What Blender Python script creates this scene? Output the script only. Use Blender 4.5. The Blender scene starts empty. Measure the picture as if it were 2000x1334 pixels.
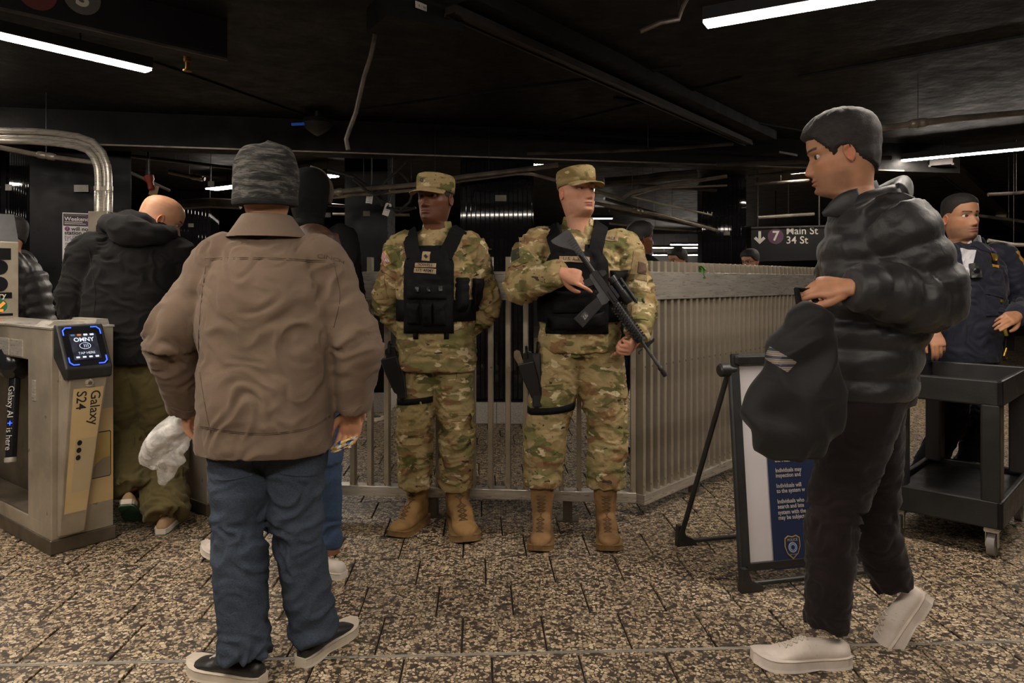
import bpy, bmesh, math, random, time
import numpy as np
from mathutils import Vector, Matrix
from mathutils.bvhtree import BVHTree

T0 = time.time()
SC = bpy.context.scene
COL = SC.collection
R = math.radians
rng = random.Random(7)

# ---------------------------------------------------------------- camera (level, shifted lens)
F, CH, CX, HY = 1400.0, 1.29, 1000.0, 550.0      # focal length in px, camera height, horizon row
cam_d = bpy.data.cameras.new('camera')
cam = bpy.data.objects.new('camera', cam_d)
COL.objects.link(cam)
cam.location = (0, 0, CH)
cam.rotation_euler = (R(90), 0, 0)
cam_d.sensor_width = 36.0
cam_d.lens = F * 36.0 / 2000.0
cam_d.shift_y = -(667.0 - HY) / 2000.0
cam_d.clip_start = 0.05
SC.camera = cam

def P(x, y, Y):
    """pixel + distance in front of the camera -> point"""
    return Vector(((x - CX) / F * Y, Y, CH - (y - HY) / F * Y))
def G(x, y):
    """pixel on the floor -> point"""
    Y = F * CH / (y - HY)
    return Vector(((x - CX) / F * Y, Y, 0.0))
def PZ(x, y, z):
    """pixel at a known height -> point"""
    Y = F * (CH - z) / (y - HY)
    return Vector(((x - CX) / F * Y, Y, z))

# ---------------------------------------------------------------- world, exposure
wld = bpy.data.worlds.new('world'); SC.world = wld
wld.use_nodes = True
wld.node_tree.nodes['Background'].inputs[0].default_value = (1.0, 0.86, 0.7, 1)
wld.node_tree.nodes['Background'].inputs[1].default_value = 0.006
SC.view_settings.view_transform = 'Standard'
SC.view_settings.look = 'None'
SC.view_settings.gamma = 1.0
SC.view_settings.use_curve_mapping = False
SC.view_settings.exposure = 1.35
LAMP_COLOR = (1.0, 0.89, 0.78)
LAMP_POWER = 34.0

UA = R(53.0)
U = Vector((math.cos(UA), math.sin(UA), 0))       # the station's own axes
V = Vector((math.sin(UA), -math.cos(UA), 0))
CEIL = 2.68

# ---------------------------------------------------------------- materials
MATS = {}
def srgb(r, g, b):
    f = lambda c: (c / 255.0 / 12.92) if c <= 10 else ((c / 255.0 + 0.055) / 1.055) ** 2.4
    return (f(r), f(g), f(b))
class NT:
    def __init__(s, name):
        s.m = bpy.data.materials.new(name); s.m.use_nodes = True
        s.t = s.m.node_tree; s.b = s.t.nodes['Principled BSDF']; MATS[name] = s.m
    def n(s, kind, **kw):
        nd = s.t.nodes.new(kind)
        for k, v in kw.items():
            if k[0] == 'i' and k[1:].isdigit(): nd.inputs[int(k[1:])].default_value = v
            else: setattr(nd, k, v)
        return nd
    def l(s, a, b): s.t.links.new(a, b)
    def coords(s, scale=(1, 1, 1), src='Object'):
        tc = s.n('ShaderNodeTexCoord'); mp = s.n('ShaderNodeMapping')
        mp.inputs['Scale'].default_value = scale
        s.l(tc.outputs[src], mp.inputs[0]); return mp.outputs[0]
    def noise(s, vec, scale, detail=4, rough=0.55, dist=0.0):
        nd = s.n('ShaderNodeTexNoise'); nd.inputs['Scale'].default_value = scale
        nd.inputs['Detail'].default_value = detail; nd.inputs['Roughness'].default_value = rough
        nd.inputs['Distortion'].default_value = dist
        s.l(vec, nd.inputs['Vector']); return nd.outputs['Fac']
    def ramp(s, fac, stops, interp='LINEAR'):
        rp = s.n('ShaderNodeValToRGB'); cr = rp.color_ramp; cr.interpolation = interp
        while len(cr.elements) < len(stops): cr.elements.new(0.5)
        for e, (p, c) in zip(cr.elements, stops):
            e.position = p; e.color = (*c, 1) if len(c) == 3 else c
        s.l(fac, rp.inputs[0]); return rp.outputs[0]
    def mix(s, fac, a, b, mode='MIX'):
        m = s.n('ShaderNodeMix', data_type='RGBA', blend_type=mode)
        for sock, v in ((m.inputs[0], fac), (m.inputs[6], a), (m.inputs[7], b)):
            if isinstance(v, (int, float)): sock.default_value = v
            elif isinstance(v, tuple): sock.default_value = (*v, 1)
            else: s.l(v, sock)
        return m.outputs[2]
    def bump(s, h, strength, dist=0.01):
        bp = s.n('ShaderNodeBump'); bp.inputs['Strength'].default_value = strength
        bp.inputs['Distance'].default_value = dist
        s.l(h, bp.inputs['Height']); s.l(bp.outputs[0], s.b.inputs['Normal'])
    def set(s, **kw):
        for k, v in kw.items():
            i = s.b.inputs[k.replace('_', ' ')]
            if isinstance(v, tuple): i.default_value = (*v, 1)
            elif isinstance(v, (int, float)): i.default_value = v
            else: s.l(v, i)
        return s.m

def pmat(name, c1, c2=None, scale=8, rough=0.6, metal=0.0, bump=0.0, bscale=120, stretch=(1, 1, 1), rvar=0.0, detail=4, bdist=0.004, sheen=0.0, spec=None):
    """plain procedural material: two tones of noise, fine relief, uneven gloss"""
    n = NT(name); vec = n.coords(stretch)
    c2 = c2 or tuple(min(1, c * 1.25 + 0.002) for c in c1)
    f = n.noise(vec, scale, detail)
    n.set(Base_Color=n.ramp(f, [(0.35, c1), (0.68, c2)]), Metallic=metal)
    if rvar:
        rr = n.ramp(n.noise(vec, scale * 2.3, 3), [(0.3, (rough - rvar,) * 3), (0.7, (rough + rvar,) * 3)])
        n.set(Roughness=rr)
    else: n.set(Roughness=rough)
    if bump: n.bump(n.noise(vec, bscale, 3), bump, bdist)
    if sheen: n.set(Sheen_Weight=sheen)
    if spec is not None: n.b.inputs['Specular IOR Level'].default_value = spec
    return n.m

def emat(name, col, power):
    n = NT(name)
    vec = n.coords(); f = n.noise(vec, 3.0, 1)
    n.set(Base_Color=col, Roughness=0.5, Emission_Color=n.ramp(f, [(0.2, tuple(c * 0.97 for c in col)), (0.8, col)]), Emission_Strength=power)
    return n.m

def m_granite():
    n = NT('granite_tile'); v0 = n.coords(src='Generated') ; vec = n.coords((1, 1, 1))
    geo = n.n('ShaderNodeNewGeometry'); vec = geo.outputs['Position']
    dn = n.n('ShaderNodeTexNoise'); dn.inputs['Scale'].default_value = 85; dn.inputs['Detail'].default_value = 2
    n.l(vec, dn.inputs['Vector'])
    dm = n.n('ShaderNodeVectorMath', operation='MULTIPLY_ADD'); n.l(dn.outputs['Color'], dm.inputs[0])
    dm.inputs[1].default_value = (0.011, 0.011, 0.011); n.l(vec, dm.inputs[2])
    vo = n.n('ShaderNodeTexVoronoi', feature='DISTANCE_TO_EDGE'); vo.inputs['Scale'].default_value = 66
    n.l(dm.outputs[0], vo.inputs['Vector'])
    vc = n.n('ShaderNodeTexVoronoi', feature='F1'); vc.inputs['Scale'].default_value = 66
    n.l(dm.outputs[0], vc.inputs['Vector'])
    sp = n.n('ShaderNodeSeparateColor'); n.l(vc.outputs['Color'], sp.inputs[0])
    grain = n.ramp(sp.outputs[0], [(0.0, srgb(40, 34, 30)), (0.16, srgb(62, 54, 46)), (0.22, srgb(140, 122, 98)), (0.55, srgb(178, 157, 126)), (0.8, srgb(198, 178, 144)), (1.0, srgb(212, 194, 166))], 'LINEAR')
    thr = n.n('ShaderNodeMapRange'); n.l(n.noise(vec, 34, 3, 0.6), thr.inputs[0])
    thr.inputs[1].default_value = 0.40; thr.inputs[2].default_value = 0.72; thr.inputs[3].default_value = 0.0; thr.inputs[4].default_value = 0.24
    sb = n.n('ShaderNodeMath', operation='SUBTRACT'); n.l(vo.outputs['Distance'], sb.inputs[0]); n.l(thr.outputs[0], sb.inputs[1])
    gap = n.ramp(sb.outputs[0], [(0.0, (0, 0, 0)), (0.07, (1, 1, 1))])
    c = n.mix(gap, srgb(66, 57, 48), grain)
    big = n.ramp(n.noise(vec, 1.1, 3), [(0.3, (0.8, 0.78, 0.76)), (0.7, (1.0, 1.0, 1.0))])
    c = n.mix(1.0, c, big, 'MULTIPLY')
    n.set(Base_Color=c, Roughness=n.ramp(n.noise(vec, 30, 3), [(0.3, (0.42,) * 3), (0.7, (0.7,) * 3)]))
    n.b.inputs['Specular IOR Level'].default_value = 0.4
    n.bump(n.noise(vec, 120, 3), 0.25, 0.003)
    return n.m

def m_camo(name, seed, s=1.0):
    n = NT(name)
    tc = n.n('ShaderNodeTexCoord'); mp = n.n('ShaderNodeMapping'); mp.inputs['Location'].default_value = (seed, seed * 1.7, seed * 0.6)
    mp.inputs['Scale'].default_value = (s, s, 1.9 * s)
    n.l(tc.outputs['Object'], mp.inputs[0]); vec = mp.outputs[0]
    def nz(scale, off, detail=2, rough=0.5, dist=0.3):
        ad = n.n('ShaderNodeVectorMath', operation='ADD'); n.l(vec, ad.inputs[0]); ad.inputs[1].default_value = (off, off * 0.7, off * 1.3)
        return n.noise(ad.outputs[0], scale, detail, rough, dist)
    tan, sand, grn, olv, brn, dk = srgb(156, 137, 98), srgb(192, 176, 140), srgb(122, 116, 74), srgb(100, 98, 60), srgb(126, 98, 68), srgb(66, 53, 49)
    base = n.ramp(nz(4.2, 0), [(0.36, grn), (0.47, tan), (0.56, tan), (0.68, srgb(136, 116, 76))])
    step = lambda f, a, w=0.012: n.ramp(f, [(a - w, (0, 0, 0)), (a + w, (1, 1, 1))])
    c = n.mix(step(nz(6.5, 11, 3), 0.575, .02), base, olv)
    c = n.mix(step(nz(7.0, 23, 3), 0.59, .02), c, brn)
    c = n.mix(step(nz(11, 37, 3), 0.625), c, sand)
    c = n.mix(step(nz(13, 51, 3, 0.6), 0.66), c, dk)
    n.set(Base_Color=c, Roughness=0.85)
    n.b.inputs['Specular IOR Level'].default_value = 0.15
    h = n.n('ShaderNodeTexNoise'); h.inputs['Scale'].default_value = 20; h.inputs['Detail'].default_value = 5; h.inputs['Distortion'].default_value = 0.6
    n.l(tc.outputs['Object'], h.inputs['Vector'])
    n.bump(h.outputs['Fac'], 0.65, 0.016)
    return n.m

def m_vcol(name, rough=0.5, spec=0.35, sss=0.0, bump=0.12, bscale=260):
    """skin: colour comes from the mesh's own painted colours (lips, brows, stubble)"""
    n = NT(name); at = n.n('ShaderNodeAttribute'); at.attribute_name = 'Col'
    vec = n.coords()
    v = n.ramp(n.noise(vec, 28, 4), [(0.3, (0.86, 0.84, 0.83)), (0.7, (1.05, 1.05, 1.05))])
    n.set(Base_Color=n.mix(1.0, at.outputs['Color'], v, 'MULTIPLY'), Roughness=rough)
    n.b.inputs['Specular IOR Level'].default_value = spec
    n.bump(n.noise(vec, bscale, 3), bump, 0.002)
    return n.m

def m_cloth(name, c1, c2=None, scale=6, rough=0.85, wr=0.5, wscale=18, wdist=0.012, weave=0.12, stretch=(1, 1, 1), sheen=0.1, spec=0.15):
    n = NT(name); vec = n.coords(stretch)
    c2 = c2 or tuple(min(1, c * 1.2 + 0.001) for c in c1)
    n.set(Base_Color=n.ramp(n.noise(vec, scale, 5), [(0.3, c1), (0.7, c2)]), Roughness=rough, Sheen_Weight=sheen)
    n.b.inputs['Specular IOR Level'].default_value = spec
    w1 = n.noise(vec, wscale, 4, 0.5, 0.5); w2 = n.noise(vec, 500, 1)
    ad = n.n('ShaderNodeMath', operation='MULTIPLY_ADD'); n.l(w2, ad.inputs[0]); ad.inputs[1].default_value = weave; n.l(w1, ad.inputs[2])
    n.bump(ad.outputs[0], wr, wdist)
    return n.m

def m_denim(name, c1, c2, fade):
    n = NT(name); vec = n.coords()
    f = n.noise(vec, 4.5, 4); tw = n.noise(n.coords((1, 1, 6)), 160, 2)
    c = n.ramp(f, [(0.3, c1), (0.6, c2), (0.8, fade)])
    n.set(Base_Color=n.mix(0.35, c, n.ramp(tw, [(0.3, tuple(x * 0.7 for x in c1)), (0.7, fade)])), Roughness=0.9)
    n.b.inputs['Specular IOR Level'].default_value = 0.1
    n.bump(n.noise(vec, 22, 5, 0.5, 0.6), 0.5, 0.012)
    return n.m

M_GRANITE = m_granite()
M_GROUT = pmat('grout', srgb(40, 34, 28), srgb(58, 50, 42), 30, 0.95, bump=0.3)
M_STEEL = pmat('brushed_steel', srgb(172, 166, 155), srgb(206, 199, 187), 5, 0.32, 0.55, 0.05, 200, (1, 1, 12), 0.08)
M_STEELW = pmat('worn_steel', srgb(150, 140, 123), srgb(188, 177, 158), 3.5, 0.38, 0.5, 0.08, 90, (1, 1, 1), 0.12)
M_STEELD = pmat('grimy_steel', srgb(86, 78, 66), srgb(132, 121, 104), 3, 0.5, 0.75, 0.1, 70, (1, 1, 1), 0.12)
M_CEIL = pmat('black_ceiling_paint', (0.0035, 0.0034, 0.0032), (0.008, 0.0072, 0.0064), 3, 0.6, 0, 0.4, 14, rvar=0.12, bdist=0.01, spec=0.25)
M_BLACKP = pmat('black_panel_paint', (0.005, 0.005, 0.0055), (0.009, 0.009, 0.010), 4, 0.32, 0, 0.05, 60, rvar=0.08, spec=0.10)
M_RIB = pmat('ribbed_black_metal', (0.006, 0.006, 0.007), (0.014, 0.014, 0.015), 3, 0.035, 0.0, 0.0, 300, spec=0.4)
M_PLASTIC = pmat('black_plastic', (0.012, 0.012, 0.012), (0.025, 0.024, 0.023), 14, 0.45, 0, 0.1, 160)
M_CARTP = pmat('black_cart_plastic', (0.008, 0.008, 0.008), (0.022, 0.021, 0.02), 5, 0.42, 0, 0.15, 110, rvar=0.1)
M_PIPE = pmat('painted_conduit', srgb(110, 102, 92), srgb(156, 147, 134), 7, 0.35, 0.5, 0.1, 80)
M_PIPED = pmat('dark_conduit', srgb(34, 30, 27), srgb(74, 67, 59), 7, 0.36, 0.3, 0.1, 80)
M_CABLE = pmat('brown_cable_sheath', srgb(46, 38, 31), srgb(84, 70, 58), 20, 0.55, 0, 0.2, 90)
M_BEAM = pmat('painted_steel_beam', srgb(30, 26, 23), srgb(58, 51, 45), 6, 0.4, 0.2, 0.1, 60)
M_STONE = pmat('pale_stone_base', srgb(150, 144, 134), srgb(186, 180, 170), 90, 0.75, 0, 0.2, 200)
M_WHITE = pmat('white_paper', srgb(208, 204, 200), srgb(226, 222, 218), 10, 0.8)
M_LBL = pmat('grey_label', srgb(120, 116, 110), srgb(150, 146, 140), 10, 0.8)
M_LAMP = emat('led_strip', LAMP_COLOR, LAMP_POWER)
M_LAMPBODY = pmat('lamp_housing', (0.012, 0.012, 0.012), (0.02, 0.02, 0.02), 10, 0.5)

# ---------------------------------------------------------------- mesh building
WM = {}
def mw(o):
    return WM.get(o.name, Matrix.Identity(4)) if o else Matrix.Identity(4)

def link_mesh(name, V, F, mat, parent=None, smooth=False, world=True, kind=None, colors=None):
    me = bpy.data.meshes.new(name)
    V = np.asarray(V, dtype=np.float64).reshape(-1, 3)
    M = mw(parent)
    if world and parent is not None:
        Mi = np.array(M.inverted()); V = V @ Mi[:3, :3].T + Mi[:3, 3]
    if isinstance(F, np.ndarray): F = F.tolist()
    me.from_pydata(V.tolist(), [], F)
    if smooth: me.polygons.foreach_set('use_smooth', [True] * len(me.polygons))
    if colors is not None:
        ca = me.color_attributes.new('Col', 'FLOAT_COLOR', 'POINT')
        c4 = np.ones((len(V), 4), dtype=np.float32); c4[:, :3] = colors
        ca.data.foreach_set('color', c4.ravel())
    me.update()
    o = bpy.data.objects.new(name, me); COL.objects.link(o)
    if mat: me.materials.append(mat)
    if parent is not None:
        o.parent = parent; WM[o.name] = M
    if kind: o['kind'] = kind
    return o

def thing(name, label, cat, loc=(0, 0, 0), rotz=0.0, group=None, M=None):
    o = bpy.data.objects.new(name, None); COL.objects.link(o)
    o.empty_display_size = 0.1
    M = M or (Matrix.Translation(Vector(loc)) @ Matrix.Rotation(rotz, 4, 'Z'))
    o.matrix_world = M; WM[o.name] = M.copy()
    o['label'] = label; o['category'] = cat
    if group: o['group'] = group
    return o
def tag(o, label, cat, group=None, kind=None):
    o['label'] = label; o['category'] = cat
    if group: o['group'] = group
    if kind: o['kind'] = kind
    return o
def struct(o, label=None):
    o['kind'] = 'structure'
    if label: o['label'] = label
    return o

class MB:
    """collects pieces of ONE part, then becomes one mesh object"""
    def __init__(s): s.V = []; s.F = []
    def add(s, V, F):
        k = len(s.V); s.V += [tuple(v) for v in V]; s.F += [[i + k for i in f] for f in F]; return s
    def box(s, c, size, M=None, bevel=0.0):
        hx, hy, hz = size[0] / 2, size[1] / 2, size[2] / 2
        c = Vector(c)
        if bevel > 0:
            bm = bmesh.new(); bmesh.ops.create_cube(bm, size=1.0)
            for v in bm.verts: v.co = Vector((v.co.x * size[0], v.co.y * size[1], v.co.z * size[2]))
            bmesh.ops.bevel(bm, geom=bm.edges[:], offset=bevel, segments=2, affect='EDGES', profile=0.5)
            V = [v.co.copy() for v in bm.verts]; bm.verts.index_update(); Fc = [[v.index for v in f.verts] for f in bm.faces]; bm.free()
        else:
            V = [Vector((x, y, z)) for x in (-hx, hx) for y in (-hy, hy) for z in (-hz, hz)]
            Fc = [[0, 1, 3, 2], [4, 6, 7, 5], [0, 4, 5, 1], [2, 3, 7, 6], [0, 2, 6, 4], [1, 5, 7, 3]]
        V = [v + c for v in V]
        if M is not None: V = [M @ v for v in V]
        return s.add(V, Fc)
    def beam(s, a, b, w, h, up=(0, 0, 1), bevel=0.0):
        """box from a to b, w wide sideways, h along up"""
        a, b = Vector(a), Vector(b); x = (b - a); L = x.length; x.normalize()
        z = Vector(up); z = (z - x * z.dot(x)).normalized(); y = z.cross(x)
        M = Matrix((x, y, z)).transposed().to_4x4(); M.translation = (a + b) / 2
        return s.box((0, 0, 0), (L, w, h), M, bevel)
    def tube(s, pts, r, n=10, cap=True):
        pts = [Vector(p) for p in pts]; k = len(pts)
        rs = r if isinstance(r, (list, tuple)) else [r] * k
        V = []; prev = None
        for i, p in enumerate(pts):
            t = (pts[min(i + 1, k - 1)] - pts[max(i - 1, 0)]).normalized()
            if prev is None:
                h = Vector((0, 0, 1)) if abs(t.z) < 0.9 else Vector((1, 0, 0))
                a = t.cross(h).normalized()
            else: a = (prev - t * prev.dot(t)).normalized()
            prev = a; b = t.cross(a)
            for j in range(n):
                w = 2 * math.pi * j / n
                V.append(p + (a * math.cos(w) + b * math.sin(w)) * rs[i])
        Fc = [[i * n + j, i * n + (j + 1) % n, (i + 1) * n + (j + 1) % n, (i + 1) * n + j] for i in range(k - 1) for j in range(n)]
        if cap: Fc += [list(range(n))[::-1], [(k - 1) * n + j for j in range(n)]]
        return s.add(V, Fc)
    def lathe(s, a, b, prof, n=16):
        """profile [(t, r)] turned about the line a-b"""
        a, b = Vector(a), Vector(b)
        return s.tube([a.lerp(b, t) for t, _ in prof], [r for _, r in prof], n)
    def prism(s, poly, a, b, M=None):
        """polygon of (u, v) swept from w=a to w=b; local axes: u, v, w -> x, z, y by default"""
        k = len(poly)
        V = [Vector((u, a, v)) for u, v in poly] + [Vector((u, b, v)) for u, v in poly]
        Fc = [list(range(k)), [k + i for i in range(k)][::-1]] + [[i, k + i, k + (i + 1) % k, (i + 1) % k] for i in range(k)]
        if M is not None: V = [M @ v for v in V]
        return s.add(V, Fc)
    def build(s, name, mat, parent=None, smooth=False, kind=None, world=True):
        o = link_mesh(name, s.V, s.F, mat, parent, smooth, world, kind)
        bm = bmesh.new(); bm.from_mesh(o.data); bmesh.ops.recalc_face_normals(bm, faces=bm.faces[:]); bm.to_mesh(o.data); bm.free()
        if smooth == 'auto':
            o.data.polygons.foreach_set('use_smooth', [True] * len(o.data.polygons))
            try: o.data.set_sharp_from_angle(angle=R(35))
            except Exception: pass
        return o

def copy_tree(o, parent=None, M=None):
    c = o.copy(); COL.objects.link(c)
    if parent is not None: c.parent = parent
    if M is not None: c.matrix_world = M; WM[c.name] = M.copy()
    for ch in o.children: copy_tree(ch, c)
    return c

def text_arrays(body, size, depth=0.0, align='CENTER', spacing=1.0, bold=0.0):
    cu = bpy.data.curves.new('t', 'FONT'); cu.body = body; cu.size = size; cu.extrude = depth
    cu.align_x = align; cu.align_y = 'CENTER'; cu.space_character = spacing; cu.offset = bold; cu.resolution_u = 3
    ob = bpy.data.objects.new('t', cu); COL.objects.link(ob)
    dg = bpy.context.evaluated_depsgraph_get(); me = ob.evaluated_get(dg).to_mesh()
    V = np.empty(len(me.vertices) * 3); me.vertices.foreach_get('co', V); V = V.reshape(-1, 3)
    Fc = [list(p.vertices) for p in me.polygons]
    ob.evaluated_get(dg).to_mesh_clear(); bpy.data.objects.remove(ob); bpy.data.curves.remove(cu)
    return V, Fc

def flat_text(name, body, size, mat, parent, M, align='CENTER', spacing=1.0, bold=0.0, squash=1.0):
    """lettering lying in the x-y plane of M"""
    V, Fc = text_arrays(body, size, 0.0, align, spacing, bold)
    if len(V) == 0: return None
    V[:, 0] *= squash
    A = np.array(M); W = V @ A[:3, :3].T + A[:3, 3]
    return link_mesh(name, W, Fc, mat, parent)

def frame_M(o, x, z):
    """matrix: origin o, x axis, plane normal z"""
    x = Vector(x).normalized(); z = Vector(z); z = (z - x * z.dot(x)).normalized(); y = z.cross(x)
    M = Matrix((x, y, z)).transposed().to_4x4(); M.translation = Vector(o); return M
def disc(c, x, n, rx, ry=None, k=24):
    M = frame_M(c, x, n); ry = ry or rx
    return [M @ Vector((rx * math.cos(2 * math.pi * i / k), ry * math.sin(2 * math.pi * i / k), 0)) for i in range(k)], [list(range(k))]
def rrect(w, h, r, k=5):
    out = []
    for cx, cy, a0 in ((w / 2 - r, h / 2 - r, 0), (-w / 2 + r, h / 2 - r, 90), (-w / 2 + r, -h / 2 + r, 180), (w / 2 - r, -h / 2 + r, 270)):
        out += [(cx + r * math.cos(R(a0 + 90 * i / k)), cy + r * math.sin(R(a0 + 90 * i / k))) for i in range(k + 1)]
    return out
# ================================================================ the setting
# ---- floor: granite tiles in third bond, axis turned a little from the camera
TD = Vector((-0.0457, 1, 0)).normalized(); TE = Vector((TD.y, -TD.x, 0))
TW, TL, T_V0, T_U0, T_SH = 0.300, 0.2905, 3.064, 0.028, 0.105
mb = MB(); mb.box((0, 8, -0.035), (34, 30, 0.05))
floor = struct(mb.build('floor', M_GROUT), 'speckled tan granite tile floor of the station hall')
def tile_arrays(w, l, t=0.012, b=0.0022):
    hw, hl = w / 2, l / 2
    V = [(-hw, -hl, -t), (hw, -hl, -t), (hw, hl, -t), (-hw, hl, -t), (-hw, -hl, -b), (hw, -hl, -b), (hw, hl, -b), (-hw, hl, -b),
         (-hw + b, -hl + b, 0), (hw - b, -hl + b, 0), (hw - b, hl - b, 0), (-hw + b, hl - b, 0)]
    Fc = [[8, 9, 10, 11]]
    for k in (0, 4):
        Fc += [[k + i, k + (i + 1) % 4, k + 4 + (i + 1) % 4, k + 4 + i] for i in range(4)]
    return V, Fc
GAP = 0.006
tV, tF = tile_arrays(TW - 0.008, TL - 0.0035)
tile_me = bpy.data.meshes.new('tile'); tile_me.from_pydata(tV, [], tF); tile_me.materials.append(M_GRANITE)
cells = []
for k in range(-12, 46):
    vc = T_V0 + (k + 0.5) * TL
    u0 = T_U0 - k * T_SH
    for j in range(-45, 46):
        uc = ((u0 % TW) + (j + 0.5) * TW)
        c = TE * uc + TD * vc
        cells.append((c, k, j))
def px_of(c):
    if c.y < 0.4: return None
    return (CX + F * c.x / c.y, HY + F * CH / c.y)
seen = []
for c, k, j in cells:
    q = px_of(c)
    if q and -70 < q[0] < 2070 and q[1] < 1400 and c.y < 5.6: seen.append((c.y, k, j))
seen.sort(); near = {(k, j) for _, k, j in seen[:300]}
rest = MB(); A = Matrix((TE, TD, Vector((0, 0, 1)))).transposed()
base_rot = A.to_4x4()
r2 = random.Random(3)
for c, k, j in cells:
    dz = r2.uniform(-0.0008, 0.0008)
    if (k, j) in near:
        o = bpy.data.objects.new('tile', tile_me); COL.objects.link(o); o.parent = floor
        o.matrix_local = Matrix.Translation(c + Vector((0, 0, dz))) @ base_rot
    else:
        rest.add([A @ Vector(v) + c for v in tV], tF)
rest_o = link_mesh('far_tiles', rest.V, rest.F, M_GRANITE, floor, kind='stuff')
# thin metal expansion strip
mb = MB(); vs = T_V0 - 2 * TL
for dv in (-0.0045, 0.0045):
    a = TD * (vs + dv) + TE * -6; b = TD * (vs + dv) + TE * 6
    mb.beam(a + Vector((0, 0, -0.003)), b + Vector((0, 0, -0.003)), 0.005, 0.010)
struct(mb.build('trim_1', M_STEEL), 'twin metal expansion strip let into the granite floor')

# ---- ceiling and far walls
mb = MB(); mb.box((0, 8, CEIL + 0.1), (34, 30, 0.2))
ceiling = struct(mb.build('ceiling', M_CEIL), 'black painted ceiling crossed by beams and conduits')
M_FARW = pmat('dark_far_wall', (0.004, 0.004, 0.004), (0.008, 0.0076, 0.0072), 2, 0.5, 0, 0.1, 20)
mb = MB(); mb.box((0, 21.0, 1.3), (34, 0.2, 2.8)); struct(mb.build('wall_back', M_FARW), 'dark wall far behind the turnstiles')
mb = MB(); mb.box((-15.5, 8, 1.3), (0.2, 28, 2.8)); struct(mb.build('wall_left', M_FARW), 'dark side wall beyond the turnstiles')
mb = MB(); mb.box((15.5, 8, 1.3), (0.2, 28, 2.8)); struct(mb.build('wall_right', M_FARW), 'dark side wall beyond the utility cart')

# ---- columns: black ribbed metal over a pale stone base
def column(c, w, d, rot, label, base_h=0.19, ribs=True, group=None, ribw=0.042):
    t = thing('column', label, 'column', (c[0], c[1], 0), rot, group)
    t['kind'] = 'structure'; del t['category']
    mb = MB(); mb.box((0, 0, CEIL / 2 + base_h / 2), (w, d, CEIL - base_h)); mb.build('core', M_BLACKP, t, world=False)
    if base_h:
        n = max(2, round(w / 0.3))
        for sx in range(n):
            mb = MB(); mb.box((-w / 2 + (sx + 0.5) * w / n, -d / 2 + 0.0, base_h / 2), (w / n - 0.004, 0.09, base_h), bevel=0.004); mb.build('base_stone', M_STONE, t, world=False)
        for sy in (-1, 1):
            mb = MB(); mb.box((sy * (w / 2), 0.04, base_h / 2), (0.06, d - 0.02, base_h), bevel=0.004); mb.build('base_stone', M_STONE, t, world=False)
    if ribs:
        rib_me = None
        for side, ln, ax in ((-1, w, 0), (0, d, 1), (1, d, 1)):
            n = int(ln / ribw)
            for i in range(n):
                q = -ln / 2 + (i + 0.5) * ln / n
                if rib_me is None:
                    mb = MB(); mb.box((0, 0, 0), (ln / n - 0.004, 0.016, CEIL - base_h - 0.06), bevel=0.003)
                    o = mb.build('rib', M_RIB, t, world=False); rib_me = o.data
                else:
                    o = bpy.data.objects.new('rib', rib_me); COL.objects.link(o); o.parent = t
                if ax == 0: o.location = (q, -d / 2 - 0.008, (CEIL + base_h) / 2)
                else:
                    o.location = ((w / 2 + 0.008) * (-1 if side == 0 else 1), q, (CEIL + base_h) / 2); o.rotation_euler = (0, 0, R(90))
    return t
cA = P(973, 700, 6.55)
column((cA.x, cA.y + 0.32), 0.64, 0.64, R(-2), 'black ribbed column on a pale stone base behind the barrier fence between the two soldiers')
cB = P(385, 700, 11.0)
column((cB.x, cB.y), 0.5, 0.5, R(8), 'narrow black ribbed column far behind the bald person in the hoodie', ribw=0.05)
cC = P(1417, 700, 9.6)
column((cC.x, cC.y + 0.2), 0.54, 0.5, R(-8), 'black ribbed column beside the hanging direction sign', ribw=0.05)
cD = P(5, 700, 6.6)
column((cD.x - 0.06, cD.y), 0.44, 0.6, R(12), 'black ribbed column beside the wall with the service poster', ribw=0.045)
# smooth black column behind the left soldier
cE = P(713, 700, 7.1)
column((cE.x, cE.y + 0.3), 0.42, 0.6, R(2), 'smooth black boxed column on a stone base behind the left soldier', ribs=False)
mb = MB(); mb.beam(P(674, 750, 7.05), P(674, 432, 7.05), 0.018, 0.018); mb.build('edge_highlight', M_STEELW, bpy.data.objects[[o.name for o in bpy.data.objects if o.name.startswith('column')][-1]])  # pale strip standing in for the highlight down the column's edge
# wall panel with the poster
wp0, wp1 = P(58, 550, 6.0), P(256, 550, 6.35)
_d = (wp1 - wp0).normalized(); _o = Vector((-_d.y, _d.x, 0)) * 0.1 + Vector((0, 0, CEIL / 2 - CH))
mb = MB(); mb.beam(wp0 + _o, wp1 + _o, 0.2, CEIL)
wl = struct(mb.build('wall_poster', M_BLACKP), 'black panel wall behind the turnstiles carrying a service poster')
for nm, x0, x1, y0, y1, Y in (('sign_plate', 145, 173, 361, 375, 6.13),):
    mb = MB(); a, b = P(x0, (y0 + y1) / 2, Y), P(x1, (y0 + y1) / 2, Y + 0.02); mb.beam(a, b, 0.01, 0.06); mb.build(nm, M_LBL, wl)

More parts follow.
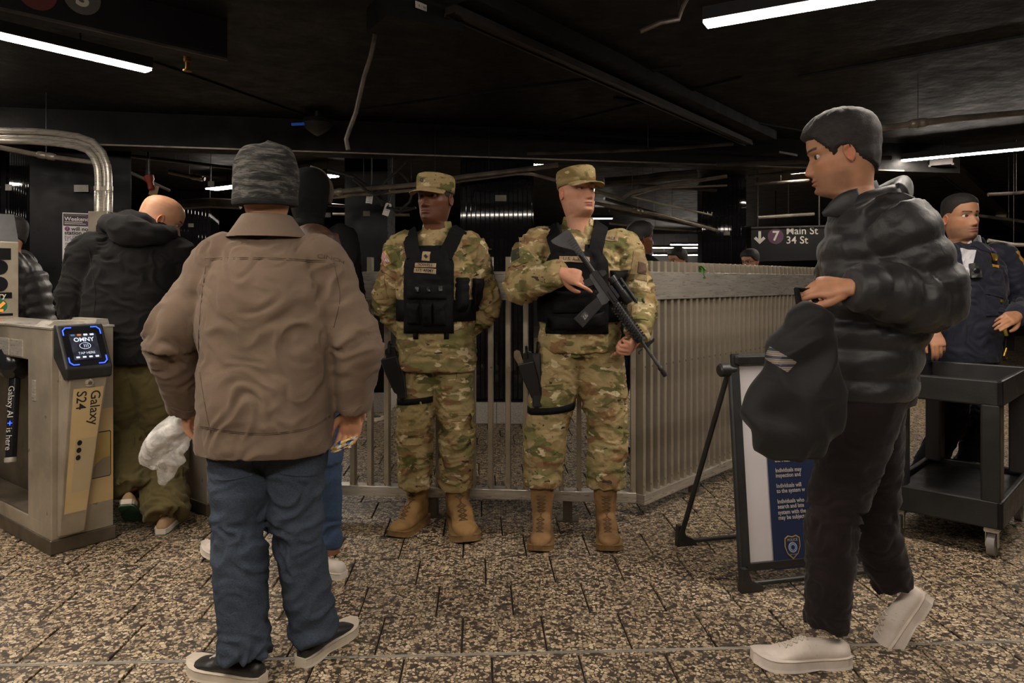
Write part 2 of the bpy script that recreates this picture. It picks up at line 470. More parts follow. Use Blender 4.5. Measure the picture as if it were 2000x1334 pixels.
# ---- beams under the ceiling
def beam(name, a, b, w, z0, z1, mat, label, flange=0.0):
    a, b = Vector(a), Vector(b)
    mb = MB(); zc = (z0 + z1) / 2
    mb.beam((a.x, a.y, zc), (b.x, b.y, zc), w, z1 - z0)
    if flange:
        for s in (-1, 1):
            d = (b - a).normalized(); nrm = Vector((-d.y, d.x, 0)) * s * (w / 2)
            mb.beam(Vector((a.x, a.y, z0)) + nrm, Vector((b.x, b.y, z0)) + nrm, flange, 0.02)
    o = mb.build(name, mat); return struct(o, label)
a = PZ(100, 286, 2.4); b = PZ(1520, 331, 2.4); d = (b - a)
beam('trim_2', a - d * 0.5, b + d * 0.3, 0.25, 2.4, CEIL, M_CEIL, 'wide black downstand beam running across the ceiling')
mb = MB(); dn = Vector((d.y, -d.x, 0)).normalized() * 0.128
mb.beam(Vector((a.x, a.y, 2.405)) - d * 0.4 + dn, Vector((b.x, b.y, 2.405)) + d * 0.2 + dn, 0.008, 0.012); struct(mb.build('trim_3', M_PIPE), 'thin pale strip as the highlight along the bottom of the downstand beam')  # highlight on the beam's lower edge, modelled as a paler strip
a = PZ(880, 26, 2.55); b = PZ(1462, 282, 2.55)
beam('trim_4', a, b, 0.07, 2.55, 2.585, M_BEAM, 'slotted steel channel slung diagonally below the ceiling', 0.012)
a2 = PZ(900, 5, 2.6); beam('trim_5', a2, PZ(1500, 275, 2.6), 0.16, 2.6, CEIL, M_CEIL, 'black diagonal ceiling beam above the channel')
a = PZ(1838, 322, 2.46); b = PZ(1985, 440, 2.46)
beam('trim_6', a, b, 0.2, 2.46, 2.52, M_BEAM, 'brown painted diagonal beam below the right ceiling lamp', 0.02)
a = PZ(1735, 312, 2.52); b = PZ(1758, 328, 2.52); beam('trim_7', a, b + (b - a) * 1, 0.10, 2.53, 2.57, M_BEAM, 'short painted bracket at the end of the right ceiling lamp')
a = PZ(1955, 425, 2.40); b = PZ(2060, 500, 2.40); beam('trim_8', a, b, 0.16, 2.40, 2.46, M_PIPE, 'pale steel channel under the ceiling behind the officer')
# faint panel joints of the ceiling
for k, (p, q) in enumerate((((690, 215), (1330, 130)), ((1200, 190), (1820, 300)), ((300, 120), (640, 240)), ((1560, 150), (2000, 70)), ((960, 275), (1450, 150)))):
    mb = MB(); mb.beam(PZ(*p, CEIL - 0.004), PZ(*q, CEIL - 0.004), 0.02, 0.02); struct(mb.build('trim_%d' % (20 + k), M_CEIL), 'faint raised joint between two black ceiling panels')

# ---- lamps: black extruded housing with a glowing strip below
def lamp(a, b, w, label, group='linear ceiling lamps', bare=False):
    a, b = Vector(a), Vector(b); mid = (a + b) / 2
    t = thing('ceiling_lamp', label, 'ceiling lamp', mid, 0, group)
    mb = MB(); mb.beam(a + Vector((0, 0, 0.035)), b + Vector((0, 0, 0.035)), w + 0.03, 0.06); mb.build('housing', M_LAMPBODY, t)
    mb = MB(); mb.beam(a, b, w, 0.012); mb.build('diffuser', M_LAMP, t)
    d = (b - a)
    for f in (0.15, 0.85):
        p = a + d * f
        mb = MB(); mb.tube([p + Vector((0, 0, 0.05)), Vector((p.x, p.y, CEIL + 0.01))], 0.006, 8); mb.build('hanger_rod', M_PIPED, t)
    return t
ZL = 2.5
e1 = PZ(290, 138, ZL); lamp(e1, e1 - U * 2.4, 0.075, 'linear ceiling lamp hanging beside the overhead route sign')
e2 = PZ(1378, 48, ZL); lamp(e2, e2 + (PZ(1640, 2, ZL) - e2).normalized() * 2.4, 0.085, 'linear ceiling lamp above the walking person in the puffer jacket')
e3 = PZ(1762, 314, ZL); lamp(e3, e3 + (PZ(2000, 291, ZL) - e3).normalized() * 2.4, 0.075, 'linear ceiling lamp above the officer in the navy jacket')
e4 = PZ(412, 370, ZL); e4b = PZ(652, 343, ZL); lamp(e4, e4b, 0.16, 'linear ceiling lamp far behind the grey knit beanie')
e5 = PZ(1150, 427, ZL); lamp(e5, e5 + Vector((0.45, 0, 0)), 0.1, 'linear ceiling lamp far behind the soldier with the rifle')
for px, py, w, lb in ((1245, 484, 1.6, 'lit lamp strip in the far hall beside the dark walking head'), (1310, 478, 0.9, 'short lit lamp strip in the far hall beyond the side fence'), (1360, 478, 1.2, 'lit lamp strip in the far hall next to the ribbed column'), (1275, 498, 2.0, 'lowest and longest lit lamp strip in the far hall')):
    e = PZ(px, py - 8, ZL) if py < 480 else P(px, py, 19.0)
    if e.y > 19.5: e = P(px, py, 19.0)
    lamp(e, e + Vector((w, 0.0, 0)), 0.09, lb, 'far hall lamps')
# two unseen lamps added to light the near hall, then the overhead one
for k, (x, y) in enumerate(((-3.2, 0.5), (-1.9, 1.7))):
    p = Vector((x, y, ZL)); lamp(p - V * 0.75, p + V * 0.75, 0.085, ('added unseen lamp over the open floor before the near turnstile', 'added unseen lamp over the floor behind the brown jacket')[k], 'lamps over the near hall')
lamp((-1.6, 0.05, ZL), (1.9, 0.25, ZL), 0.075, 'long linear ceiling lamp running straight over the camera position', 'lamps over the near hall')
for k, (x, y) in enumerate(((0.0, 7.6), (3.5, 7.7), (-4.4, 5.3))):  # hidden lamps added to brighten the paid area and the poster wall
    p = Vector((x, y, ZL)); lamp(p - V * 0.5, p + V * 0.5, 0.085, ('added hidden lamp behind the downstand beam above the ribbed column', 'added hidden lamp behind the downstand beam above the side fence', 'added unseen lamp brightening the service poster wall')[k], 'added lamps over the paid area')

# ---- conduits, cables and boxes
def conduit(pts, r, label, mat=M_PIPE, name='conduit', group=None, couplings=(), hang=True):
    pts = [Vector(p) for p in pts]
    mb = MB(); mb.tube(pts, r, 8); o = mb.build(name, mat, None, smooth='auto')
    tag(o, label, 'pipe', group)
    for fr_ in ((0.5,) if hang else ()):
        kf = fr_ * (len(pts) - 1); i0 = min(int(kf), len(pts) - 2); p_ = pts[i0].lerp(pts[i0 + 1], kf - i0)
        q = MB(); q.tube([p_, Vector((p_.x, p_.y, CEIL + 0.01))], 0.0025, 6); q.build('hanger_rod', M_LAMPBODY, o)
    for i in couplings:
        a, b = pts[i], pts[i + 1]; m = a.lerp(b, 0.5); d = (b - a).normalized()
        q = MB(); q.lathe(m - d * 0.06, m + d * 0.06, [(0, r * 1.2), (0.1, r * 1.5), (0.4, r * 1.5), (0.45, r * 1.3), (0.55, r * 1.3), (0.6, r * 1.5), (0.9, r * 1.5), (1, r * 1.2)], 10); q.build('coupling', M_PIPE, o, smooth='auto')
    return o
conduit([P(612, 381, 6.35), P(700, 370, 6.35), P(800, 362, 6.35), P(900, 346, 6.3), P(1000, 334, 6.3), P(1090, 322, 6.3)], 0.022, 'upper grey conduit passing behind the soldier in the name-taped vest', group=None, couplings=(0,))
conduit([P(640, 386, 6.4), P(800, 372, 6.4), P(900, 353, 6.4), P(1010, 339, 6.35), P(1040, 340, 6.35), P(1085, 352, 6.35)], 0.016, 'lower grey conduit bending towards the cap of the rifle soldier')
conduit([P(1160, 372, 6.8), P(1215, 388, 6.9), P(1235, 375, 6.9), P(1300, 362, 6.8), P(1420, 344, 6.7)], 0.018, 'conduit with a kink rising to the right behind the rifle soldier')
conduit([P(1160, 396, 7.4), P(1200, 404, 7.5), P(1290, 420, 7.8), P(1400, 450, 8.4)], 0.02, 'long conduit sloping down towards the hanging direction sign', couplings=(1,))
conduit([P(1420, 362, 7.2), P(1290, 367, 7.2), P(1234, 384, 7.2), P(1300, 400, 7.5), P(1390, 420, 7.8)], 0.010, 'thin bright conduit bent into a hairpin under the ceiling', M_STEELW)
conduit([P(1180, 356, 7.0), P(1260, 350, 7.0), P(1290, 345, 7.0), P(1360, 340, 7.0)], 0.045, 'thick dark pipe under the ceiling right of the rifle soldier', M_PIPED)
conduit([P(1030, 300, 5.7), P(1200, 295, 5.8), P(1330, 289, 5.9), P(1432, 281, 6.0)], 0.014, 'thin straight conduit just ahead of the downstand beam', M_PIPED)
conduit([P(0, 288, 5.2), P(60, 300, 5.25), P(120, 309, 5.3), P(190, 318, 5.4)], 0.018, 'grey conduit running behind the steel gate pipe', couplings=(1,))
conduit([P(1600, 262, 4.7), P(1725, 250, 4.75), P(1860, 232, 4.8), P(2060, 214, 4.9)], 0.021, 'grey conduit above the walking person', couplings=(1,))
conduit([P(330, 336, 7.5), P(370, 344, 7.5), P(400, 350, 7.5)], 0.022, 'stub of grey conduit above the bald head', couplings=(1,))
conduit([P(350, 400, 8.5), P(410, 396, 8.5), P(470, 399, 8.5)], 0.06, 'thick dark pipe behind the bald head', M_PIPED)
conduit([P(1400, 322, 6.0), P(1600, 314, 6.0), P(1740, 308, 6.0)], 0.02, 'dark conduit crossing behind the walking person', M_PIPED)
conduit([P(1480, 425, 8.6), P(1540, 421, 8.6), P(1590, 418, 8.6)], 0.02, 'conduit along the top of the hanging direction sign')
conduit([P(1190, 436, 10.2), P(1280, 446, 10.2), P(1360, 451, 10.2)], 0.018, 'thin conduit far behind the soldier with the rifle')
conduit([P(1930, 470, 7.2), P(1980, 478, 7.2), P(2060, 480, 7.2)], 0.02, 'conduit behind the shoulder of the officer')
# hanging brown cable
conduit([P(735, 20, 3.62), P(733, 38, 3.62), P(732, 70, 3.62), P(724, 110, 3.63), P(711, 150, 3.64), P(703, 185, 3.65), P(695, 220, 3.66), P(683, 252, 3.67), P(676, 272, 3.68), P(680, 293, 3.68)], 0.0115, 'brown sheathed cable dangling from the ceiling box', M_CABLE, 'cable', hang=False)
conduit([P(1250, 62, 3.5), P(1290, 44, 3.5), P(1325, 38, 3.5), P(1332, 15, 3.5), P(1345, -10, 3.5)], 0.012, 'brown cable looping along the ceiling near the lamp', M_CABLE, 'cable')
r3 = random.Random(11)
loops = [((690, 350), (715, 372), (735, 380), (760, 372)), ((738, 378), (752, 355), (775, 335), (792, 318)), ((775, 330), (795, 350), (806, 372), (800, 395), (780, 412), (755, 405)), ((640, 330), (690, 345), (730, 372), (748, 402)), ((735, 380), (755, 395), (775, 415), (812, 405))]
for k, lp in enumerate(loops):
    conduit([P(x, y, 6.3 + 0.05 * k) for x, y in lp], 0.014, ('short black cable looping over the first white tag', 'black cable rising from the tangle to the ceiling beam', 'black cable hanging in a wide loop beside the cap', 'long black cable sagging across the tangle', 'black cable drooping below the second white tag')[k], M_PLASTIC, 'cable', 'tangled cables')
def rod_run(x0, y0, x1, y1, Y0, Y1, r, lab):
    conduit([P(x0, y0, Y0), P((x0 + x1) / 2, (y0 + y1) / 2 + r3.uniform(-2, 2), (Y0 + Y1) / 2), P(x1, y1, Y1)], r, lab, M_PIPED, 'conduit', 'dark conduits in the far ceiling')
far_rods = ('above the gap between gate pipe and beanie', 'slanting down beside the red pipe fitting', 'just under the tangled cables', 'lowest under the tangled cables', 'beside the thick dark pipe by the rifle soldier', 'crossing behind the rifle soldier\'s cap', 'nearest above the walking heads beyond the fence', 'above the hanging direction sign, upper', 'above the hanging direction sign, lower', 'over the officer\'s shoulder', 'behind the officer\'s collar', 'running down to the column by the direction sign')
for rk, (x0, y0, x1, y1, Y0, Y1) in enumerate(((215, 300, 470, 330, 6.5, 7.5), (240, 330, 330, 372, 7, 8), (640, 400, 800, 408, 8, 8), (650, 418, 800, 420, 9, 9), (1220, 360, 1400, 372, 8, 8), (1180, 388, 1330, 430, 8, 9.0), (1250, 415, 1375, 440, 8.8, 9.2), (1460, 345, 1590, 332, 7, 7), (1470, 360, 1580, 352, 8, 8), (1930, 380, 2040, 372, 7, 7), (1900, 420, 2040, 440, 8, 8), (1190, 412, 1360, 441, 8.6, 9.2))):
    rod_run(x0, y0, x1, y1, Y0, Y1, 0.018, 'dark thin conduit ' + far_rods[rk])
# ceiling plates near the walking person's face
for x0, y0, x1, y1, lb in ((1465, 312, 1540, 300, 'flat grey service plate under the ceiling next to the slotted channel'), (1500, 328, 1560, 318, 'flat grey service plate under the ceiling by the striding person\'s face')):
    mb = MB(); a, b = PZ(x0, y0, 2.5), PZ(x1, y1, 2.5); mb.beam(a, b, 0.3, 0.02); tag(mb.build('ceiling_plate', M_BEAM), lb, 'plate', 'ceiling plates')
# electrical box with a paper label
t = thing('junction_box', 'black electrical box under the ceiling with a paper label', 'electrical box', PZ(800, 20, 2.6))
bx = MB(); a, b = PZ(735, 22, 2.56), PZ(880, 52, 2.56); bx.beam(a, b, 0.26, 0.12); bx.build('box_body', M_CEIL, t)
dn = Vector(((b - a).y, -(b - a).x, 0)).normalized()
mb = MB(); q0, q1 = P(812, 8, 3.3), P(852, 24, 3.42); mb.beam(q0, q1, 0.004, 0.03); mb.build('label', M_WHITE, t)
M_INK = pmat('black_ink', (0.01, 0.01, 0.01), (0.015, 0.015, 0.015), 9, 0.7)
flat_text('lettering', '8 / 98 / 1am', 0.022, M_INK, t, frame_M((q0 + q1) / 2 + Vector((0.0, -0.004, 0)), q1 - q0, (0, -1, 0)))
# cable tags
def cable_tag(x, y, Y, h, tilt, label, lines):
    t = thing('cable_tag', label, 'tag', P(x, y, Y), 0, 'white tags hanging from the cables')
    M = Matrix.Translation(P(x, y, Y)) @ Matrix.Rotation(tilt, 4, 'Y')
    w = h * 0.5
    mb = MB(); mb.prism([(-w / 2, -h / 2), (w / 2, -h / 2), (w / 2, h / 2 - w * 0.2), (w * 0.3, h / 2), (-w * 0.3, h / 2), (-w / 2, h / 2 - w * 0.2)], -0.001, 0.001, M); mb.build('card', M_WHITE, t)
    mb = MB(); c = M @ Vector((0, -0.002, h / 2 - 0.02)); V_, F_ = disc(c, (1, 0, 0), (0, -1, 0), 0.008); mb.add(V_, F_); mb.build('eyelet', M_INK, t)
    mb = MB(); mb.tube([M @ Vector((0, 0, h / 2 - 0.02)), M @ Vector((0, 0.0, h / 2 + 0.10)), Vector(((M @ Vector((0, 0.0, h / 2 + 0.10))).x, Y, CEIL + 0.01))], 0.002, 6); mb.build('tie', M_LBL, t)
    for i in range(lines):
        mb = MB(); mb.box((0.0, -0.0015, h / 2 - 0.05 - i * 0.016), (w * (0.75 - 0.15 * (i % 3)), 0.0006, 0.003), M); mb.build('written_line', M_INK, t)
cable_tag(722, 385, 6.42, 0.115, R(8), 'white card tag densely written hanging from the tangled cables', 5)
cable_tag(756, 409, 6.42, 0.115, R(18), 'white card tag tilted and nearly blank hanging from the tangled cables', 2)
# little grey labels stuck up high
cols = [o for o in bpy.data.objects if o.name.split('.')[0] == 'column' and o.parent is None]
for x, y, w, h, Y, ci in ((978, 387, 22, 12, 6.527, 0), (716, 417, 13, 10, 7.09, 4), (17, 366, 12, 12, 6.27, 3), (373, 440, 10, 7, 10.73, 1), (1421, 456, 15, 7, 9.53, 2)):
    mb = MB(); mb.box(P(x, y, Y), (w / F * Y, 0.008, h / F * Y), None); mb.build('paper_label', M_LBL, cols[ci])
for x, y, w, h, Y, lab in ((640, 420, 12, 9, 7.6, 'small grey card hanging behind the black hood'), (412, 359, 12, 10, 7.0, 'pale card hanging beside the far lamp')):
    mb = MB(); p_ = P(x, y, Y); mb.box(p_, (w / F * Y, 0.004, h / F * Y), None); o = tag(mb.build('paper_card', M_LBL), lab, 'card')
    mb = MB(); mb.tube([p_, Vector((p_.x, p_.y, CEIL + 0.01))], 0.002, 6); mb.build('string', M_PIPED, o)
# red alarm horn above the bald head
M_RED = pmat('red_paint', srgb(120, 36, 20), srgb(150, 52, 30), 10, 0.5)
M_TANCARD = pmat('tan_card', srgb(120, 98, 74), srgb(150, 126, 98), 10, 0.8)
t = thing('alarm_valve', 'red pipe fitting with a tan card hanging above the bald head', 'fitting', P(290, 350, 6.4))
mb = MB(); mb.lathe(P(290, 342, 6.4), P(297, 372, 6.4), [(0, 0.02), (0.05, 0.042), (0.3, 0.04), (0.5, 0.026), (0.9, 0.03), (1, 0.02)], 12); mb.build('valve_body', M_RED, t, smooth='auto')
mb = MB(); p_ = P(290, 342, 6.4); mb.tube([p_, Vector((p_.x, p_.y, CEIL + 0.01))], 0.012, 8); mb.build('drop_pipe', M_PIPED, t)
mb = MB(); mb.beam(P(303, 362, 6.4), P(298, 382, 6.4), 0.004, 0.075, (1, 0, 0)); mb.build('card', M_TANCARD, t)
# sprinkler head near the left lamp
t = thing('sprinkler_head', 'brass sprinkler head beside the left ceiling lamp', 'sprinkler', PZ(366, 129, 2.5))
M_BRASS = pmat('brass', srgb(120, 92, 34), srgb(160, 124, 52), 14, 0.35, 0.9)
p = PZ(366, 129, 2.5)
mb = MB(); mb.lathe(p + Vector((0, 0, 0.19)), p - Vector((0, 0, 0.03)), [(0, 0.008), (0.6, 0.008), (0.62, 0.02), (0.75, 0.02), (0.78, 0.012), (0.95, 0.012), (0.96, 0.024), (1, 0.024)], 12); mb.build('sprinkler_body', M_BRASS, t, smooth='auto')
# dome camera under the ceiling (blue indicator)
M_BLUEG = emat('blue_indicator', (0.02, 0.12, 0.6), 0.05)
t = thing('dome_camera', 'black dome camera with a blue glow under the dark ceiling', 'camera', PZ(600, 246, 2.55))
p = PZ(620, 246, 2.56)
mb = MB(); mb.lathe(p + Vector((0, 0, 0.12)), p - Vector((0, 0, 0.08)), [(0, 0.02), (0.3, 0.02), (0.32, 0.11), (0.5, 0.12), (0.7, 0.1), (0.9, 0.05), (1, 0.01)], 18); mb.build('dome', M_PLASTIC, t, smooth='auto')
mb = MB(); mb.beam(PZ(570, 243, 2.55), PZ(594, 242, 2.55), 0.02, 0.018); mb.build('indicator', M_BLUEG, t)
# route sign box overhead at the left
M_SIGN = pmat('sign_black', (0.004, 0.004, 0.0045), (0.007, 0.007, 0.0075), 5, 0.5, spec=0.2)
s0, s1 = PZ(-120, -8, 2.47), PZ(444, 118, 2.47)
t = thing('route_sign', 'black overhead route sign with round bullets beside the left ceiling lamp', 'sign', (s0 + s1) / 2)
dU = (s1 - s0).normalized(); nS = Vector((dU.y, -dU.x, 0))
mb = MB(); mb.beam(s0 + Vector((0, 0, 0.105)) - nS * 0.04, s1 + Vector((0, 0, 0.105)) - nS * 0.04, 0.08, 0.21); mb.build('sign_body', M_SIGN, t)
mb = MB(); mb.beam(s0 + Vector((0, 0, 0.004)), s1 + Vector((0, 0, 0.004)), 0.014, 0.012); mb.build('edge_trim', M_PIPED, t)
M_BGREY = pmat('bullet_grey', srgb(70, 66, 60), srgb(84, 80, 74), 6, 0.6); M_BRED = pmat('bullet_red', srgb(70, 18, 18), srgb(84, 24, 24), 6, 0.6)
M_SIGNW = pmat('sign_white', srgb(170, 164, 154), srgb(190, 184, 174), 6, 0.6)
def on_sign(px, py):
    # ray of the pixel met with the sign's plane
    d = P(px, py, 1.0) - Vector((0, 0, CH)); o = Vector((0, 0, CH)); k = (s0 - o).dot(nS) / d.dot(nS); return o + d * k + nS * 0.004
for bx_, mat_, ch in ((160, M_BGREY, 'S'), (72, M_BRED, '')):
    c = on_sign(bx_, -4 if ch == 'S' else -14)
    V_, F_ = disc(c, dU, nS, 0.078); b = link_mesh('route_bullet', V_, F_, mat_, t)
    if ch: flat_text('lettering', ch, 0.125, M_SIGNW, b, frame_M(c + nS * 0.003, dU, nS), bold=0.004)
# hanging direction sign far behind, right
t = thing('direction_sign', 'black hanging sign with a down arrow and purple route bullet', 'sign', P(1525, 478, 8.8))
Ys = 8.8
a, b = P(1466, 478, Ys), P(1640, 474, Ys - 0.1); px = (b - a).normalized(); px.z = 0; px.normalize(); nn = Vector((px.y, -px.x, 0))
def on_panel(x_, y_, k=0.045):
    d = P(x_, y_, 1.0) - Vector((0, 0, CH)); o = Vector((0, 0, CH)); q = (a - o).dot(nn) / d.dot(nn); return o + d * q + nn * k
mb = MB(); mb.beam(a, b, 0.08, 66 / F * Ys); mb.build('sign_panel', M_SIGN, t)
mb = MB(); mb.beam(P(1466, 445, Ys - 0.05), P(1640, 441, Ys - 0.15), 0.03, 0.02); mb.build('top_rail', M_PIPED, t)
mb = MB(); c = on_panel(1482, 465); s = Ys / F
up = Vector((0, 0, 1))
poly = [(-2.5, 13), (2.5, 13), (2.5, -2), (7, 2.5), (11, -1.5), (0, -12), (-11, -1.5), (-7, 2.5), (-2.5, -2)]
link_mesh('arrow', [c + px * (x * s) + up * (y * s) for x, y in poly], [[0, 1, 2, 8], [2, 3, 4, 5], [8, 2, 5], [8, 5, 6, 7]], M_SIGNW, t)
M_PURP = pmat('bullet_purple', srgb(62, 26, 54), srgb(74, 32, 64), 6, 0.6)
V_, F_ = disc(on_panel(1513, 462), px, nn, 15 * s); bl = link_mesh('route_bullet', V_, F_, M_PURP, t)
flat_text('lettering', '7', 26 * s, M_SIGNW, bl, frame_M(on_panel(1513, 462, 0.049), px, nn), bold=0.004)
flat_text('lettering', 'Main St', 20 * s, M_SIGNW, t, frame_M(on_panel(1533, 452), px, nn), 'LEFT', bold=0.001)
flat_text('lettering', '34 St', 20 * s, M_SIGNW, t, frame_M(on_panel(1533, 470), px, nn), 'LEFT', bold=0.001)
for q in (1480, 1600):
    mb = MB(); p = P(q, 445, Ys); mb.tube([p, Vector((p.x, p.y, CEIL + 0.01))], 0.012, 8); mb.build('hanger_rod', M_PIPED, t)
# warm lit slatted soffit under the sign
M_WARM = emat('warm_lattice', (1.0, 0.55, 0.22), 0.35)
t = thing('lit_lattice', 'warm lit slatted ceiling lattice beyond the direction sign', 'ceiling lattice', P(1540, 487, 11))
for i in range(9):
    if i in (0, 8):
        for xx_ in (1515, 1630):
            p_ = P(xx_, 483, 11.0); q = MB(); q.tube([p_, Vector((p_.x, p_.y, CEIL + 0.01))], 0.006, 6); q.build('hanger_rod', M_PIPED, t)
    mb = MB(); mb.beam(P(1498 + i * 1.5, 479.5 + i * 1.7, 11.0), P(1640, 477 + i * 2.2, 11.0), 0.03, 0.012); mb.build('slat', M_WARM, t)

# ---- service poster
M_PAPER = pmat('poster_paper', srgb(222, 216, 216), srgb(232, 226, 226), 6, 0.7)
M_PHEAD = NT('poster_header'); 
_v = M_PHEAD.coords(src='Generated'); _s = M_PHEAD.n('ShaderNodeSeparateXYZ'); M_PHEAD.l(_v, _s.inputs[0])
M_PHEAD.set(Base_Color=M_PHEAD.ramp(_s.outputs[0], [(0.0, srgb(58, 52, 56)), (0.55, srgb(72, 58, 70)), (0.85, srgb(160, 80, 150)), (1.0, srgb(120, 60, 120))]), Roughness=0.6); M_PHEAD = M_PHEAD.m
M_PURB = pmat('poster_purple', srgb(112, 62, 110), srgb(126, 70, 122), 6, 0.7); M_PBLUE = pmat('poster_blue', srgb(74, 120, 170), srgb(86, 132, 182), 6, 0.7); M_PORA = pmat('poster_orange', srgb(206, 132, 60), srgb(214, 142, 70), 6, 0.7)
t = thing('service_poster', 'white service notice poster with purple header on the black panel wall', 'poster', P(160, 465, 5.98))
Yp = 6.0; dp = (wp1 - wp0).normalized(); npz = Vector((dp.y, -dp.x, 0))
def wp(px_, py_, k=0.004):
    d = P(px_, py_, 1.0) - Vector((0, 0, CH)); o = Vector((0, 0, CH)); q = (wp0 - o).dot(npz) / d.dot(npz); return o + d * q + npz * k
pw = (wp(200, 465) - wp(122, 465)).length; ph = 100 / F * 6.05
O = wp(122, 415)
def pq(u, v, k): return O + dp * u * pw - Vector((0, 0, 1)) * v * ph + npz * k
def prect(nm, u0, u1, v0, v1, k, mat, par): return link_mesh(nm, [pq(u0, v0, k), pq(u1, v0, k), pq(u1, v1, k), pq(u0, v1, k)], [[0, 1, 2, 3]], mat, par)
mb = MB(); mb.beam(pq(0, 0.5, -0.001), pq(1, 0.5, -0.001), 0.004, ph); paper = mb.build('paper', M_PAPER, t)
prect('header', 0.02, 0.99, 0.02, 0.26, 0.004, M_PHEAD, t)
def ptxt(s_, u, v, size, mat, al='LEFT', bold=0.0): return flat_text('lettering', s_, size, mat, t, frame_M(pq(u, v, 0.006), dp, npz), al, bold=bold)
prect('text_line', 0.05, 0.6, 0.04, 0.055, 0.006, M_LBL, t); ptxt('Weekends', 0.05, 0.125, 0.046, M_PAPER, bold=0.001)
prect('text_line', 0.05, 0.5, 0.178, 0.192, 0.006, M_PAPER, t); prect('text_line', 0.05, 0.58, 0.212, 0.226, 0.006, M_PAPER, t); ptxt('7', 0.86, 0.15, 0.11, M_PAPER, bold=0.003)
V_, F_ = disc(pq(0.12, 0.32, 0.006), dp, npz, 0.019); d7 = link_mesh('route_bullet', V_, F_, M_PURB, t); flat_text('lettering', '7', 0.026, M_PAPER, d7, frame_M(pq(0.12, 0.32, 0.008), dp, npz))
ptxt('will not serve this', 0.22, 0.32, 0.046, M_INK, bold=0.001); ptxt('station all weekend', 0.05, 0.40, 0.046, M_INK, bold=0.001)
ptxt('For Queens, take uptown', 0.05, 0.485, 0.034, M_INK); ptxt('51 St', 0.05, 0.54, 0.032, M_INK); ptxt('for', 0.36, 0.54, 0.032, M_INK)
for u_, m_ in ((0.27, M_PBLUE), (0.53, M_PBLUE), (0.63, M_PORA)):
    V_, F_ = disc(pq(u_, 0.54, 0.006), dp, npz, 0.014); link_mesh('route_bullet', V_, F_, m_, t)
for i in range(9): prect('text_line', 0.06, 0.5 + 0.3 * r3.random(), 0.60 + i * 0.031, 0.612 + i * 0.031, 0.005, M_LBL if i % 3 else M_INK, t)
prect('symbol', 0.06, 0.13, 0.885, 0.915, 0.006, M_PBLUE, t); prect('footer', 0.03, 0.98, 0.94, 0.985, 0.005, M_LBL, t)
# ================================================================ barrier fences
BAR_W, BAR_D = 0.026, 0.052
def fence(name, label, a, b, n, z_bot, z_top, plate, side, feet, ends=True):
    """a, b: floor points of the bar line; side: unit vector to the viewer's side"""
    a, b = Vector(a), Vector(b); L = (b - a).length; d = (b - a).normalized()
    ang = math.atan2(d.y, d.x)
    t = thing(name, label, 'fence', a, ang)
    me = None
    for i in range(n):
        x = L * (i + 0.5) / n if not ends else L * i / (n - 1)
        if me is None:
            mb = MB(); mb.box((0, 0, (z_bot + z_top) / 2), (BAR_W, BAR_D, z_top - z_bot), bevel=0.002)
            o = mb.build('bar', M_STEELW, t, world=False); me = o.data
        else:
            o = bpy.data.objects.new('bar', me); COL.objects.link(o); o.parent = t
        o.location = (x, 0, 0)
    sy = -1 if side < 0 else 1
    mb = MB(); mb.box((L / 2, sy * (BAR_D / 2 + 0.004), (plate[0] + plate[1]) / 2), (L + 0.03, 0.006, plate[1] - plate[0]), bevel=0.001); mb.build('top_plate', M_STEEL, t, world=False)
    mb = MB(); mb.box((L / 2, -sy * (BAR_D / 2 + 0.004), (plate[0] + plate[1]) / 2), (L + 0.03, 0.006, plate[1] - plate[0]), bevel=0.001); mb.build('top_plate', M_STEEL, t, world=False)
    mb = MB(); mb.box((L / 2, 0, z_bot), (L + 0.03, BAR_D + 0.02, 0.055), bevel=0.003); mb.build('bottom_rail', M_STEEL, t, world=False)
    for x in feet:
        mb = MB(); mb.box((x, 0, (z_bot - 0.02) / 2), (0.05, 0.05, z_bot - 0.02), bevel=0.003); mb.box((x, 0, 0.004), (0.12, 0.1, 0.008)); mb.build('foot_post', M_STEELD, t, world=False)
    return t
fa, fb = G(560, 998), G(1236, 1018)
Lf = (fb - fa).length
fence('barrier_fence', 'stainless barrier fence of upright bars standing behind the two soldiers', fa, fb, 21, 0.135, 1.425, (1.19, 1.345), -1, (0.2, (G(848, 1005) - fa).length, Lf - 0.35))
sa = Vector((0.705, 3.93, 0)); sd = Vector((0.672, 0.740, 0)).normalized()
fence('side_fence', 'long stainless slat fence running away behind the sandwich board', sa, sa + sd * 6.0, 81, 0.10, 1.405, (1.19, 1.345), -1, (0.6, 2.2, 3.8, 5.4))
# bottle and green packet behind the side fence
M_GRN = pmat('green_plastic', srgb(60, 110, 40), srgb(80, 140, 60), 10, 0.4)
gw = P(1371, 531, 4.40); V_ = []; n_ = 6
for j in range(n_ + 1):
    for i in range(n_ + 1):
        u, v = i / n_ - .5, j / n_ - .5; V_.append(gw + Vector((u * .035 + .01 * math.sin(v * 9), .008 * math.sin(u * 11 + v * 7), v * .075)))
k_ = len(V_); F_ = [[j * (n_ + 1) + i, j * (n_ + 1) + i + 1, (j + 1) * (n_ + 1) + i + 1, (j + 1) * (n_ + 1) + i] for j in range(n_) for i in range(n_)]
tag(link_mesh('green_wrapper', [tuple(v) for v in V_] + [tuple(v + Vector((0, .006, 0))) for v in V_], F_ + [[q + k_ for q in f[::-1]] for f in F_], M_GRN, None), 'small green wrapper tucked between the slats of the side fence', 'wrapper')
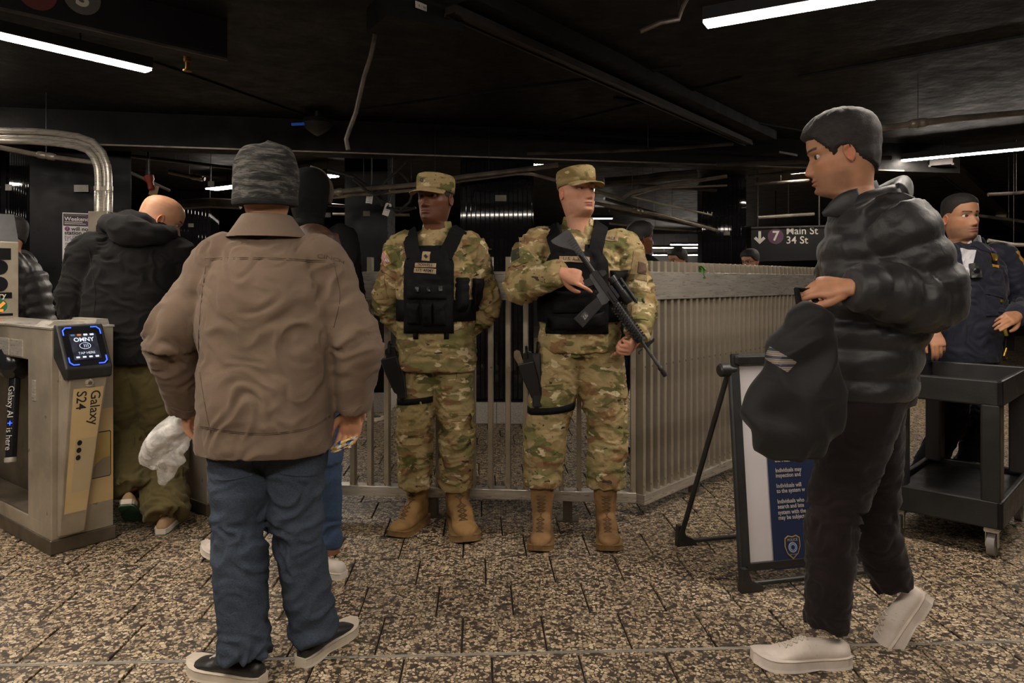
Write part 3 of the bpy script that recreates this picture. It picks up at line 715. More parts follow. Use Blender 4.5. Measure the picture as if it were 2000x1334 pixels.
# ================================================================ turnstiles
ta = Vector((-2.17, 3.376, 0)); TA, TLn = U.copy(), Vector((-U.y, U.x, 0))
M_TS = frame_M(ta, TA, (0, 0, 1))
M_CREAM = pmat('cream_sticker', srgb(196, 168, 120), srgb(208, 182, 134), 5, 0.45)
M_CREAM2 = pmat('cream_phone_back', srgb(178, 158, 122), srgb(200, 180, 144), 2.5, 0.35)
M_TAUPE = pmat('taupe_print', srgb(126, 112, 92), srgb(150, 136, 114), 3, 0.4)
M_YELO = pmat('yellow_print', srgb(176, 150, 84), srgb(206, 182, 118), 4, 0.4)
M_GLOSS = pmat('gloss_black', (0.008, 0.008, 0.009), (0.014, 0.014, 0.016), 8, 0.16)
M_LEDB = emat('blue_led', (0.02, 0.06, 1.0), 1.6)
M_SCRT = emat('screen_text', (0.6, 0.68, 0.85), 0.22)
def m_screen():
    n = NT('reader_screen'); vec = n.coords((1, 1, 1)); f = n.noise(vec, 35, 4)
    n.set(Base_Color=(0.02, 0.02, 0.03), Roughness=0.15, Emission_Color=n.ramp(f, [(0.45, (0.004, 0.005, 0.012)), (0.75, (0.10, 0.10, 0.12))]), Emission_Strength=0.22)
    return n.m
M_SCREEN = m_screen()
def ellipse_poly(cx, cy, rx, ry, k=18): return [(cx + rx * math.cos(2 * math.pi * i / k), cy + ry * math.sin(2 * math.pi * i / k)) for i in range(k)]
def plane_poly(name, poly, o, x, y, mat, parent):
    o, x, y = Vector(o), Vector(x), Vector(y)
    return link_mesh(name, [o + x * u + y * v for u, v in poly], [list(range(len(poly)))], mat, parent, world=False)
def turnstile(M, label, full=True):
    t = thing('turnstile', label, 'turnstile', M=M)
    X, Y_, Z = Vector((1, 0, 0)), Vector((0, 1, 0)), Vector((0, 0, 1))
    B = lambda nm, c, s, mat, bev=0.004, par=t: MB().box(c, s, None, bev).build(nm, mat, par, world=False)
    B('plinth', (0.14, 0.85, 0.035), (0.30, 1.72, 0.07), M_STEELD, 0.006)
    B('base_box', (0.14, 0.85, 0.10), (0.28, 1.70, 0.07), M_STEELW)
    B('pylon', (0.14, 0.14, 0.60), (0.28, 0.28, 0.94), M_STEELW)
    B('pylon', (0.14, 1.56, 0.60), (0.28, 0.28, 0.94), M_STEELW)
    B('bay_back', (0.22, 0.85, 0.53), (0.12, 1.16, 0.80), M_STEELD)
    B('bay_floor', (0.08, 0.85, 0.14), (0.15, 1.15, 0.012), M_STEELD)
    hd = B('head_housing', (0.14, 0.85, 0.985), (0.28, 1.16, 0.16), M_STEELW)
    for q in (0.42, 0.60): B('seam_panel', (-0.001, q, 0.955), (0.006, 0.15, 0.085), M_STEEL, 0.001, hd)
    B('top_cover', (0.14, 0.85, 1.068), (0.29, 1.71, 0.012), M_STEEL, 0.003)
    B('latch', (-0.002, 0.20, 0.76), (0.006, 0.04, 0.10), M_STEEL, 0.002)
    # card slot on the lid
    mb = MB(); mb.prism([(0.03, 1.074), (0.25, 1.074), (0.235, 1.096), (0.06, 1.096)], 0.13, 0.27); mb.build('card_slot', M_STEEL, t, world=False)
    mb = MB(); mb.prism([(0.20, 1.074), (0.27, 1.074), (0.262, 1.104), (0.21, 1.104)], 0.02, 0.30); mb.build('card_slot', M_STEEL, t, world=False)
    # entry display
    dsp = B('entry_display', (0.14, 1.30, 1.30), (0.28, 0.12, 0.46), M_STEELW, 0.004)
    mb = MB(); mb.prism([(1.24, 1.53), (1.36, 1.53), (1.36, 1.66), (1.31, 1.70)], 0.0, 0.28, Matrix(((0, 1, 0, 0), (1, 0, 0, 0), (0, 0, 1, 0), (0, 0, 0, 1)))); mb.build('display_hood', M_PLASTIC, dsp, world=False)
    yb = 1.238
    plane_poly('window', [(0.03, 1.42), (0.24, 1.42), (0.24, 1.49), (0.03, 1.49)], (0, yb, 0), X, Z, M_GLOSS, dsp)
    for zc in (1.375, 1.275): plane_poly('lens', ellipse_poly(0.18, zc, 0.045, 0.045), (0, yb, 0), X, Z, M_GLOSS, dsp)
    plane_poly('name_strip', [(0.03, 1.19), (0.245, 1.19), (0.245, 1.225), (0.03, 1.225)], (0, yb, 0), X, Z, M_GLOSS, dsp)
    M_GL = MATS.get('green_lens') or emat('green_lens', (0.01, 0.09, 0.04), 0.1)
    M_OR = MATS.get('orange_arrow') or emat('orange_arrow', (1.0, 0.22, 0.03), 0.22)
    plane_poly('lens', ellipse_poly(0.18, 1.145, 0.042, 0.042), (0, yb, 0), X, Z, M_GL, dsp)
    for pl in ([(0.20, 1.172), (0.212, 1.16), (0.17, 1.118), (0.158, 1.13)], [(0.15, 1.155), (0.165, 1.155), (0.165, 1.11), (0.15, 1.11)], [(0.15, 1.125), (0.2, 1.125), (0.2, 1.11), (0.15, 1.11)]):
        plane_poly('arrow', pl, (0, yb - 0.002, 0), X, Z, M_OR, dsp)
    flat = lambda nm, s, size, mat, o, x, y, par, al='CENTER', bold=0.0: _flat_local(nm, s, size, mat, o, x, y, par, al, bold)
    flat('lettering', 'Entry', 0.045, M_SIGNW, (0.165, yb - 0.002, 1.207), X, Z, dsp, 'CENTER', 0.001)
    plane_poly('slot_strip', [(0.0, 1.085), (0.25, 1.085), (0.25, 1.10), (0.0, 1.10)], (0, yb, 0), X, Z, M_GLOSS, dsp)
    # tripod arms
    hub = Vector((0.06, 0.62, 0.86))
    mb = MB(); mb.lathe(hub + Vector((0.06, 0.06, 0.06)), hub + Vector((-0.05, -0.05, -0.05)), [(0, 0.09), (0.5, 0.10), (0.8, 0.08), (1, 0.03)], 18); mb.build('hub', M_GLOSS, t, smooth='auto', world=False)
    for dr, nm in ((Vector((-0.10, -0.17, -0.95)), 1), (Vector((-0.98, -0.05, 0.03)), 2), (Vector((-0.2, 0.9, -0.2)), 3)):
        if nm != 1 and not full: continue
        dr.normalize(); a = hub + dr * 0.05; b = hub + dr * 0.50
        if nm == 2: continue
        mb = MB(); mb.tube([a, b], 0.026, 16); arm = mb.build('arm', M_GLOSS, t, smooth='auto', world=False)
        mb = MB(); mb.lathe(a, a + dr * 0.03, [(0, 0.036), (0.3, 0.038), (0.7, 0.038), (1, 0.03)], 16); mb.build('collar', M_STEEL, arm, smooth='auto', world=False)
        mb = MB(); mb.lathe(b - dr * 0.012, b + dr * 0.018, [(0, 0.028), (0.5, 0.029), (0.8, 0.027), (1, 0.015)], 16); mb.build('end_cap', M_STEEL, arm, smooth='auto', world=False)
        if nm == 1:
            nrm = Vector((-0.72, -0.65, 0.1)); nrm = (nrm - dr * nrm.dot(dr)).normalized()
            flat('lettering', 'Galaxy AI', 0.042, M_SIGNW, hub + dr * 0.205 + nrm * 0.028, dr, nrm.cross(dr), arm, 'CENTER', 0.0)
            flat('lettering', 'is here', 0.042, M_SIGNW, hub + dr * 0.395 + nrm * 0.028, dr, nrm.cross(dr), arm, 'CENTER', 0.0)
            flat('lettering', '+', 0.05, M_LEDB, hub + dr * 0.315 + nrm * 0.028, dr, nrm.cross(dr), arm, 'CENTER', 0.0)
    # reader: leaning pedestal with a tilted screen
    yz = Matrix(((0, 1, 0, 0), (1, 0, 0, 0), (0, 0, 1, 0), (0, 0, 0, 1)))       # prism profile in (y, z), swept along x
    ped = MB()
    top = [(0.03, -0.122), (0.20, -0.122), (0.20, -0.001), (0.03, -0.001)]; bot = [(0.022, -0.03), (0.135, -0.03), (0.135, -0.001), (0.022, -0.001)]
    ped.add([(x, y, 0.84 if y < -0.05 else 0.94) for x, y in top] + [(x, y, 0.085) for x, y in bot], [[0, 1, 2, 3], [7, 6, 5, 4], [0, 4, 5, 1], [1, 5, 6, 2], [2, 6, 7, 3], [3, 7, 4, 0]])
    pedo = ped.build('reader_pedestal', M_STEELW, t, world=False)
    bv = pedo.modifiers.new('bevel', 'BEVEL'); bv.width = 0.006; bv.segments = 2
    mb = MB(); mb.prism([(0.004, 1.085), (-0.03, 1.085), (-0.142, 0.885), (-0.135, 0.835), (-0.115, 0.83), (0.004, 0.93)], 0.008, 0.215, yz)
    rd = mb.build('reader_head', M_PLASTIC, t, world=False)
    bv = rd.modifiers.new('bevel', 'BEVEL'); bv.width = 0.009; bv.segments = 3
    fT, fB = Vector((0, -0.03, 1.085)), Vector((0, -0.142, 0.885)); fy = (fT - fB).normalized(); fn = Vector((0, fy.z, -fy.y)) * -1
    fl = (fT - fB).length
    fo = (fT + fB) / 2 + Vector((0.1115, 0, 0)) + fn * 0.0015
    w2, h2 = 0.088, fl / 2 - 0.012
    plane_poly('glass', rrect(2 * w2, 2 * h2, 0.02), fo, X, fy, M_GLOSS, rd)
    plane_poly('screen', rrect(0.12, 0.135, 0.004), fo + fn * 0.001 + fy * -0.005, X, fy, M_SCREEN, rd)
    for sx in (-1, 1):
        for sy in (-1, 1):
            pts = [(sx * (w2 - 0.006), sy * (h2 - 0.045)), (sx * (w2 - 0.006), sy * (h2 - 0.020)), (sx * (w2 - 0.020), sy * (h2 - 0.006)), (sx * (w2 - 0.045), sy * (h2 - 0.006))]
            mb = MB(); mb.tube([fo + X * u + fy * v + fn * 0.002 for u, v in pts], 0.0028, 6); mb.build('corner_light', M_LEDB, rd, world=False)
    flat('lettering', 'OMNY', 0.030, M_SCRT, fo + fn * 0.003 + fy * 0.030, X, fy, rd, 'CENTER', 0.0006)
    flat('lettering', 'TAP HERE', 0.017, M_SCRT, fo + fn * 0.003 - fy * 0.040, X, fy, rd)
    mb = MB()
    el = [fo + fn * 0.003 + X * u + fy * v for u, v in ellipse_poly(0, -0.002, 0.024, 0.016, 20)]; mb.tube(el + [el[0]], 0.0012, 5)
    mb.build('tap_symbol', M_SCRT, rd, world=False)
    for k in (-1, 0, 1):
        ar = [fo + fn * 0.003 + X * (k * 0.008 + 0.005 * math.cos(q)) + fy * (-0.002 + 0.009 * math.sin(q)) for q in (-1, -0.5, 0, 0.5, 1)]
        mb = MB(); mb.tube(ar, 0.0011, 5); mb.build('tap_wave', M_SCRT, rd, world=False)
    for k, mt in enumerate((M_PBLUE, M_PORA, M_SCRT, M_SCRT)):
        plane_poly('card_mark', rrect(0.018, 0.010, 0.002), fo + fn * 0.003 + X * (-0.044 + k * 0.028) + fy * 0.056, X, fy, mt, rd)
        plane_poly('card_mark', rrect(0.016, 0.009, 0.002), fo + fn * 0.003 + X * (-0.042 + k * 0.028) - fy * 0.060, X, fy, M_SCRT, rd)
    # stickers on the pedestal front
    pt, pb = Vector((0, -0.122, 0.84)), Vector((0, -0.03, 0.085)); py = (pt - pb).normalized(); pn = Vector((0, -py.z, py.y)); pl_ = (pt - pb).length
    def pedp(s_, q):  # s_ 0..1 across, q 0..1 up
        x = 0.022 + q * 0.008 + s_ * (0.113 + q * 0.057); return pb + py * (q * pl_) + Vector((x, 0, 0)) + pn * 0.002
    quad = lambda nm, s0_, s1_, q0, q1, k, mat: link_mesh(nm, [pedp(s0_, q0) + pn * k, pedp(s1_, q0) + pn * k, pedp(s1_, q1) + pn * k, pedp(s0_, q1) + pn * k], [[0, 1, 2, 3]], mat, t, world=False)
    quad('sticker', 0.12, 0.93, 0.14, 0.93, 0.0, M_CREAM)
    quad('phone_print', 0.30, 0.92, 0.27, 0.61, 0.0012, M_CREAM2)
    for k in range(3):
        c = pedp(0.42, 0.585 - k * 0.047) + pn * 0.002
        plane_poly('camera_print', ellipse_poly(0, 0, 0.011, 0.013), c, X, py, M_GLOSS, t)
    flat('lettering', 'Galaxy', 0.062, M_INK, pedp(0.74, 0.80) + pn * 0.0012, -py, X, t, 'CENTER', 0.0006)
    flat('lettering', 'S24', 0.062, M_INK, pedp(0.34, 0.855) + pn * 0.0012, -py, X, t, 'CENTER', 0.0006)
    c = pb + py * (pl_ * 0.962) + Vector((0.118, 0, 0)) + pn * 0.003
    mb = MB(); mb.lathe(c - pn * 0.004, c + pn * 0.006, [(0, 0.019), (0.8, 0.019), (1, 0.015)], 18); lk = mb.build('lock', M_STEEL, t, smooth='auto', world=False)
    plane_poly('keyhole', ellipse_poly(0, 0, 0.009, 0.009), c + pn * 0.007, X, py, M_STEELD, lk)
    # sticker on the end face
    e = lambda nm, poly, k, mat: plane_poly(nm, poly, (0, -0.001 - k, 0), X, Z, mat, t)
    e('sticker', [(0.14, 0.20), (0.278, 0.20), (0.278, 0.66), (0.15, 0.66)], 0.0005, M_CREAM)
    e('phone_print', [(0.14, 0.32), (0.262, 0.32), (0.268, 0.328), (0.268, 0.54), (0.262, 0.548), (0.14, 0.548)], 0.001, M_INK)
    e('phone_print', [(0.14, 0.325), (0.260, 0.325), (0.264, 0.330), (0.264, 0.538), (0.260, 0.543), (0.14, 0.543)], 0.0015, M_YELO)
    e('phone_print', [(0.14, 0.326), (0.262, 0.326), (0.262, 0.42), (0.23, 0.415), (0.20, 0.395), (0.17, 0.36)], 0.0018, M_TAUPE)
    return t
def _flat_local(nm, s, size, mat, o, x, y, par, al, bold):
    V_, Fc = text_arrays(s, size, 0.0, al, 1.0, bold)
    o, x, y = np.array(Vector(o)), np.array(Vector(x)), np.array(Vector(y))
    W = o + V_[:, :1] * x + V_[:, 1:2] * y
    return link_mesh(nm, W, Fc, mat, par, world=False)
t1 = turnstile(M_TS, 'stainless turnstile with a lit tap reader beside the olive trousered person')
t2 = copy_tree(t1, M=frame_M(ta + TA * 0.75 - TLn * 0.05, TA, (0, 0, 1)))
t2['label'] = 'stainless turnstile half hidden behind the white plastic bag'
for o in (t1, t2): o['group'] = 'turnstiles'
# ---- steel gate pipe
gp = P(201, 600, 5.25)
t = thing('gate_pipe', 'bent triple steel tube rising from a steel box post behind the turnstile', 'gate frame', (gp.x, gp.y, 0))
mb = MB(); mb.box((gp.x - 0.0, gp.y, 0.90), (0.145, 0.13, 1.80), bevel=0.006); mb.build('box_post', M_STEELW, t)
for k in range(3):
    off = (k - 1) * 0.040
    pts = []
    for (x, y) in ((202, 415), (202, 345), (200, 325), (192, 303), (176, 285), (150, 276), (110, 270), (60, 266), (0, 265), (-120, 264)):
        p = P(x, y, 5.25); pts.append(p)
    pts2 = []
    for i, p in enumerate(pts):
        tg = (pts[min(i + 1, len(pts) - 1)] - pts[max(i - 1, 0)]).normalized(); nr = Vector((-tg.z, 0, tg.x))
        pts2.append(p - nr * off * 0.95 + Vector((0, 0.03 * (k == 1), 0)))
    mb = MB(); mb.tube(pts2, 0.0235, 12); mb.build('tube', M_STEEL, t, smooth='auto')
    p = pts2[0]
    mb = MB(); mb.lathe(P(0, 0, 1) * 0 + Vector((p.x, p.y, P(0, 415, 5.25).z)), Vector((p.x, p.y, P(0, 364, 5.25).z)), [(0, 0.027), (0.8, 0.027), (0.82, 0.025), (0.84, 0.029), (1, 0.029)], 14); mb.build('sleeve', M_STEEL, t, smooth='auto')

# ================================================================ sandwich board
fl, fr = G(1450, 1157), G(1752, 1124)
bl = G(1325, 1066); dx = (fr - fl); br = bl + dx * 0.98
tl = P(1425, 692, 3.20); tr = tl + Vector((dx.x, dx.y, 0))
t = thing('sandwich_board', 'black framed sandwich board with a navy police inspection notice', 'sign', (fl + fr) / 2, 0)
dxn = dx.normalized(); lean = (tl - fl)
M_BOARDW = pmat('board_white', srgb(196, 190, 190), srgb(208, 202, 202), 3, 0.5)
M_NAVYP = pmat('navy_print', srgb(24, 35, 66), srgb(30, 42, 76), 4, 0.5)
def bp(u, v, k=0.0):
    """u across 0..1, v up the leaning front 0..1, k out of the face"""
    nb = dxn.cross(lean.normalized()); nb = nb if nb.y < 0 else -nb
    return fl + dx * u + lean * v + nb * k
def btube(nm, pts, r, mat=M_PLASTIC): return MB().tube(pts, r, 10).build(nm, mat, t, smooth='auto')
btube('front_leg', [bp(0.0, 0.02), bp(0.0, 0.94)], 0.013); btube('front_leg', [bp(1.0, 0.02), bp(1.0, 0.94)], 0.013)
btube('front_bar', [bp(0.02, 0.03), bp(0.98, 0.03)], 0.011); btube('back_leg', [bl, tl - Vector((0, 0, 0.06))], 0.012); btube('back_leg', [br, tr - Vector((0, 0, 0.06))], 0.012)
btube('back_bar', [bl + Vector((0, 0, 0.02)), br + Vector((0, 0, 0.02))], 0.011)
for c, dd in ((bp(0, 0.0), dxn), (bp(1, 0.0), -dxn), (bl, dxn), (br, -dxn)):
    mb = MB(); z = Vector((0, 0, 1)); sidev = dd.cross(z) * 0.016
    poly = [(-0.012, 0), (0.09, 0), (0.085, 0.026), (0.035, 0.05), (0.016, 0.10), (-0.006, 0.10)]
    mb.add([c + dd * u + z * v + sidev for u, v in poly] + [c + dd * u + z * v - sidev for u, v in poly], [list(range(6)), list(range(11, 5, -1))] + [[i, (i + 1) % 6, 6 + (i + 1) % 6, 6 + i] for i in range(6)])
    mb.build('foot', M_PLASTIC, t)
fi = [(0.045, 0.10), (0.955, 0.10), (0.955, 0.99), (0.045, 0.99)]
mb = MB(); mb.add([bp(u, v, -0.012) for u, v in fi] + [bp(u, v, 0.004) for u, v in fi], [[0, 1, 2, 3], [7, 6, 5, 4]] + [[i, (i + 1) % 4, 4 + (i + 1) % 4, 4 + i] for i in range(4)]); mb.build('board_panel', M_BOARDW, t)
for p_, q_ in (((0.03, 0.10), (0.03, 1.0)), ((0.97, 0.10), (0.97, 1.0)), ((0.03, 0.10), (0.97, 0.10))): MB().beam(bp(*p_), bp(*q_), 0.03, 0.03, (0, 1, 0)).build('panel_frame', M_PLASTIC, t)
mb = MB(); mb.beam(bp(0.015, 0.975, 0.004), bp(0.985, 0.975, 0.004), 0.045, 0.06, (0, 1, 0), 0.01); mb.build('top_clip', M_PLASTIC, t)
mb = MB(); c = bp(-0.01, 0.93); mb.lathe(c - dxn * 0.05, c + dxn * 0.03, [(0, 0.022), (0.1, 0.03), (0.6, 0.03), (0.62, 0.018), (1, 0.018)], 14); mb.build('pivot_knob', M_PLASTIC, t, smooth='auto')
mb = MB(); c = bp(1.01, 0.93); mb.lathe(c + dxn * 0.05, c - dxn * 0.03, [(0, 0.022), (0.1, 0.03), (0.6, 0.03), (0.62, 0.018), (1, 0.018)], 14); mb.build('pivot_knob', M_PLASTIC, t, smooth='auto')
# navy notice, standing a little low on the board
Ld = lean.length; Wd = dx.length
n0, n1 = 0.20, 0.80
mb = MB(); mb.add([bp(u, v, k) for k in (0.006, 0.010) for u, v in ((n0, 0.075), (n1, 0.075), (n1, 0.86), (n0, 0.86))], [[0, 1, 2, 3], [7, 6, 5, 4]] + [[i, (i + 1) % 4, 4 + (i + 1) % 4, 4 + i] for i in range(4)]); notice = mb.build('notice', M_NAVYP, t)
nb = dxn.cross(lean.normalized()); nb = nb if nb.y < 0 else -nb
M_BT = lambda u, v: frame_M(bp(u, v, 0.012), dxn, nb)
lines = [(898, 'to inspection'), (908, 'the Mass Transit'), (928, 'Individuals may'), (938, 'inspection and'), (958, 'Individuals will'), (968, 'to the system w'), (988, 'Individuals who'), (998, 'search and late'), (1009, 'system with the'), (1019, 'may be subject')]
for yy, s in lines:
    flat_text('lettering', s, 0.0245, M_SIGNW, notice, M_BT(n0 + 0.042, (1150 - yy) / 460.0), 'LEFT', bold=0.0005, squash=0.86)
# police shield
sc_ = bp(n0 + 0.12, 0.165, 0.012)
SU = lean.normalized()
shield = [(-0.036, 0.035), (-0.02, 0.045), (0, 0.04), (0.02, 0.045), (0.036, 0.035), (0.038, 0.0), (0.026, -0.03), (0, -0.052), (-0.026, -0.03), (-0.038, 0.0)]
def shp(k, s): return [sc_ + dxn * (x * s) + SU * (y * s) + nb * k for x, y in shield]
M_GOLD = pmat('gold_print', srgb(170, 140, 70), srgb(190, 160, 90), 12, 0.5)
sh = link_mesh('shield', shp(0.0, 1.0), [list(range(10))], M_GOLD, notice); link_mesh('shield', shp(0.0008, 0.90), [list(range(10))], M_NAVYP, notice)
flat_text('lettering', 'POLICE', 0.015, M_SIGNW, notice, frame_M(sc_ + SU * 0.026 + nb * 0.002, dxn, nb))
for rr_, mt, k in ((0.021, M_SIGNW, 0.0014), (0.018, M_PBLUE, 0.0018), (0.012, M_SIGNW, 0.0022), (0.010, M_NAVYP, 0.0026)):
    V_, F_ = disc(sc_ - SU * 0.004 + nb * k, dxn, nb, rr_, k=18); link_mesh('seal', V_, F_, mt, notice)
flat_text('lettering', 'NEW YORK', 0.007, M_SIGNW, notice, frame_M(sc_ - SU * 0.033 + nb * 0.002, dxn, nb))

# ================================================================ utility cart
cc = Vector((2.26, 3.30, 0)); ca = Vector((-0.80, 0.60, 0)); cb = Vector((0.69, 0.724, 0)); LA, LB = 0.52, 0.80
Mc = Matrix((cb, Vector((-cb.y, cb.x, 0)), Vector((0, 0, 1)))).transposed().to_4x4(); Mc.translation = cc
t = thing('utility_cart', 'black plastic two shelf utility cart on casters in front of the officer', 'cart', M=Mc)
# local x: along the long side (away), y: to the left
W_, L_ = 0.50, 0.80
def tray(z0, z1, nm, deep):
    mb = MB()
    th = 0.03
    mb.box((L_ / 2, W_ / 2, z0 + deep / 2 + 0.01), (L_ - 0.01, W_ - 0.01, deep))
    for c, s in (((th / 2, W_ / 2), (th, W_)), ((L_ - th / 2, W_ / 2), (th, W_)), ((L_ / 2, th / 2), (L_, th)), ((L_ / 2, W_ - th / 2), (L_, th))):
        mb.box((c[0], c[1], (z0 + z1) / 2), (s[0], s[1], z1 - z0), None, 0.008)
    return mb.build(nm, M_CARTP, t, world=False)
tray(0.71, 0.83, 'top_tray', 0.02); tray(0.14, 0.27, 'bottom_shelf', 0.09)
for x, y in ((0.05, 0.05), (0.05, W_ - 0.05), (L_ - 0.05, 0.05), (L_ - 0.05, W_ - 0.05)):
    mb = MB(); mb.box((x, y, 0.49), (0.10, 0.08, 0.46), None, 0.01); mb.build('post', M_CARTP, t, world=False)
    mb = MB(); mb.tube([(x, y - 0.016, 0.055), (x, y + 0.016, 0.055)], 0.055, 18); wh = mb.build('caster_wheel', MATS.get('caster_grey') or pmat('caster_grey', srgb(96, 90, 84), srgb(130, 124, 116), 10, 0.5), t, smooth='auto', world=False)
    mb = MB(); mb.box((x, y, 0.13), (0.05, 0.06, 0.03)); mb.box((x, y - 0.024, 0.09), (0.03, 0.004, 0.09)); mb.box((x, y + 0.024, 0.09), (0.03, 0.004, 0.09)); mb.build('fork', M_STEEL, wh, world=False)
# ================================================================ figure kit
def _hash(ix, iy, iz, seed):
    h = (ix * 374761393 + iy * 668265263 + iz * 2147483647 + seed * 1274126177) & 0xFFFFFFFF
    h = ((h ^ (h >> 13)) * 1274126177) & 0xFFFFFFFF
    h = h ^ (h >> 16)
    return h
def pnoise(p, seed=0):
    p = np.asarray(p, dtype=np.float64); i = np.floor(p).astype(np.int64); f = p - i
    u = f * f * f * (f * (f * 6 - 15) + 10); out = 0
    for dx_ in (0, 1):
        for dy_ in (0, 1):
            for dz_ in (0, 1):
                h = _hash(i[:, 0] + dx_, i[:, 1] + dy_, i[:, 2] + dz_, seed)
                g = np.stack([(h & 1023) / 511.5 - 1, ((h >> 10) & 1023) / 511.5 - 1, ((h >> 20) & 1023) / 511.5 - 1], 1)
                d = g[:, 0] * (f[:, 0] - dx_) + g[:, 1] * (f[:, 1] - dy_) + g[:, 2] * (f[:, 2] - dz_)
                w = (u[:, 0] if dx_ else 1 - u[:, 0]) * (u[:, 1] if dy_ else 1 - u[:, 1]) * (u[:, 2] if dz_ else 1 - u[:, 2])
                out = out + w * d
    return out
def ridge(p, seed=0): return 1 - np.abs(pnoise(p, seed)) * 2.2

def catmull(pts, sub):
    pts = [np.asarray(p, dtype=float) for p in pts]
    if len(pts) < 3 or sub <= 1:
        if sub <= 1: return pts
        return [pts[0] + (pts[1] - pts[0]) * k / sub for k in range(sub + 1)]
    q = [2 * pts[0] - pts[1]] + pts + [2 * pts[-1] - pts[-2]]; out = []
    for i in range(1, len(q) - 2):
        for k in range(sub):
            t = k / sub
            out.append(0.5 * (2 * q[i] + (q[i + 1] - q[i - 1]) * t + (2 * q[i - 1] - 5 * q[i] + 4 * q[i + 1] - q[i + 2]) * t * t + (3 * q[i] - q[i - 1] - 3 * q[i + 1] + q[i + 2]) * t ** 3))
    out.append(pts[-1]); return out

def loft(rings, closed=True):
    n = len(rings[0]); k = len(rings); V_ = np.concatenate([np.asarray(r) for r in rings])
    Fc = [[i * n + j, i * n + (j + 1) % n, (i + 1) * n + (j + 1) % n, (i + 1) * n + j] for i in range(k - 1) for j in range(n)]
    if closed: Fc += [list(range(n))[::-1], [(k - 1) * n + j for j in range(n)]]
    return V_, Fc

def limb(pts, radii, n=20, sub=5, ref=(0, 0, 1), e=2.0):
    """tapering tube along joints; radii r or (along ref, across)"""
    rr = [np.array([r, r] if not isinstance(r, (tuple, list)) else r, dtype=float) for r in radii]
    P_ = catmull([np.array(p) for p in pts], sub); Rr = catmull(rr, sub) if len(rr) > 2 else catmull(rr, sub)
    rings = []; k = len(P_); a = None; ref = np.asarray(ref, dtype=float)
    for i in range(k):
        t = P_[min(i + 1, k - 1)] - P_[max(i - 1, 0)]; t /= np.linalg.norm(t) + 1e-9
        q = ref - t * ref.dot(t)
        if np.linalg.norm(q) < 0.25 and a is not None: q = a - t * a.dot(t)
        elif a is not None and q.dot(a) < 0: q = -q if np.linalg.norm(q) < 0.4 else q
        a = q / (np.linalg.norm(q) + 1e-9); b = np.cross(t, a)
        w = np.arange(n) * 2 * math.pi / n; c, s = np.cos(w), np.sin(w)
        c = np.sign(c) * np.abs(c) ** (2 / e); s = np.sign(s) * np.abs(s) ** (2 / e)
        rings.append(P_[i] + np.outer(c * Rr[i][0], a) + np.outer(s * Rr[i][1], b))
    # rounded ends
    return loft(rings)

def torso(rings, n=36, sub=4):
    """rings: (centre, right-vector, rx, front depth, back depth, exponent)"""
    arr = [np.concatenate([np.array(c), np.array(r), [rx, f, b, e]]) for c, r, rx, f, b, e in rings]
    arr = catmull(arr, sub); out = []
    for q in arr:
        c, r = q[:3], q[3:6]; r = r / np.linalg.norm(r); rx, f, b, e = q[6:10]
        up = np.array([0, 0, 1.0]); fw = np.cross(r, up); fw /= np.linalg.norm(fw)      # right x up = forward (person's own right)
        fw = -fw
        w = np.arange(n) * 2 * math.pi / n; cs, sn = np.cos(w), np.sin(w)
        cs = np.sign(cs) * np.abs(cs) ** (2 / e); sn = np.sign(sn) * np.abs(sn) ** (2 / e)
        dep = np.where(sn > 0, f, b)
        out.append(c + np.outer(cs * rx, r) + np.outer(sn * dep, fw))
    return loft(out)

def joinm(parts):
    Vs, Fs, k = [], [], 0
    for V_, Fc in parts:
        V_ = np.asarray(V_, dtype=float).reshape(-1, 3); Vs.append(V_); Fs += [[i + k for i in f] for f in Fc]; k += len(V_)
    return np.concatenate(Vs), Fs

def fuse(parts, voxel=0.008, smooth=4):
    """merge overlapping closed pieces into one continuous skin"""
    V_, Fc = joinm(parts)
    me = bpy.data.meshes.new('tmp'); me.from_pydata(V_.tolist(), [], Fc)
    bm = bmesh.new(); bm.from_mesh(me); bmesh.ops.recalc_face_normals(bm, faces=bm.faces[:]); bm.to_mesh(me); bm.free()
    ob = bpy.data.objects.new('tmp', me); COL.objects.link(ob)
    rm = ob.modifiers.new('r', 'REMESH'); rm.mode = 'VOXEL'; rm.voxel_size = voxel; rm.adaptivity = 0
    if smooth:
        sm = ob.modifiers.new('s', 'SMOOTH'); sm.factor = 0.5; sm.iterations = smooth
    dg = bpy.context.evaluated_depsgraph_get(); ev = ob.evaluated_get(dg); m2 = ev.to_mesh()
    W = np.empty(len(m2.vertices) * 3); m2.vertices.foreach_get('co', W); W = W.reshape(-1, 3).copy()
    ls = np.empty(len(m2.loops), dtype=np.int32); m2.loops.foreach_get('vertex_index', ls)
    st = np.empty(len(m2.polygons), dtype=np.int32); m2.polygons.foreach_get('loop_start', st)
    tot = np.empty(len(m2.polygons), dtype=np.int32); m2.polygons.foreach_get('loop_total', tot)
    Fo = [ls[s:s + t].tolist() for s, t in zip(st, tot)]
    ev.to_mesh_clear(); bpy.data.objects.remove(ob); bpy.data.meshes.remove(me)
    return W, Fo

def vnormals(V_, Fc):
    V_ = np.asarray(V_); N = np.zeros_like(V_)
    q = np.array([f[:3] for f in Fc]); a, b, c = V_[q[:, 0]], V_[q[:, 1]], V_[q[:, 2]]
    fn = np.cross(b - a, c - a)
    for k in range(max(len(f) for f in Fc[:50] + Fc[-50:])):
        idx = np.array([f[k] if k < len(f) else f[0] for f in Fc]); np.add.at(N, idx, fn)
    return N / (np.linalg.norm(N, axis=1, keepdims=True) + 1e-12)

def displace(V_, Fc, d):
    return V_ + vnormals(V_, Fc) * d[:, None]

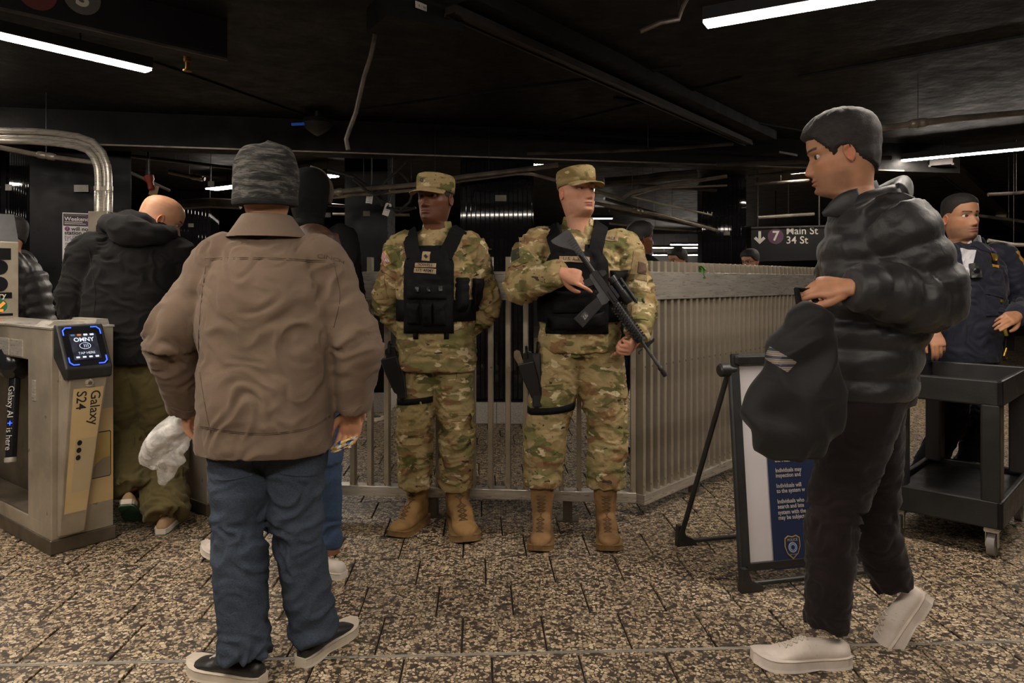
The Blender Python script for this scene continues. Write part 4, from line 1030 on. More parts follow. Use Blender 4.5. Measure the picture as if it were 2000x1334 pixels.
def relax(V_, Fc, it=3, k=0.5):
    """even out a surface by moving points towards the mean of their neighbours"""
    E = np.array([(f[i], f[(i + 1) % len(f)]) for f in Fc for i in range(len(f))]); V_ = V_.copy()
    cnt = np.bincount(E[:, 0], minlength=len(V_))[:, None]
    for _ in range(it):
        S = np.zeros_like(V_); np.add.at(S, E[:, 0], V_[E[:, 1]]); V_ += (S / np.maximum(cnt, 1) - V_) * k
    return V_

def seg_param(V_, segs):
    """nearest segment of a bone list: distance, arc length at the foot point, bone index"""
    best = np.full(len(V_), 1e9); sv = np.zeros(len(V_)); bi = np.zeros(len(V_), dtype=int); axis = np.zeros_like(V_)
    for k, (a, b, s0, wgt) in enumerate(segs):
        a, b = np.array(a), np.array(b); ab = b - a; L = np.linalg.norm(ab)
        t = np.clip(((V_ - a) @ ab) / (L * L), 0, 1); d = np.linalg.norm(V_ - (a + t[:, None] * ab), axis=1) / wgt
        m = d < best; best[m] = d[m]; sv[m] = s0 + t[m] * L; bi[m] = k; axis[m] = ab / L
    return best, sv, bi, axis

def cloth_folds(V_, Fc, segs, amp=0.006, freq=16.0, seed=0, around=5.0, hot=None, drag=1.3, base=0.8):
    """folds that run across each limb: fine along the bone, coarse around it"""
    _, s, bi, ax = seg_param(V_, segs)
    off = bi[:, None] * 13.7
    n0 = pnoise(V_ * 4.0 + off, seed + 5) + 0.5 * pnoise(V_ * 9.0 + off, seed + 6)
    q = np.stack([V_[:, 0] * around, V_[:, 1] * around, V_[:, 2] * around * 0.5], 1)
    q = q + ax * (s[:, None] * freq) + n0[:, None] * drag * 2 + off
    r = ridge(q, seed) * 0.62 + ridge(q * 1.7 + 7.1, seed + 1) * 0.33
    d = (r - 0.62) * amp
    big = pnoise(V_ * 5.0 + 3.3 + off, seed + 2) * amp * 0.9
    w = np.full(len(V_), base)
    for c, rad, g in (hot or []):
        w += g * np.exp(-np.sum((V_ - np.array(c)) ** 2, axis=1) / (rad * rad))
    return displace(V_, Fc, (d * 1.9) * w + big)

# ---------------------------------------------------------------- head
HZ = [-.215, -.150, -.130, -.121, -.115, -.104, -.090, -.075, -.060, -.040, -.020, 0, .020, .040, .060, .078, .094, .106, .113, .117]
HW = [.058, .055, .0535, .052, .050, .053, .058, .062, .0655, .069, .0715, .073, .0755, .0765, .0755, .070, .058, .042, .024, .002]
HF = [.036, .042, .048, .066, .080, .0895, .0915, .0925, .0925, .0915, .089, .087, .0935, .0945, .0915, .083, .067, .047, .027, .002]
HB = [.078, .072, .070, .069, .069, .070, .073, .078, .084, .092, .098, .101, .103, .1035, .101, .094, .078, .056, .032, .002]
def head_grid(na=76, soft=True, jaw=1.0, wide=1.0):
    z = np.concatenate([np.linspace(-.215, -.135, 8, endpoint=False), np.linspace(-.135, .035, 74, endpoint=False), np.linspace(.035, .117, 22)])
    zf = np.linspace(-.23, .117, 700)
    def curve(tab):
        v = np.interp(zf, HZ, tab); k = np.exp(-np.linspace(-2, 2, 21) ** 2); k /= k.sum()
        vp = np.pad(v, 10, mode='edge'); sm = np.convolve(vp, k, 'valid'); sm[zf > .108] = v[zf > .108]
        return np.interp(z, zf, sm)
    w, f, b = curve(HW) * wide, curve(HF), curve(HB)
    jw = np.interp(z, [-.14, -.10, -.05], [0, 1, 0]); w = w * (1 + (jaw - 1) * jw)
    th = np.arange(na) / na * 2 * math.pi; ph = th - 0.38 * np.sin(th)
    Z, PH = np.meshgrid(z, ph, indexing='ij')
    X = w[:, None] * np.sin(PH); c = np.cos(PH)
    Y = np.where(c > 0, -f[:, None] * c, -b[:, None] * c)
    return X, Y, Z, PH, c
def gx(x, z, cx, cz, sx, sz): return np.exp(-((x - cx) / sx) ** 2 - ((z - cz) / sz) ** 2)
def head_features(X, Y, Z, c, nose=1.0, brow=1.0, lips=1.0, nosew=1.0, chin=1.0):
    fr = np.clip(c * 3, 0, 1); ax = np.abs(X)
    hN = np.interp(Z, [-.060, -.054, -.048, -.040, -.030, -.015, 0, .012], [0, .003, .015, .0215, .0185, .0115, .0045, 0]) * nose
    sN = np.interp(Z, [-.055, -.045, -.035, -.02, 0], [.0135, .0150, .0105, .008, .0065]) * nosew
    d = hN * np.exp(-(X / sN) ** 2)
    d += 0.006 * nose * gx(ax, Z, .0125 * nosew, -.046, .005, .006)
    d -= 0.0115 * gx(ax, Z, .032, .001, .017, .0105)
    d += 0.0045 * brow * gx(ax, Z, .028, .019, .022, .007)
    d += 0.0045 * lips * np.exp(-(X / .021) ** 4 - ((Z + .0665) / .0042) ** 2) + 0.0058 * lips * np.exp(-(X / .018) ** 4 - ((Z + .0775) / .0052) ** 2)
    d -= 0.0042 * np.exp(-(X / .023) ** 4 - ((Z + .0718) / .0018) ** 2)
    d -= 0.0035 * gx(X, Z, 0, -.0885, .02, .005); d += 0.0055 * chin * gx(X, Z, 0, -.103, .017, .010)
    d -= 0.003 * gx(ax, Z, .040, -.060, .012, .02)
    d += 0.004 * gx(ax, Z, .048, -.024, .014, .014)
    return X * (1 + 0.03 * gx(ax, Z, .055, -.022, .02, .014)), Y - d * fr
def grid_faces(nz, na):
    Fc = [[i * na + j, i * na + (j + 1) % na, (i + 1) * na + (j + 1) % na, (i + 1) * na + j] for i in range(nz - 1) for j in range(na)]
    Fc.append([(nz - 1) * na + j for j in range(na)]); Fc.append(list(range(na))[::-1]); return Fc
def ellipsoid(c, r, n=16, m=10):
    V_ = []
    for i in range(m + 1):
        t = math.pi * (i + 0.02 if i == 0 else i - 0.02 if i == m else i) / m
        for j in range(n): V_.append((c[0] + r[0] * math.sin(t) * math.cos(2 * math.pi * j / n), c[1] + r[1] * math.sin(t) * math.sin(2 * math.pi * j / n), c[2] + r[2] * math.cos(t)))
    k = len(V_); Fc = [[i * n + j, (i + 1) * n + j, (i + 1) * n + (j + 1) % n, i * n + (j + 1) % n] for i in range(m) for j in range(n)] + [list(range(n)), [m * n + j for j in range(n)][::-1]]
    return np.array(V_), Fc
def ear(side):
    V_, Fc = ellipsoid((0, 0, 0), (0.009, 0.0165, 0.029), 20, 16)
    y, z = V_[:, 1], V_[:, 2]; V_[:, 1] *= np.where(z < 0, 1 + z / 0.031 * 0.38, 1.0); V_[:, 1] += z * -0.15
    rim = np.sqrt((V_[:, 1] / 0.0185) ** 2 + (z / 0.031) ** 2)
    out = V_[:, 0] > 0; V_[out, 0] += np.where(rim[out] < 0.62, -0.0075, 0.003)
    a = 0.30; x0, y0 = V_[:, 0].copy(), V_[:, 1].copy(); V_[:, 0] = x0 * math.cos(a) + y0 * math.sin(a); V_[:, 1] = -x0 * math.sin(a) + y0 * math.cos(a)
    V_ += np.array([0.0745, 0.016, -0.012]); V_[:, 0] *= side
    if side < 0: Fc = [f[::-1] for f in Fc]
    return V_, Fc
def lid_patch(sx, up):
    e0, e1 = (R(29), R(85)) if up else (R(-32), R(-85)); V_ = []; n, m = 13, 6
    for i in range(m + 1):
        e = e0 + (e1 - e0) * i / m
        for j in range(n):
            a = R(-78 + 156 * j / (n - 1)); ee = e * (1 - 0.35 * (abs(j - (n - 1) / 2) / ((n - 1) / 2)) ** 2) if i == 0 else e
            V_.append((sx * 0.0318 + 0.0137 * math.cos(ee) * math.sin(a), -0.0605 - 0.0137 * math.cos(ee) * math.cos(a), 0.001 + 0.0130 * math.sin(ee)))
    Fc = [[i * n + j, i * n + j + 1, (i + 1) * n + j + 1, (i + 1) * n + j] for i in range(m) for j in range(n - 1)]
    return np.array(V_), Fc
def make_head(skin, lipc, browc=None, stub=None, stubble=0.0, scalp=None, beard=None, **kw):
    jaw, wide = kw.pop('jaw', 1.0), kw.pop('wide', 1.0)
    X, Y, Z, PH, c = head_grid(jaw=jaw, wide=wide)
    nz, na = X.shape; X2, Y2 = head_features(X, Y, Z, c, **kw)
    V_ = np.stack([X2.ravel(), Y2.ravel(), Z.ravel()], 1); Fc = grid_faces(nz, na)
    skin = np.array(skin); col = np.tile(skin, (len(V_), 1)); x, y, z = np.abs(X.ravel()), V_[:, 1], V_[:, 2]; fr = (c.ravel() > 0.05)
    def blend(m, cc):
        nonlocal col
        m = np.clip(m, 0, 1)[:, None]; col = col * (1 - m) + np.array(cc) * m
    blend(0.35 * np.exp(-((x - .045) / .02) ** 2 - ((z + .03) / .018) ** 2) * fr, skin * np.array([1.15, .8, .75]))
    blend(0.4 * np.exp(-(x / .012) ** 2 - ((z + .042) / .012) ** 2) * fr, skin * np.array([1.12, .82, .78]))
    if stubble: blend(stubble * np.clip((-.045 - z) / .02, 0, 1) * (z > -.135) * np.clip((c.ravel() + 0.25) * 4, 0, 1), stub)
    if beard is not None: blend(0.9 * np.exp(-(x / .02) ** 4 - ((z + .0585) / .004) ** 2) * fr + 0.9 * np.exp(-(x / .010) ** 2 - ((z + .100) / .008) ** 2) * fr, beard)
    lm = np.clip(1.3 * np.exp(-(x / .0215) ** 6 - ((z + .072) / .0092) ** 4) * fr, 0, 1); blend(lm, lipc)
    blend(1.2 * np.exp(-(x / .024) ** 6 - ((z + .0718) / .0018) ** 2) * fr, np.array(lipc) * 0.25)
    if browc is not None:
        zc = 0.0205 + 0.004 * np.sin(np.clip((x - .012) / .045, 0, 1) * 2.2)
        blend(1.5 * np.exp(-((z - zc) / .0038) ** 4) * (x > .011) * (x < .052) * fr, browc)
    blend(1.2 * np.exp(-((x - .0065) / .0035) ** 2 - ((z + .0535) / .0022) ** 2) * fr, skin * 0.08)
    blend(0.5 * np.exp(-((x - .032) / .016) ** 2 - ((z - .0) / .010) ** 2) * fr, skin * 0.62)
    parts = [(V_, Fc)]; cols = [col]
    for s in (-1, 1):
        e = ear(s); parts.append(e); cols.append(np.tile(skin * np.array([1.1, .84, .8]), (len(e[0]), 1)))
        for up in (True, False):
            l = lid_patch(s, up); parts.append(l); cl = np.tile(skin * 0.78, (len(l[0]), 1)); cl[:13] = skin * 0.14 if up else skin * 0.5; cols.append(cl)
    Vj, Fj = joinm(parts); return Vj, Fj, np.concatenate(cols)
def hair_shell(line, thick, na=76, jaw=1.0, seed=0, tex=0.002):
    """line(PH, Z) -> signed amount above the hairline (m); thick(PH, Z) -> thickness"""
    X, Y, Z, PH, c = head_grid(na)
    m = np.clip(line(PH, Z) / 0.008, 0, 1); t = thick(PH, Z) * m - 0.006 * (1 - m)
    L = np.sqrt(X ** 2 + Y ** 2) + 1e-6
    V_ = np.stack([X.ravel(), Y.ravel(), Z.ravel()], 1); Fc = grid_faces(*X.shape)
    N = vnormals(V_, Fc)
    if N[np.argmax(V_[:, 0]), 0] < 0: N = -N
    tt = t.ravel() + (pnoise(V_ * np.array([90, 90, 40.0]), seed) * tex) * m.ravel()
    return V_ + N * tt[:, None], Fc
def angd(PH):
    return np.abs((PH + math.pi) % (2 * math.pi) - math.pi)
def xf(M, V_):
    A_ = np.array(M); return np.asarray(V_) @ A_[:3, :3].T + A_[:3, 3]
def head_M(c, yaw=0, pitch=0, roll=0, s=1.0):
    """yaw>0 turns the face towards +x (image right); pitch>0 looks up"""
    return Matrix.Translation(Vector(c)) @ Matrix.Rotation(R(yaw), 4, 'Z') @ Matrix.Rotation(R(roll), 4, 'Y') @ Matrix.Rotation(R(-pitch), 4, 'X') @ Matrix.Scale(s, 4)

M_EYE = None
def m_eye():
    n = NT('eyeball'); tc = n.n('ShaderNodeTexCoord'); at = n.n('ShaderNodeAttribute'); at.attribute_name = 'Col'
    n.set(Base_Color=at.outputs['Color'], Roughness=0.12); return n.m
M_EYE = m_eye()
def eyes(M, parent, iris, gaze=(0, 0)):
    for sx in (-1, 1):
        V_, Fc = ellipsoid((0, 0, 0), (0.0125, 0.0125, 0.0125), 24, 20)
        g = np.array([math.sin(R(gaze[0])), -math.cos(R(gaze[0])), math.sin(R(gaze[1]))]); g /= np.linalg.norm(g)
        d = V_ @ g / 0.0125; col = np.tile(np.array([.62, .58, .54]), (len(V_), 1)); col[d > 0.86] = iris; col[d > 0.965] = (.004, .004, .004)
        V_ = V_ + np.array([sx * 0.0318, -0.0612, 0.001])
        link_mesh('eye', xf(M, V_), Fc, M_EYE, parent, smooth=True, colors=col)

# ---------------------------------------------------------------- hands
FING = [(0.030, .086, (.042, .026, .021), .0092), (0.010, .090, (.046, .030, .022), .0095), (-0.010, .087, (.042, .028, .021), .0090), (-0.0285, .078, (.033, .020, .018), .0080)]
def hand_parts(wrist, d, n, thumb_side, curls, thumb=((.75, .62, .25), (.95, .25, .25), (1, 0, .2)), s=1.0, spread=0.05):
    """d: wrist to knuckles, n: back of the hand, thumb_side: +1 when the thumb is along n x d"""
    w = np.array(wrist, dtype=float); d = np.array(d, dtype=float); d /= np.linalg.norm(d)
    n = np.array(n, dtype=float); n = n - d * n.dot(d); n /= np.linalg.norm(n); t = np.cross(n, d) * thumb_side
    parts = [limb([w - d * .01, w + d * .025 * s, w + d * .06 * s, w + d * .086 * s, w + d * .096 * s], [(.021 * s, .027 * s), (.020 * s, .033 * s), (.017 * s, .041 * s), (.0135 * s, .040 * s), (.008 * s, .034 * s)], 16, 4, n, 2.3)]
    for (ot, od, seg, r), cu in zip(FING, curls):
        p = w + t * ot * s + d * (od - .014) * s; a = 0.0; pts = [p]; dd0 = d + t * ot * spread * 12; dd0 /= np.linalg.norm(dd0)
        p = p + dd0 * .014 * s; pts.append(p)
        for L, c in zip(seg, cu):
            a += R(c); dd = dd0 * math.cos(a) - n * math.sin(a); p = p + dd * L * s; pts.append(p)
        parts.append(limb(pts, [r * 1.05 * s, r * 1.1 * s, r * 1.0 * s, r * .92 * s, r * .62 * s], 12, 4, n))
        parts.append(ellipsoid(p - dd * .003 * s, (r * .72 * s,) * 3, 10, 6))
    p = w + d * .020 * s + t * .020 * s - n * .006 * s; pts = [p]
    for L, (a, b, c) in zip((.045, .034, .028), thumb):
        dd = d * a + t * b - n * c; dd /= np.linalg.norm(dd); p = p + dd * L * s; pts.append(p)
    parts.append(limb(pts, [.016 * s, .0135 * s, .0112 * s, .0075 * s], 12, 4, n)); parts.append(ellipsoid(p - dd * .003, (.0085 * s,) * 3, 10, 6))
    return parts
CURL_REL = [(20, 25, 15), (25, 28, 18), (28, 30, 20), (30, 30, 20)]
CURL_FIST = [(65, 85, 50), (70, 88, 55), (72, 88, 55), (75, 85, 55)]

# ---------------------------------------------------------------- shoes
def foot_M(heel, yaw, pitch=0.0, s=1.0, roll=0.0):
    """local x = toe direction; yaw measured from +x towards +y; pitch>0 lifts the heel about the toe ball"""
    M = Matrix.Translation(Vector(heel)) @ Matrix.Rotation(R(yaw), 4, 'Z')
    if pitch:
        b = Matrix.Translation(Vector((0.20, 0, 0))); M = M @ b @ Matrix.Rotation(R(pitch), 4, 'Y') @ b.inverted()
    if roll: M = M @ Matrix.Rotation(R(roll), 4, 'X')
    return M @ Matrix.Scale(s, 4)
SHX = [0, .015, .05, .10, .15, .19, .23, .26, .283, .298]
SHW = [.020, .030, .035, .036, .041, .047, .048, .042, .030, .011]
def shoe_upper(hs, L=0.298, sole=0.03, wk=1.0):
    rings = []; xs = np.linspace(0, L, 26)
    for x in xs:
        w = np.interp(x / L * .298, SHX, SHW) * wk * 0.96; h = np.interp(x / L * .298, SHX, hs)
        k = 24; a = np.arange(k) * 2 * math.pi / k; e = 2.4
        cy = np.sign(np.cos(a)) * np.abs(np.cos(a)) ** (2 / e); sz = np.sign(np.sin(a)) * np.abs(np.sin(a)) ** (2 / e)
        taper = np.where(sz > 0, 1 - 0.38 * sz * (h > 0.07), 1.0)
        yy = 0.006 * math.sin(x / L * math.pi)
        rings.append(np.stack([np.full(k, x), yy + w * cy * taper, sole * 0.6 + (h - sole * 0.6) * (sz * 0.5 + 0.5)], 1))
    return loft(rings)
def shoe_sole(L=0.300, t=0.03, wk=1.0, heel=0.0, flare=0.005, lug=0.0):
    xs = np.linspace(-0.004, L + 0.004, 34); top, bot = [], []
    prof = lambda x: np.interp(np.clip(x / L * .298, 0, .298), SHX, SHW) * wk + flare
    Vt = []
    left = [(x, prof(x)) for x in xs]; right = [(x, -prof(x)) for x in xs[::-1]]
    out = left + right
    V_ = []
    for lev, gr in ((0, -0.002), (0.25, 0.0), (0.85, 0.0), (1.0, -0.003)):
        for x, y in out:
            spring = 0.012 * max(0, (x / L - 0.78) / 0.22) ** 2
            arch = 0.006 * math.exp(-((x / L - 0.38) / 0.10) ** 2) if lev == 0 else 0
            tt = t + heel * max(0, 1 - x / (0.45 * L))
            yy = y + math.copysign(gr, y) + 0.006 * math.sin(max(0, min(1, x / L)) * math.pi)
            V_.append((x, yy, tt * lev + spring * (1 if lev < 1 else 1) + arch))
    n = len(out); Fc = [[k * n + i, k * n + (i + 1) % n, (k + 1) * n + (i + 1) % n, (k + 1) * n + i] for k in range(3) for i in range(n)]
    Fc += [list(range(n))[::-1], [3 * n + i for i in range(n)]]
    return np.array(V_), Fc
SNK = [.066, .078, .080, .084, .086, .064, .050, .043, .034, .022]
def bvh_of(V_, Fc): return BVHTree.FromPolygons([tuple(v) for v in V_], Fc)
def lace_tubes(bvh, rows, r=0.0022, up=(0, 0, 1), cross=True, off=0.0015):
    """rows: list of (left point, right point) above the surface; laces follow it by dropping along -up"""
    mb = MB(); upv = Vector(up).normalized()
    def drop(p):
        h = bvh.ray_cast(Vector(p) + upv * 0.08, -upv, 0.3); return (h[0] + upv * off) if h[0] is not None else Vector(p)
    pr = None
    for l, r_ in rows:
        l, r_ = Vector(l), Vector(r_)
        mb.tube([drop(l.lerp(r_, k / 6)) for k in range(7)], r, 6)
        if cross and pr:
            for a, b in ((pr[0], r_), (pr[1], l)): mb.tube([drop(a.lerp(b, k / 6)) + upv * 0.001 for k in range(7)], r, 6)
        pr = (l, r_)
    return mb
def sneaker(parent, M, mat_u, mat_s, name='sneaker', lace=None, extra=None, L=0.298, wk=1.0, sole_t=0.03, sole_bottom=None):
    V_, Fc = shoe_upper(SNK, L, sole_t, wk)
    o = link_mesh(name, xf(M, V_), Fc, mat_u, parent, smooth=True)
    S, SF = shoe_sole(L + 0.004, sole_t, wk); link_mesh('sole', xf(M, S), SF, mat_s, o, smooth=False)
    if sole_bottom:
        S2, SF2 = shoe_sole(L + 0.006, 0.011, wk, flare=0.0065); S2[:, 2] -= 0.002; link_mesh('outsole', xf(M, S2), SF2, sole_bottom, o)
    if lace:
        b = bvh_of(V_, Fc); rows = [((x, -.017, .1), (x, .017, .1)) for x in (.135, .152, .169, .186, .203)]
        mb = lace_tubes(b, rows, 0.0026); lo = link_mesh('lace', xf(M, mb.V), mb.F, lace, o, smooth=True)
    return o
def boot(parent, M, mat, mat_s, mat_l, shaft=0.235, L=0.305, name='boot'):
    M = M @ Matrix.Diagonal((1, 1.17, 1, 1))
    BH = [.090, .100, .105, .105, .098, .078, .068, .064, .056, .040]
    V_, Fc = shoe_upper(BH, L, 0.03, 1.0)
    sh = limb([(.062, 0, .05), (.066, 0, .10), (.070, 0, .15), (.066, 0, .20), (.064, 0, shaft + .02)], [(.066, .040), (.064, .042), (.060, .044), (.060, .049), (.062, .052)], 24, 4, (1, 0, 0), 2.2)
    br = limb([(.10, .0, .10), (.15, .004, .088), (.19, .006, .06)], [(.045, .040), (.038, .040), (.03, .04)], 18, 4, (0, 0, 1))
    W, WF = fuse([(V_, Fc), sh, br], 0.006, 5)
    W = displace(W, WF, pnoise(W * 38, 4) * 0.0022 + ridge(W * np.array([14, 14, 34.0]), 9) * 0.0022 * (W[:, 2] > .09))
    o = link_mesh(name, xf(M, W), WF, mat, parent, smooth=True)
    S, SF = shoe_sole(L + 0.006, 0.026, 1.02, 0.012, 0.006); link_mesh('sole', xf(M, S), SF, mat_s, o)
    b = bvh_of(W, WF)
    mb = MB()
    def front(y, z, k=0.002):
        dr = Vector((-1, 0, -0.42 if z < .14 else -0.02)).normalized(); h = b.ray_cast(Vector((0.30 if z > .14 else .17 + .2 + (0.14 - z) * .9, y, z + (.07 if z < .14 else 0))), dr, 0.5)
        return (h[0] - dr * k) if h[0] is not None else None
    zs = [.085, .10, .116, .132, .150, .168, .186, .204, .222]; prev = None
    for i, z in enumerate(zs):
        w = 0.015 + 0.006 * (z - .085) / .15
        l, r_ = [front(-w + 2 * w * k / 5, z) for k in range(6)], None
        l = [p for p in l if p is not None]
        if len(l) > 3: mb.tube(l, 0.0020, 6)
        if prev is not None:
            for s in (-1, 1):
                q = [front(s * (-w + 2 * w * k / 5), prev + (z - prev) * k / 5, .003) for k in range(6)]; q = [p for p in q if p is not None]
                if len(q) > 3: mb.tube(q, 0.0020, 6)
        prev = z
    if mb.V: link_mesh('lace', xf(M, mb.V), mb.F, mat_l, o, smooth=True)
    return o

# ---------------------------------------------------------------- fitting flat pieces onto garments, seen from the camera side
EYE = Vector((0, 0, CH))
class Surf:
    """a garment's surface that patches, seams and lettering are laid on"""
    def __init__(s, V_, Fc): s.b = bvh_of(V_, Fc)
    def px(s, x, y):
        d = (P(x, y, 1.0) - EYE).normalized(); h = s.b.ray_cast(EYE, d, 30)
        return (h[0], h[1]) if h[0] is not None else (None, None)
    def frame(s, x, y, w, rot=0.0, r_px=8):
        c, n = s.px(x, y)
        if c is None: return None
        ns = [n if n.y < 0.3 else -n]
        for dx_, dy_ in ((r_px, 0), (-r_px, 0), (0, r_px), (0, -r_px)):
            q, m = s.px(x + dx_, y + dy_)
            if q is not None and (q - c).length < 0.12: ns.append(m if m.dot(ns[0]) > 0 else -m)
        nn = sum(ns, Vector()).normalized()
        if nn.dot(EYE - c) < 0: nn = -nn
        z = Vector((0, 0, 1)); xx = z.cross(nn).normalized(); yy = nn.cross(xx)
        a = R(rot); return c, nn, xx * math.cos(a) + yy * math.sin(a), yy * math.cos(a) - xx * math.sin(a)
    def lay(s, p, n, k):
        h = s.b.ray_cast(p + n * 0.06, -n, 0.16); return (h[0] + n * k) if h[0] is not None else p + n * k
    def patch(s, name, x, y, w, h, mat, parent, rot=0.0, thick=0.003, nx=8, ny=6, poly=None, off=0.0, r_px=8):
        """rounded flat piece of w x h metres centred on a pixel"""
        fr = s.frame(x, y, w, rot, r_px)
        if fr is None: return None
        c, n, xx, yy = fr; top, bot = [], []
        for j in range(ny + 1):
            for i in range(nx + 1):
                u, v = i / nx - .5, j / ny - .5
                if poly: u, v = poly(u, v)
                p = c + xx * (u * w) + yy * (v * h); top.append(s.lay(p, n, thick + off)); bot.append(s.lay(p, n, off - 0.004))
        m = (nx + 1); Fc = [[j * m + i, j * m + i + 1, (j + 1) * m + i + 1, (j + 1) * m + i] for j in range(ny) for i in range(nx)]
        k = len(top); per = list(range(nx + 1)) + [(j + 1) * m - 1 for j in range(1, ny + 1)] + [ny * m + i for i in range(nx - 1, -1, -1)] + [j * m for j in range(ny - 1, 0, -1)]
        Fc += [[per[i], per[i] + k, per[(i + 1) % len(per)] + k, per[(i + 1) % len(per)]] for i in range(len(per))]
        return link_mesh(name, [tuple(v) for v in top + bot], Fc, mat, parent, smooth=False)
    def text(s, body, x, y, size, mat, parent, rot=0.0, off=0.005, name='lettering', bold=0.0, squash=1.0):
        fr = s.frame(x, y, 0.05, rot)
        if fr is None: return None
        c, n, xx, yy = fr; V_, Fc = text_arrays(body, size, 0, 'CENTER', 1.0, bold)
        W = [tuple(s.lay(c + xx * (v[0] * squash) + yy * v[1], n, off)) for v in V_]
        return link_mesh(name, W, Fc, mat, parent)
    def seam(s, name, pts, r, mat, parent, sub=6, off=0.0):
        q = catmull([np.array(p, dtype=float) for p in pts], sub); line = []
        for x, y in q:
            p, n = s.px(x, y)
            if p is not None and (not line or (p - line[-1]).length < 0.15):
                if n.dot(EYE - p) < 0: n = -n
                line.append(p + n * off)
        if len(line) < 3: return None
        mb = MB(); mb.tube(line, r, 6); return link_mesh(name, mb.V, mb.F, mat, parent, smooth=True)
# ================================================================ people: shared builders
M_SKIN = m_vcol('skin', 0.48, 0.4)
M_LEATHER = pmat('tan_suede_boot', srgb(128, 96, 54), srgb(162, 126, 76), 9, 0.85, 0, 0.35, 120)
M_BSOLE = pmat('tan_boot_sole', srgb(112, 84, 48), srgb(140, 108, 66), 14, 0.8, 0, 0.2, 90)
M_BLACE = pmat('brown_lace', srgb(86, 64, 38), srgb(112, 86, 54), 30, 0.9)
M_VEST = m_cloth('black_nylon', (0.0035, 0.0035, 0.004), (0.007, 0.007, 0.0075), 12, 0.75, 0.4, 30, 0.006, 0.3, sheen=0.0)
M_WEB = m_cloth('black_webbing', (0.004, 0.004, 0.0045), (0.008, 0.008, 0.0085), 40, 0.75, 0.3, 60, 0.003, 0.4, sheen=0.0)
M_HOLST = pmat('black_kydex', (0.005, 0.005, 0.0055), (0.010, 0.010, 0.0105), 14, 0.35, 0, 0.1, 120)
A3 = lambda v: np.array(v, dtype=float)
SK_DARK, SK_LIGHT, SK_OLIVE, SK_TAN = A3(srgb(98, 59, 37)), A3(srgb(196, 142, 115)), A3(srgb(180, 131, 100)), A3(srgb(188, 138, 106))
def core_body(J, k=0.78):
    """plain body under the clothes, reaching from neck to ankles and wrists"""
    rv = A3(J['shR']) - A3(J['shL']); rv /= np.linalg.norm(rv)
    ps = [A3(J['pel']), A3(J['chest']), A3(J['neck'])]
    T = torso([(ps[0], rv, .13, .08, .08, 2.2), ((ps[0] + ps[1]) / 2, rv, .12, .075, .075, 2.2), (ps[1], rv, .14, .085, .085, 2.2), (ps[1] * .35 + ps[2] * .65, rv, .12, .07, .07, 2), (ps[2], rv, .05, .05, .05, 2)], 20, 3)
    parts = [T]
    for s in 'RL':
        parts.append(limb([J['sh' + s], J['el' + s], J['wr' + s]], [.045, .034, .026], 12, 4))
        parts.append(limb([J['hip' + s], J['kn' + s], J['an' + s]], [.06, .045, .032], 12, 4))
    return parts
def spine(J, s):
    p = [A3(J['pel']), A3(J['chest']), A3(J['neck'])]; S = J.get('cs', 0.6)
    if s < S: return p[0] + (p[1] - p[0]) * (s / S)
    return p[1] + (p[2] - p[1]) * ((s - S) / (1 - S))
def rvec(J, s):
    a = A3(J['hipR']) - A3(J['hipL']); b = A3(J['shR']) - A3(J['shL']); a /= np.linalg.norm(a); b /= np.linalg.norm(b)
    s = min(1, max(0, s)); r = a * (1 - s) + b * s; r[2] *= 0.6; return r / np.linalg.norm(r)
JPROF = [(-.10, .205, .150, .145, 2.3), (.02, .200, .148, .145, 2.3), (.25, .192, .145, .138, 2.3), (.50, .198, .150, .142, 2.3), (.70, .208, .150, .148, 2.3), (.84, .200, .128, .138, 2.2), (.93, .150, .095, .105, 2.1), (1.0, .085, .075, .075, 2.0)]
def jacket(J, prof=JPROF, slv=(.078, .072, .064, .060, .052), voxel=0.008, amp=0.007, seed=0, cuff=1.02, hot=(), freq=15.0, smooth=5, extra=(), puff=None, sub=4, base=0.8):
    T = torso([(spine(J, s), rvec(J, s), rx, f, b, e) for s, rx, f, b, e in prof], 40, sub)
    parts = [T]; segs = [(spine(J, prof[0][0]), spine(J, .95), 0.0, 1.9)]
    for k, s in enumerate('RL'):
        sh, el, wr = A3(J['sh' + s]), A3(J['el' + s]), A3(J['wr' + s]); w2 = el + (wr - el) * cuff
        inn = spine(J, .80)
        parts.append(limb([sh + (inn - sh) * .45, sh, sh + (el - sh) * .5, el, el + (w2 - el) * .5, w2], [slv[0] * .95, slv[0], slv[1], slv[2] * 1.06, slv[3], slv[4]], 22, 5, (0, 1, 0)))
        segs += [(sh, el, 1.0 + k * 3, 1.0), (el, w2, 1.0 + k * 3 + np.linalg.norm(el - sh), 1.0)]
    V_, Fc = fuse(parts + list(extra), voxel, smooth)
    if puff:
        _, s, bi, ax = seg_param(V_, segs); per, A_ = puff
        n0 = pnoise(V_ * 6, seed) * 0.18
        V_ = displace(V_, Fc, A_ * (np.abs(np.sin(math.pi * (s / per + n0 * .5))) ** 0.6 - 0.55)); V_ = relax(V_, Fc, 4)
    h = [(A3(J['elR']), .12, 1.0), (A3(J['elL']), .12, 1.0), (A3(J['shR']), .13, .35), (A3(J['shL']), .13, .35)] + list(hot)
    if amp: V_ = cloth_folds(V_, Fc, segs, amp, freq, seed, hot=h, base=base)
    return V_, Fc, segs, T
LPROF = [(-.02, .165, .125, .135, 2.3), (.10, .172, .125, .135, 2.3), (.22, .170, .125, .125, 2.3)]
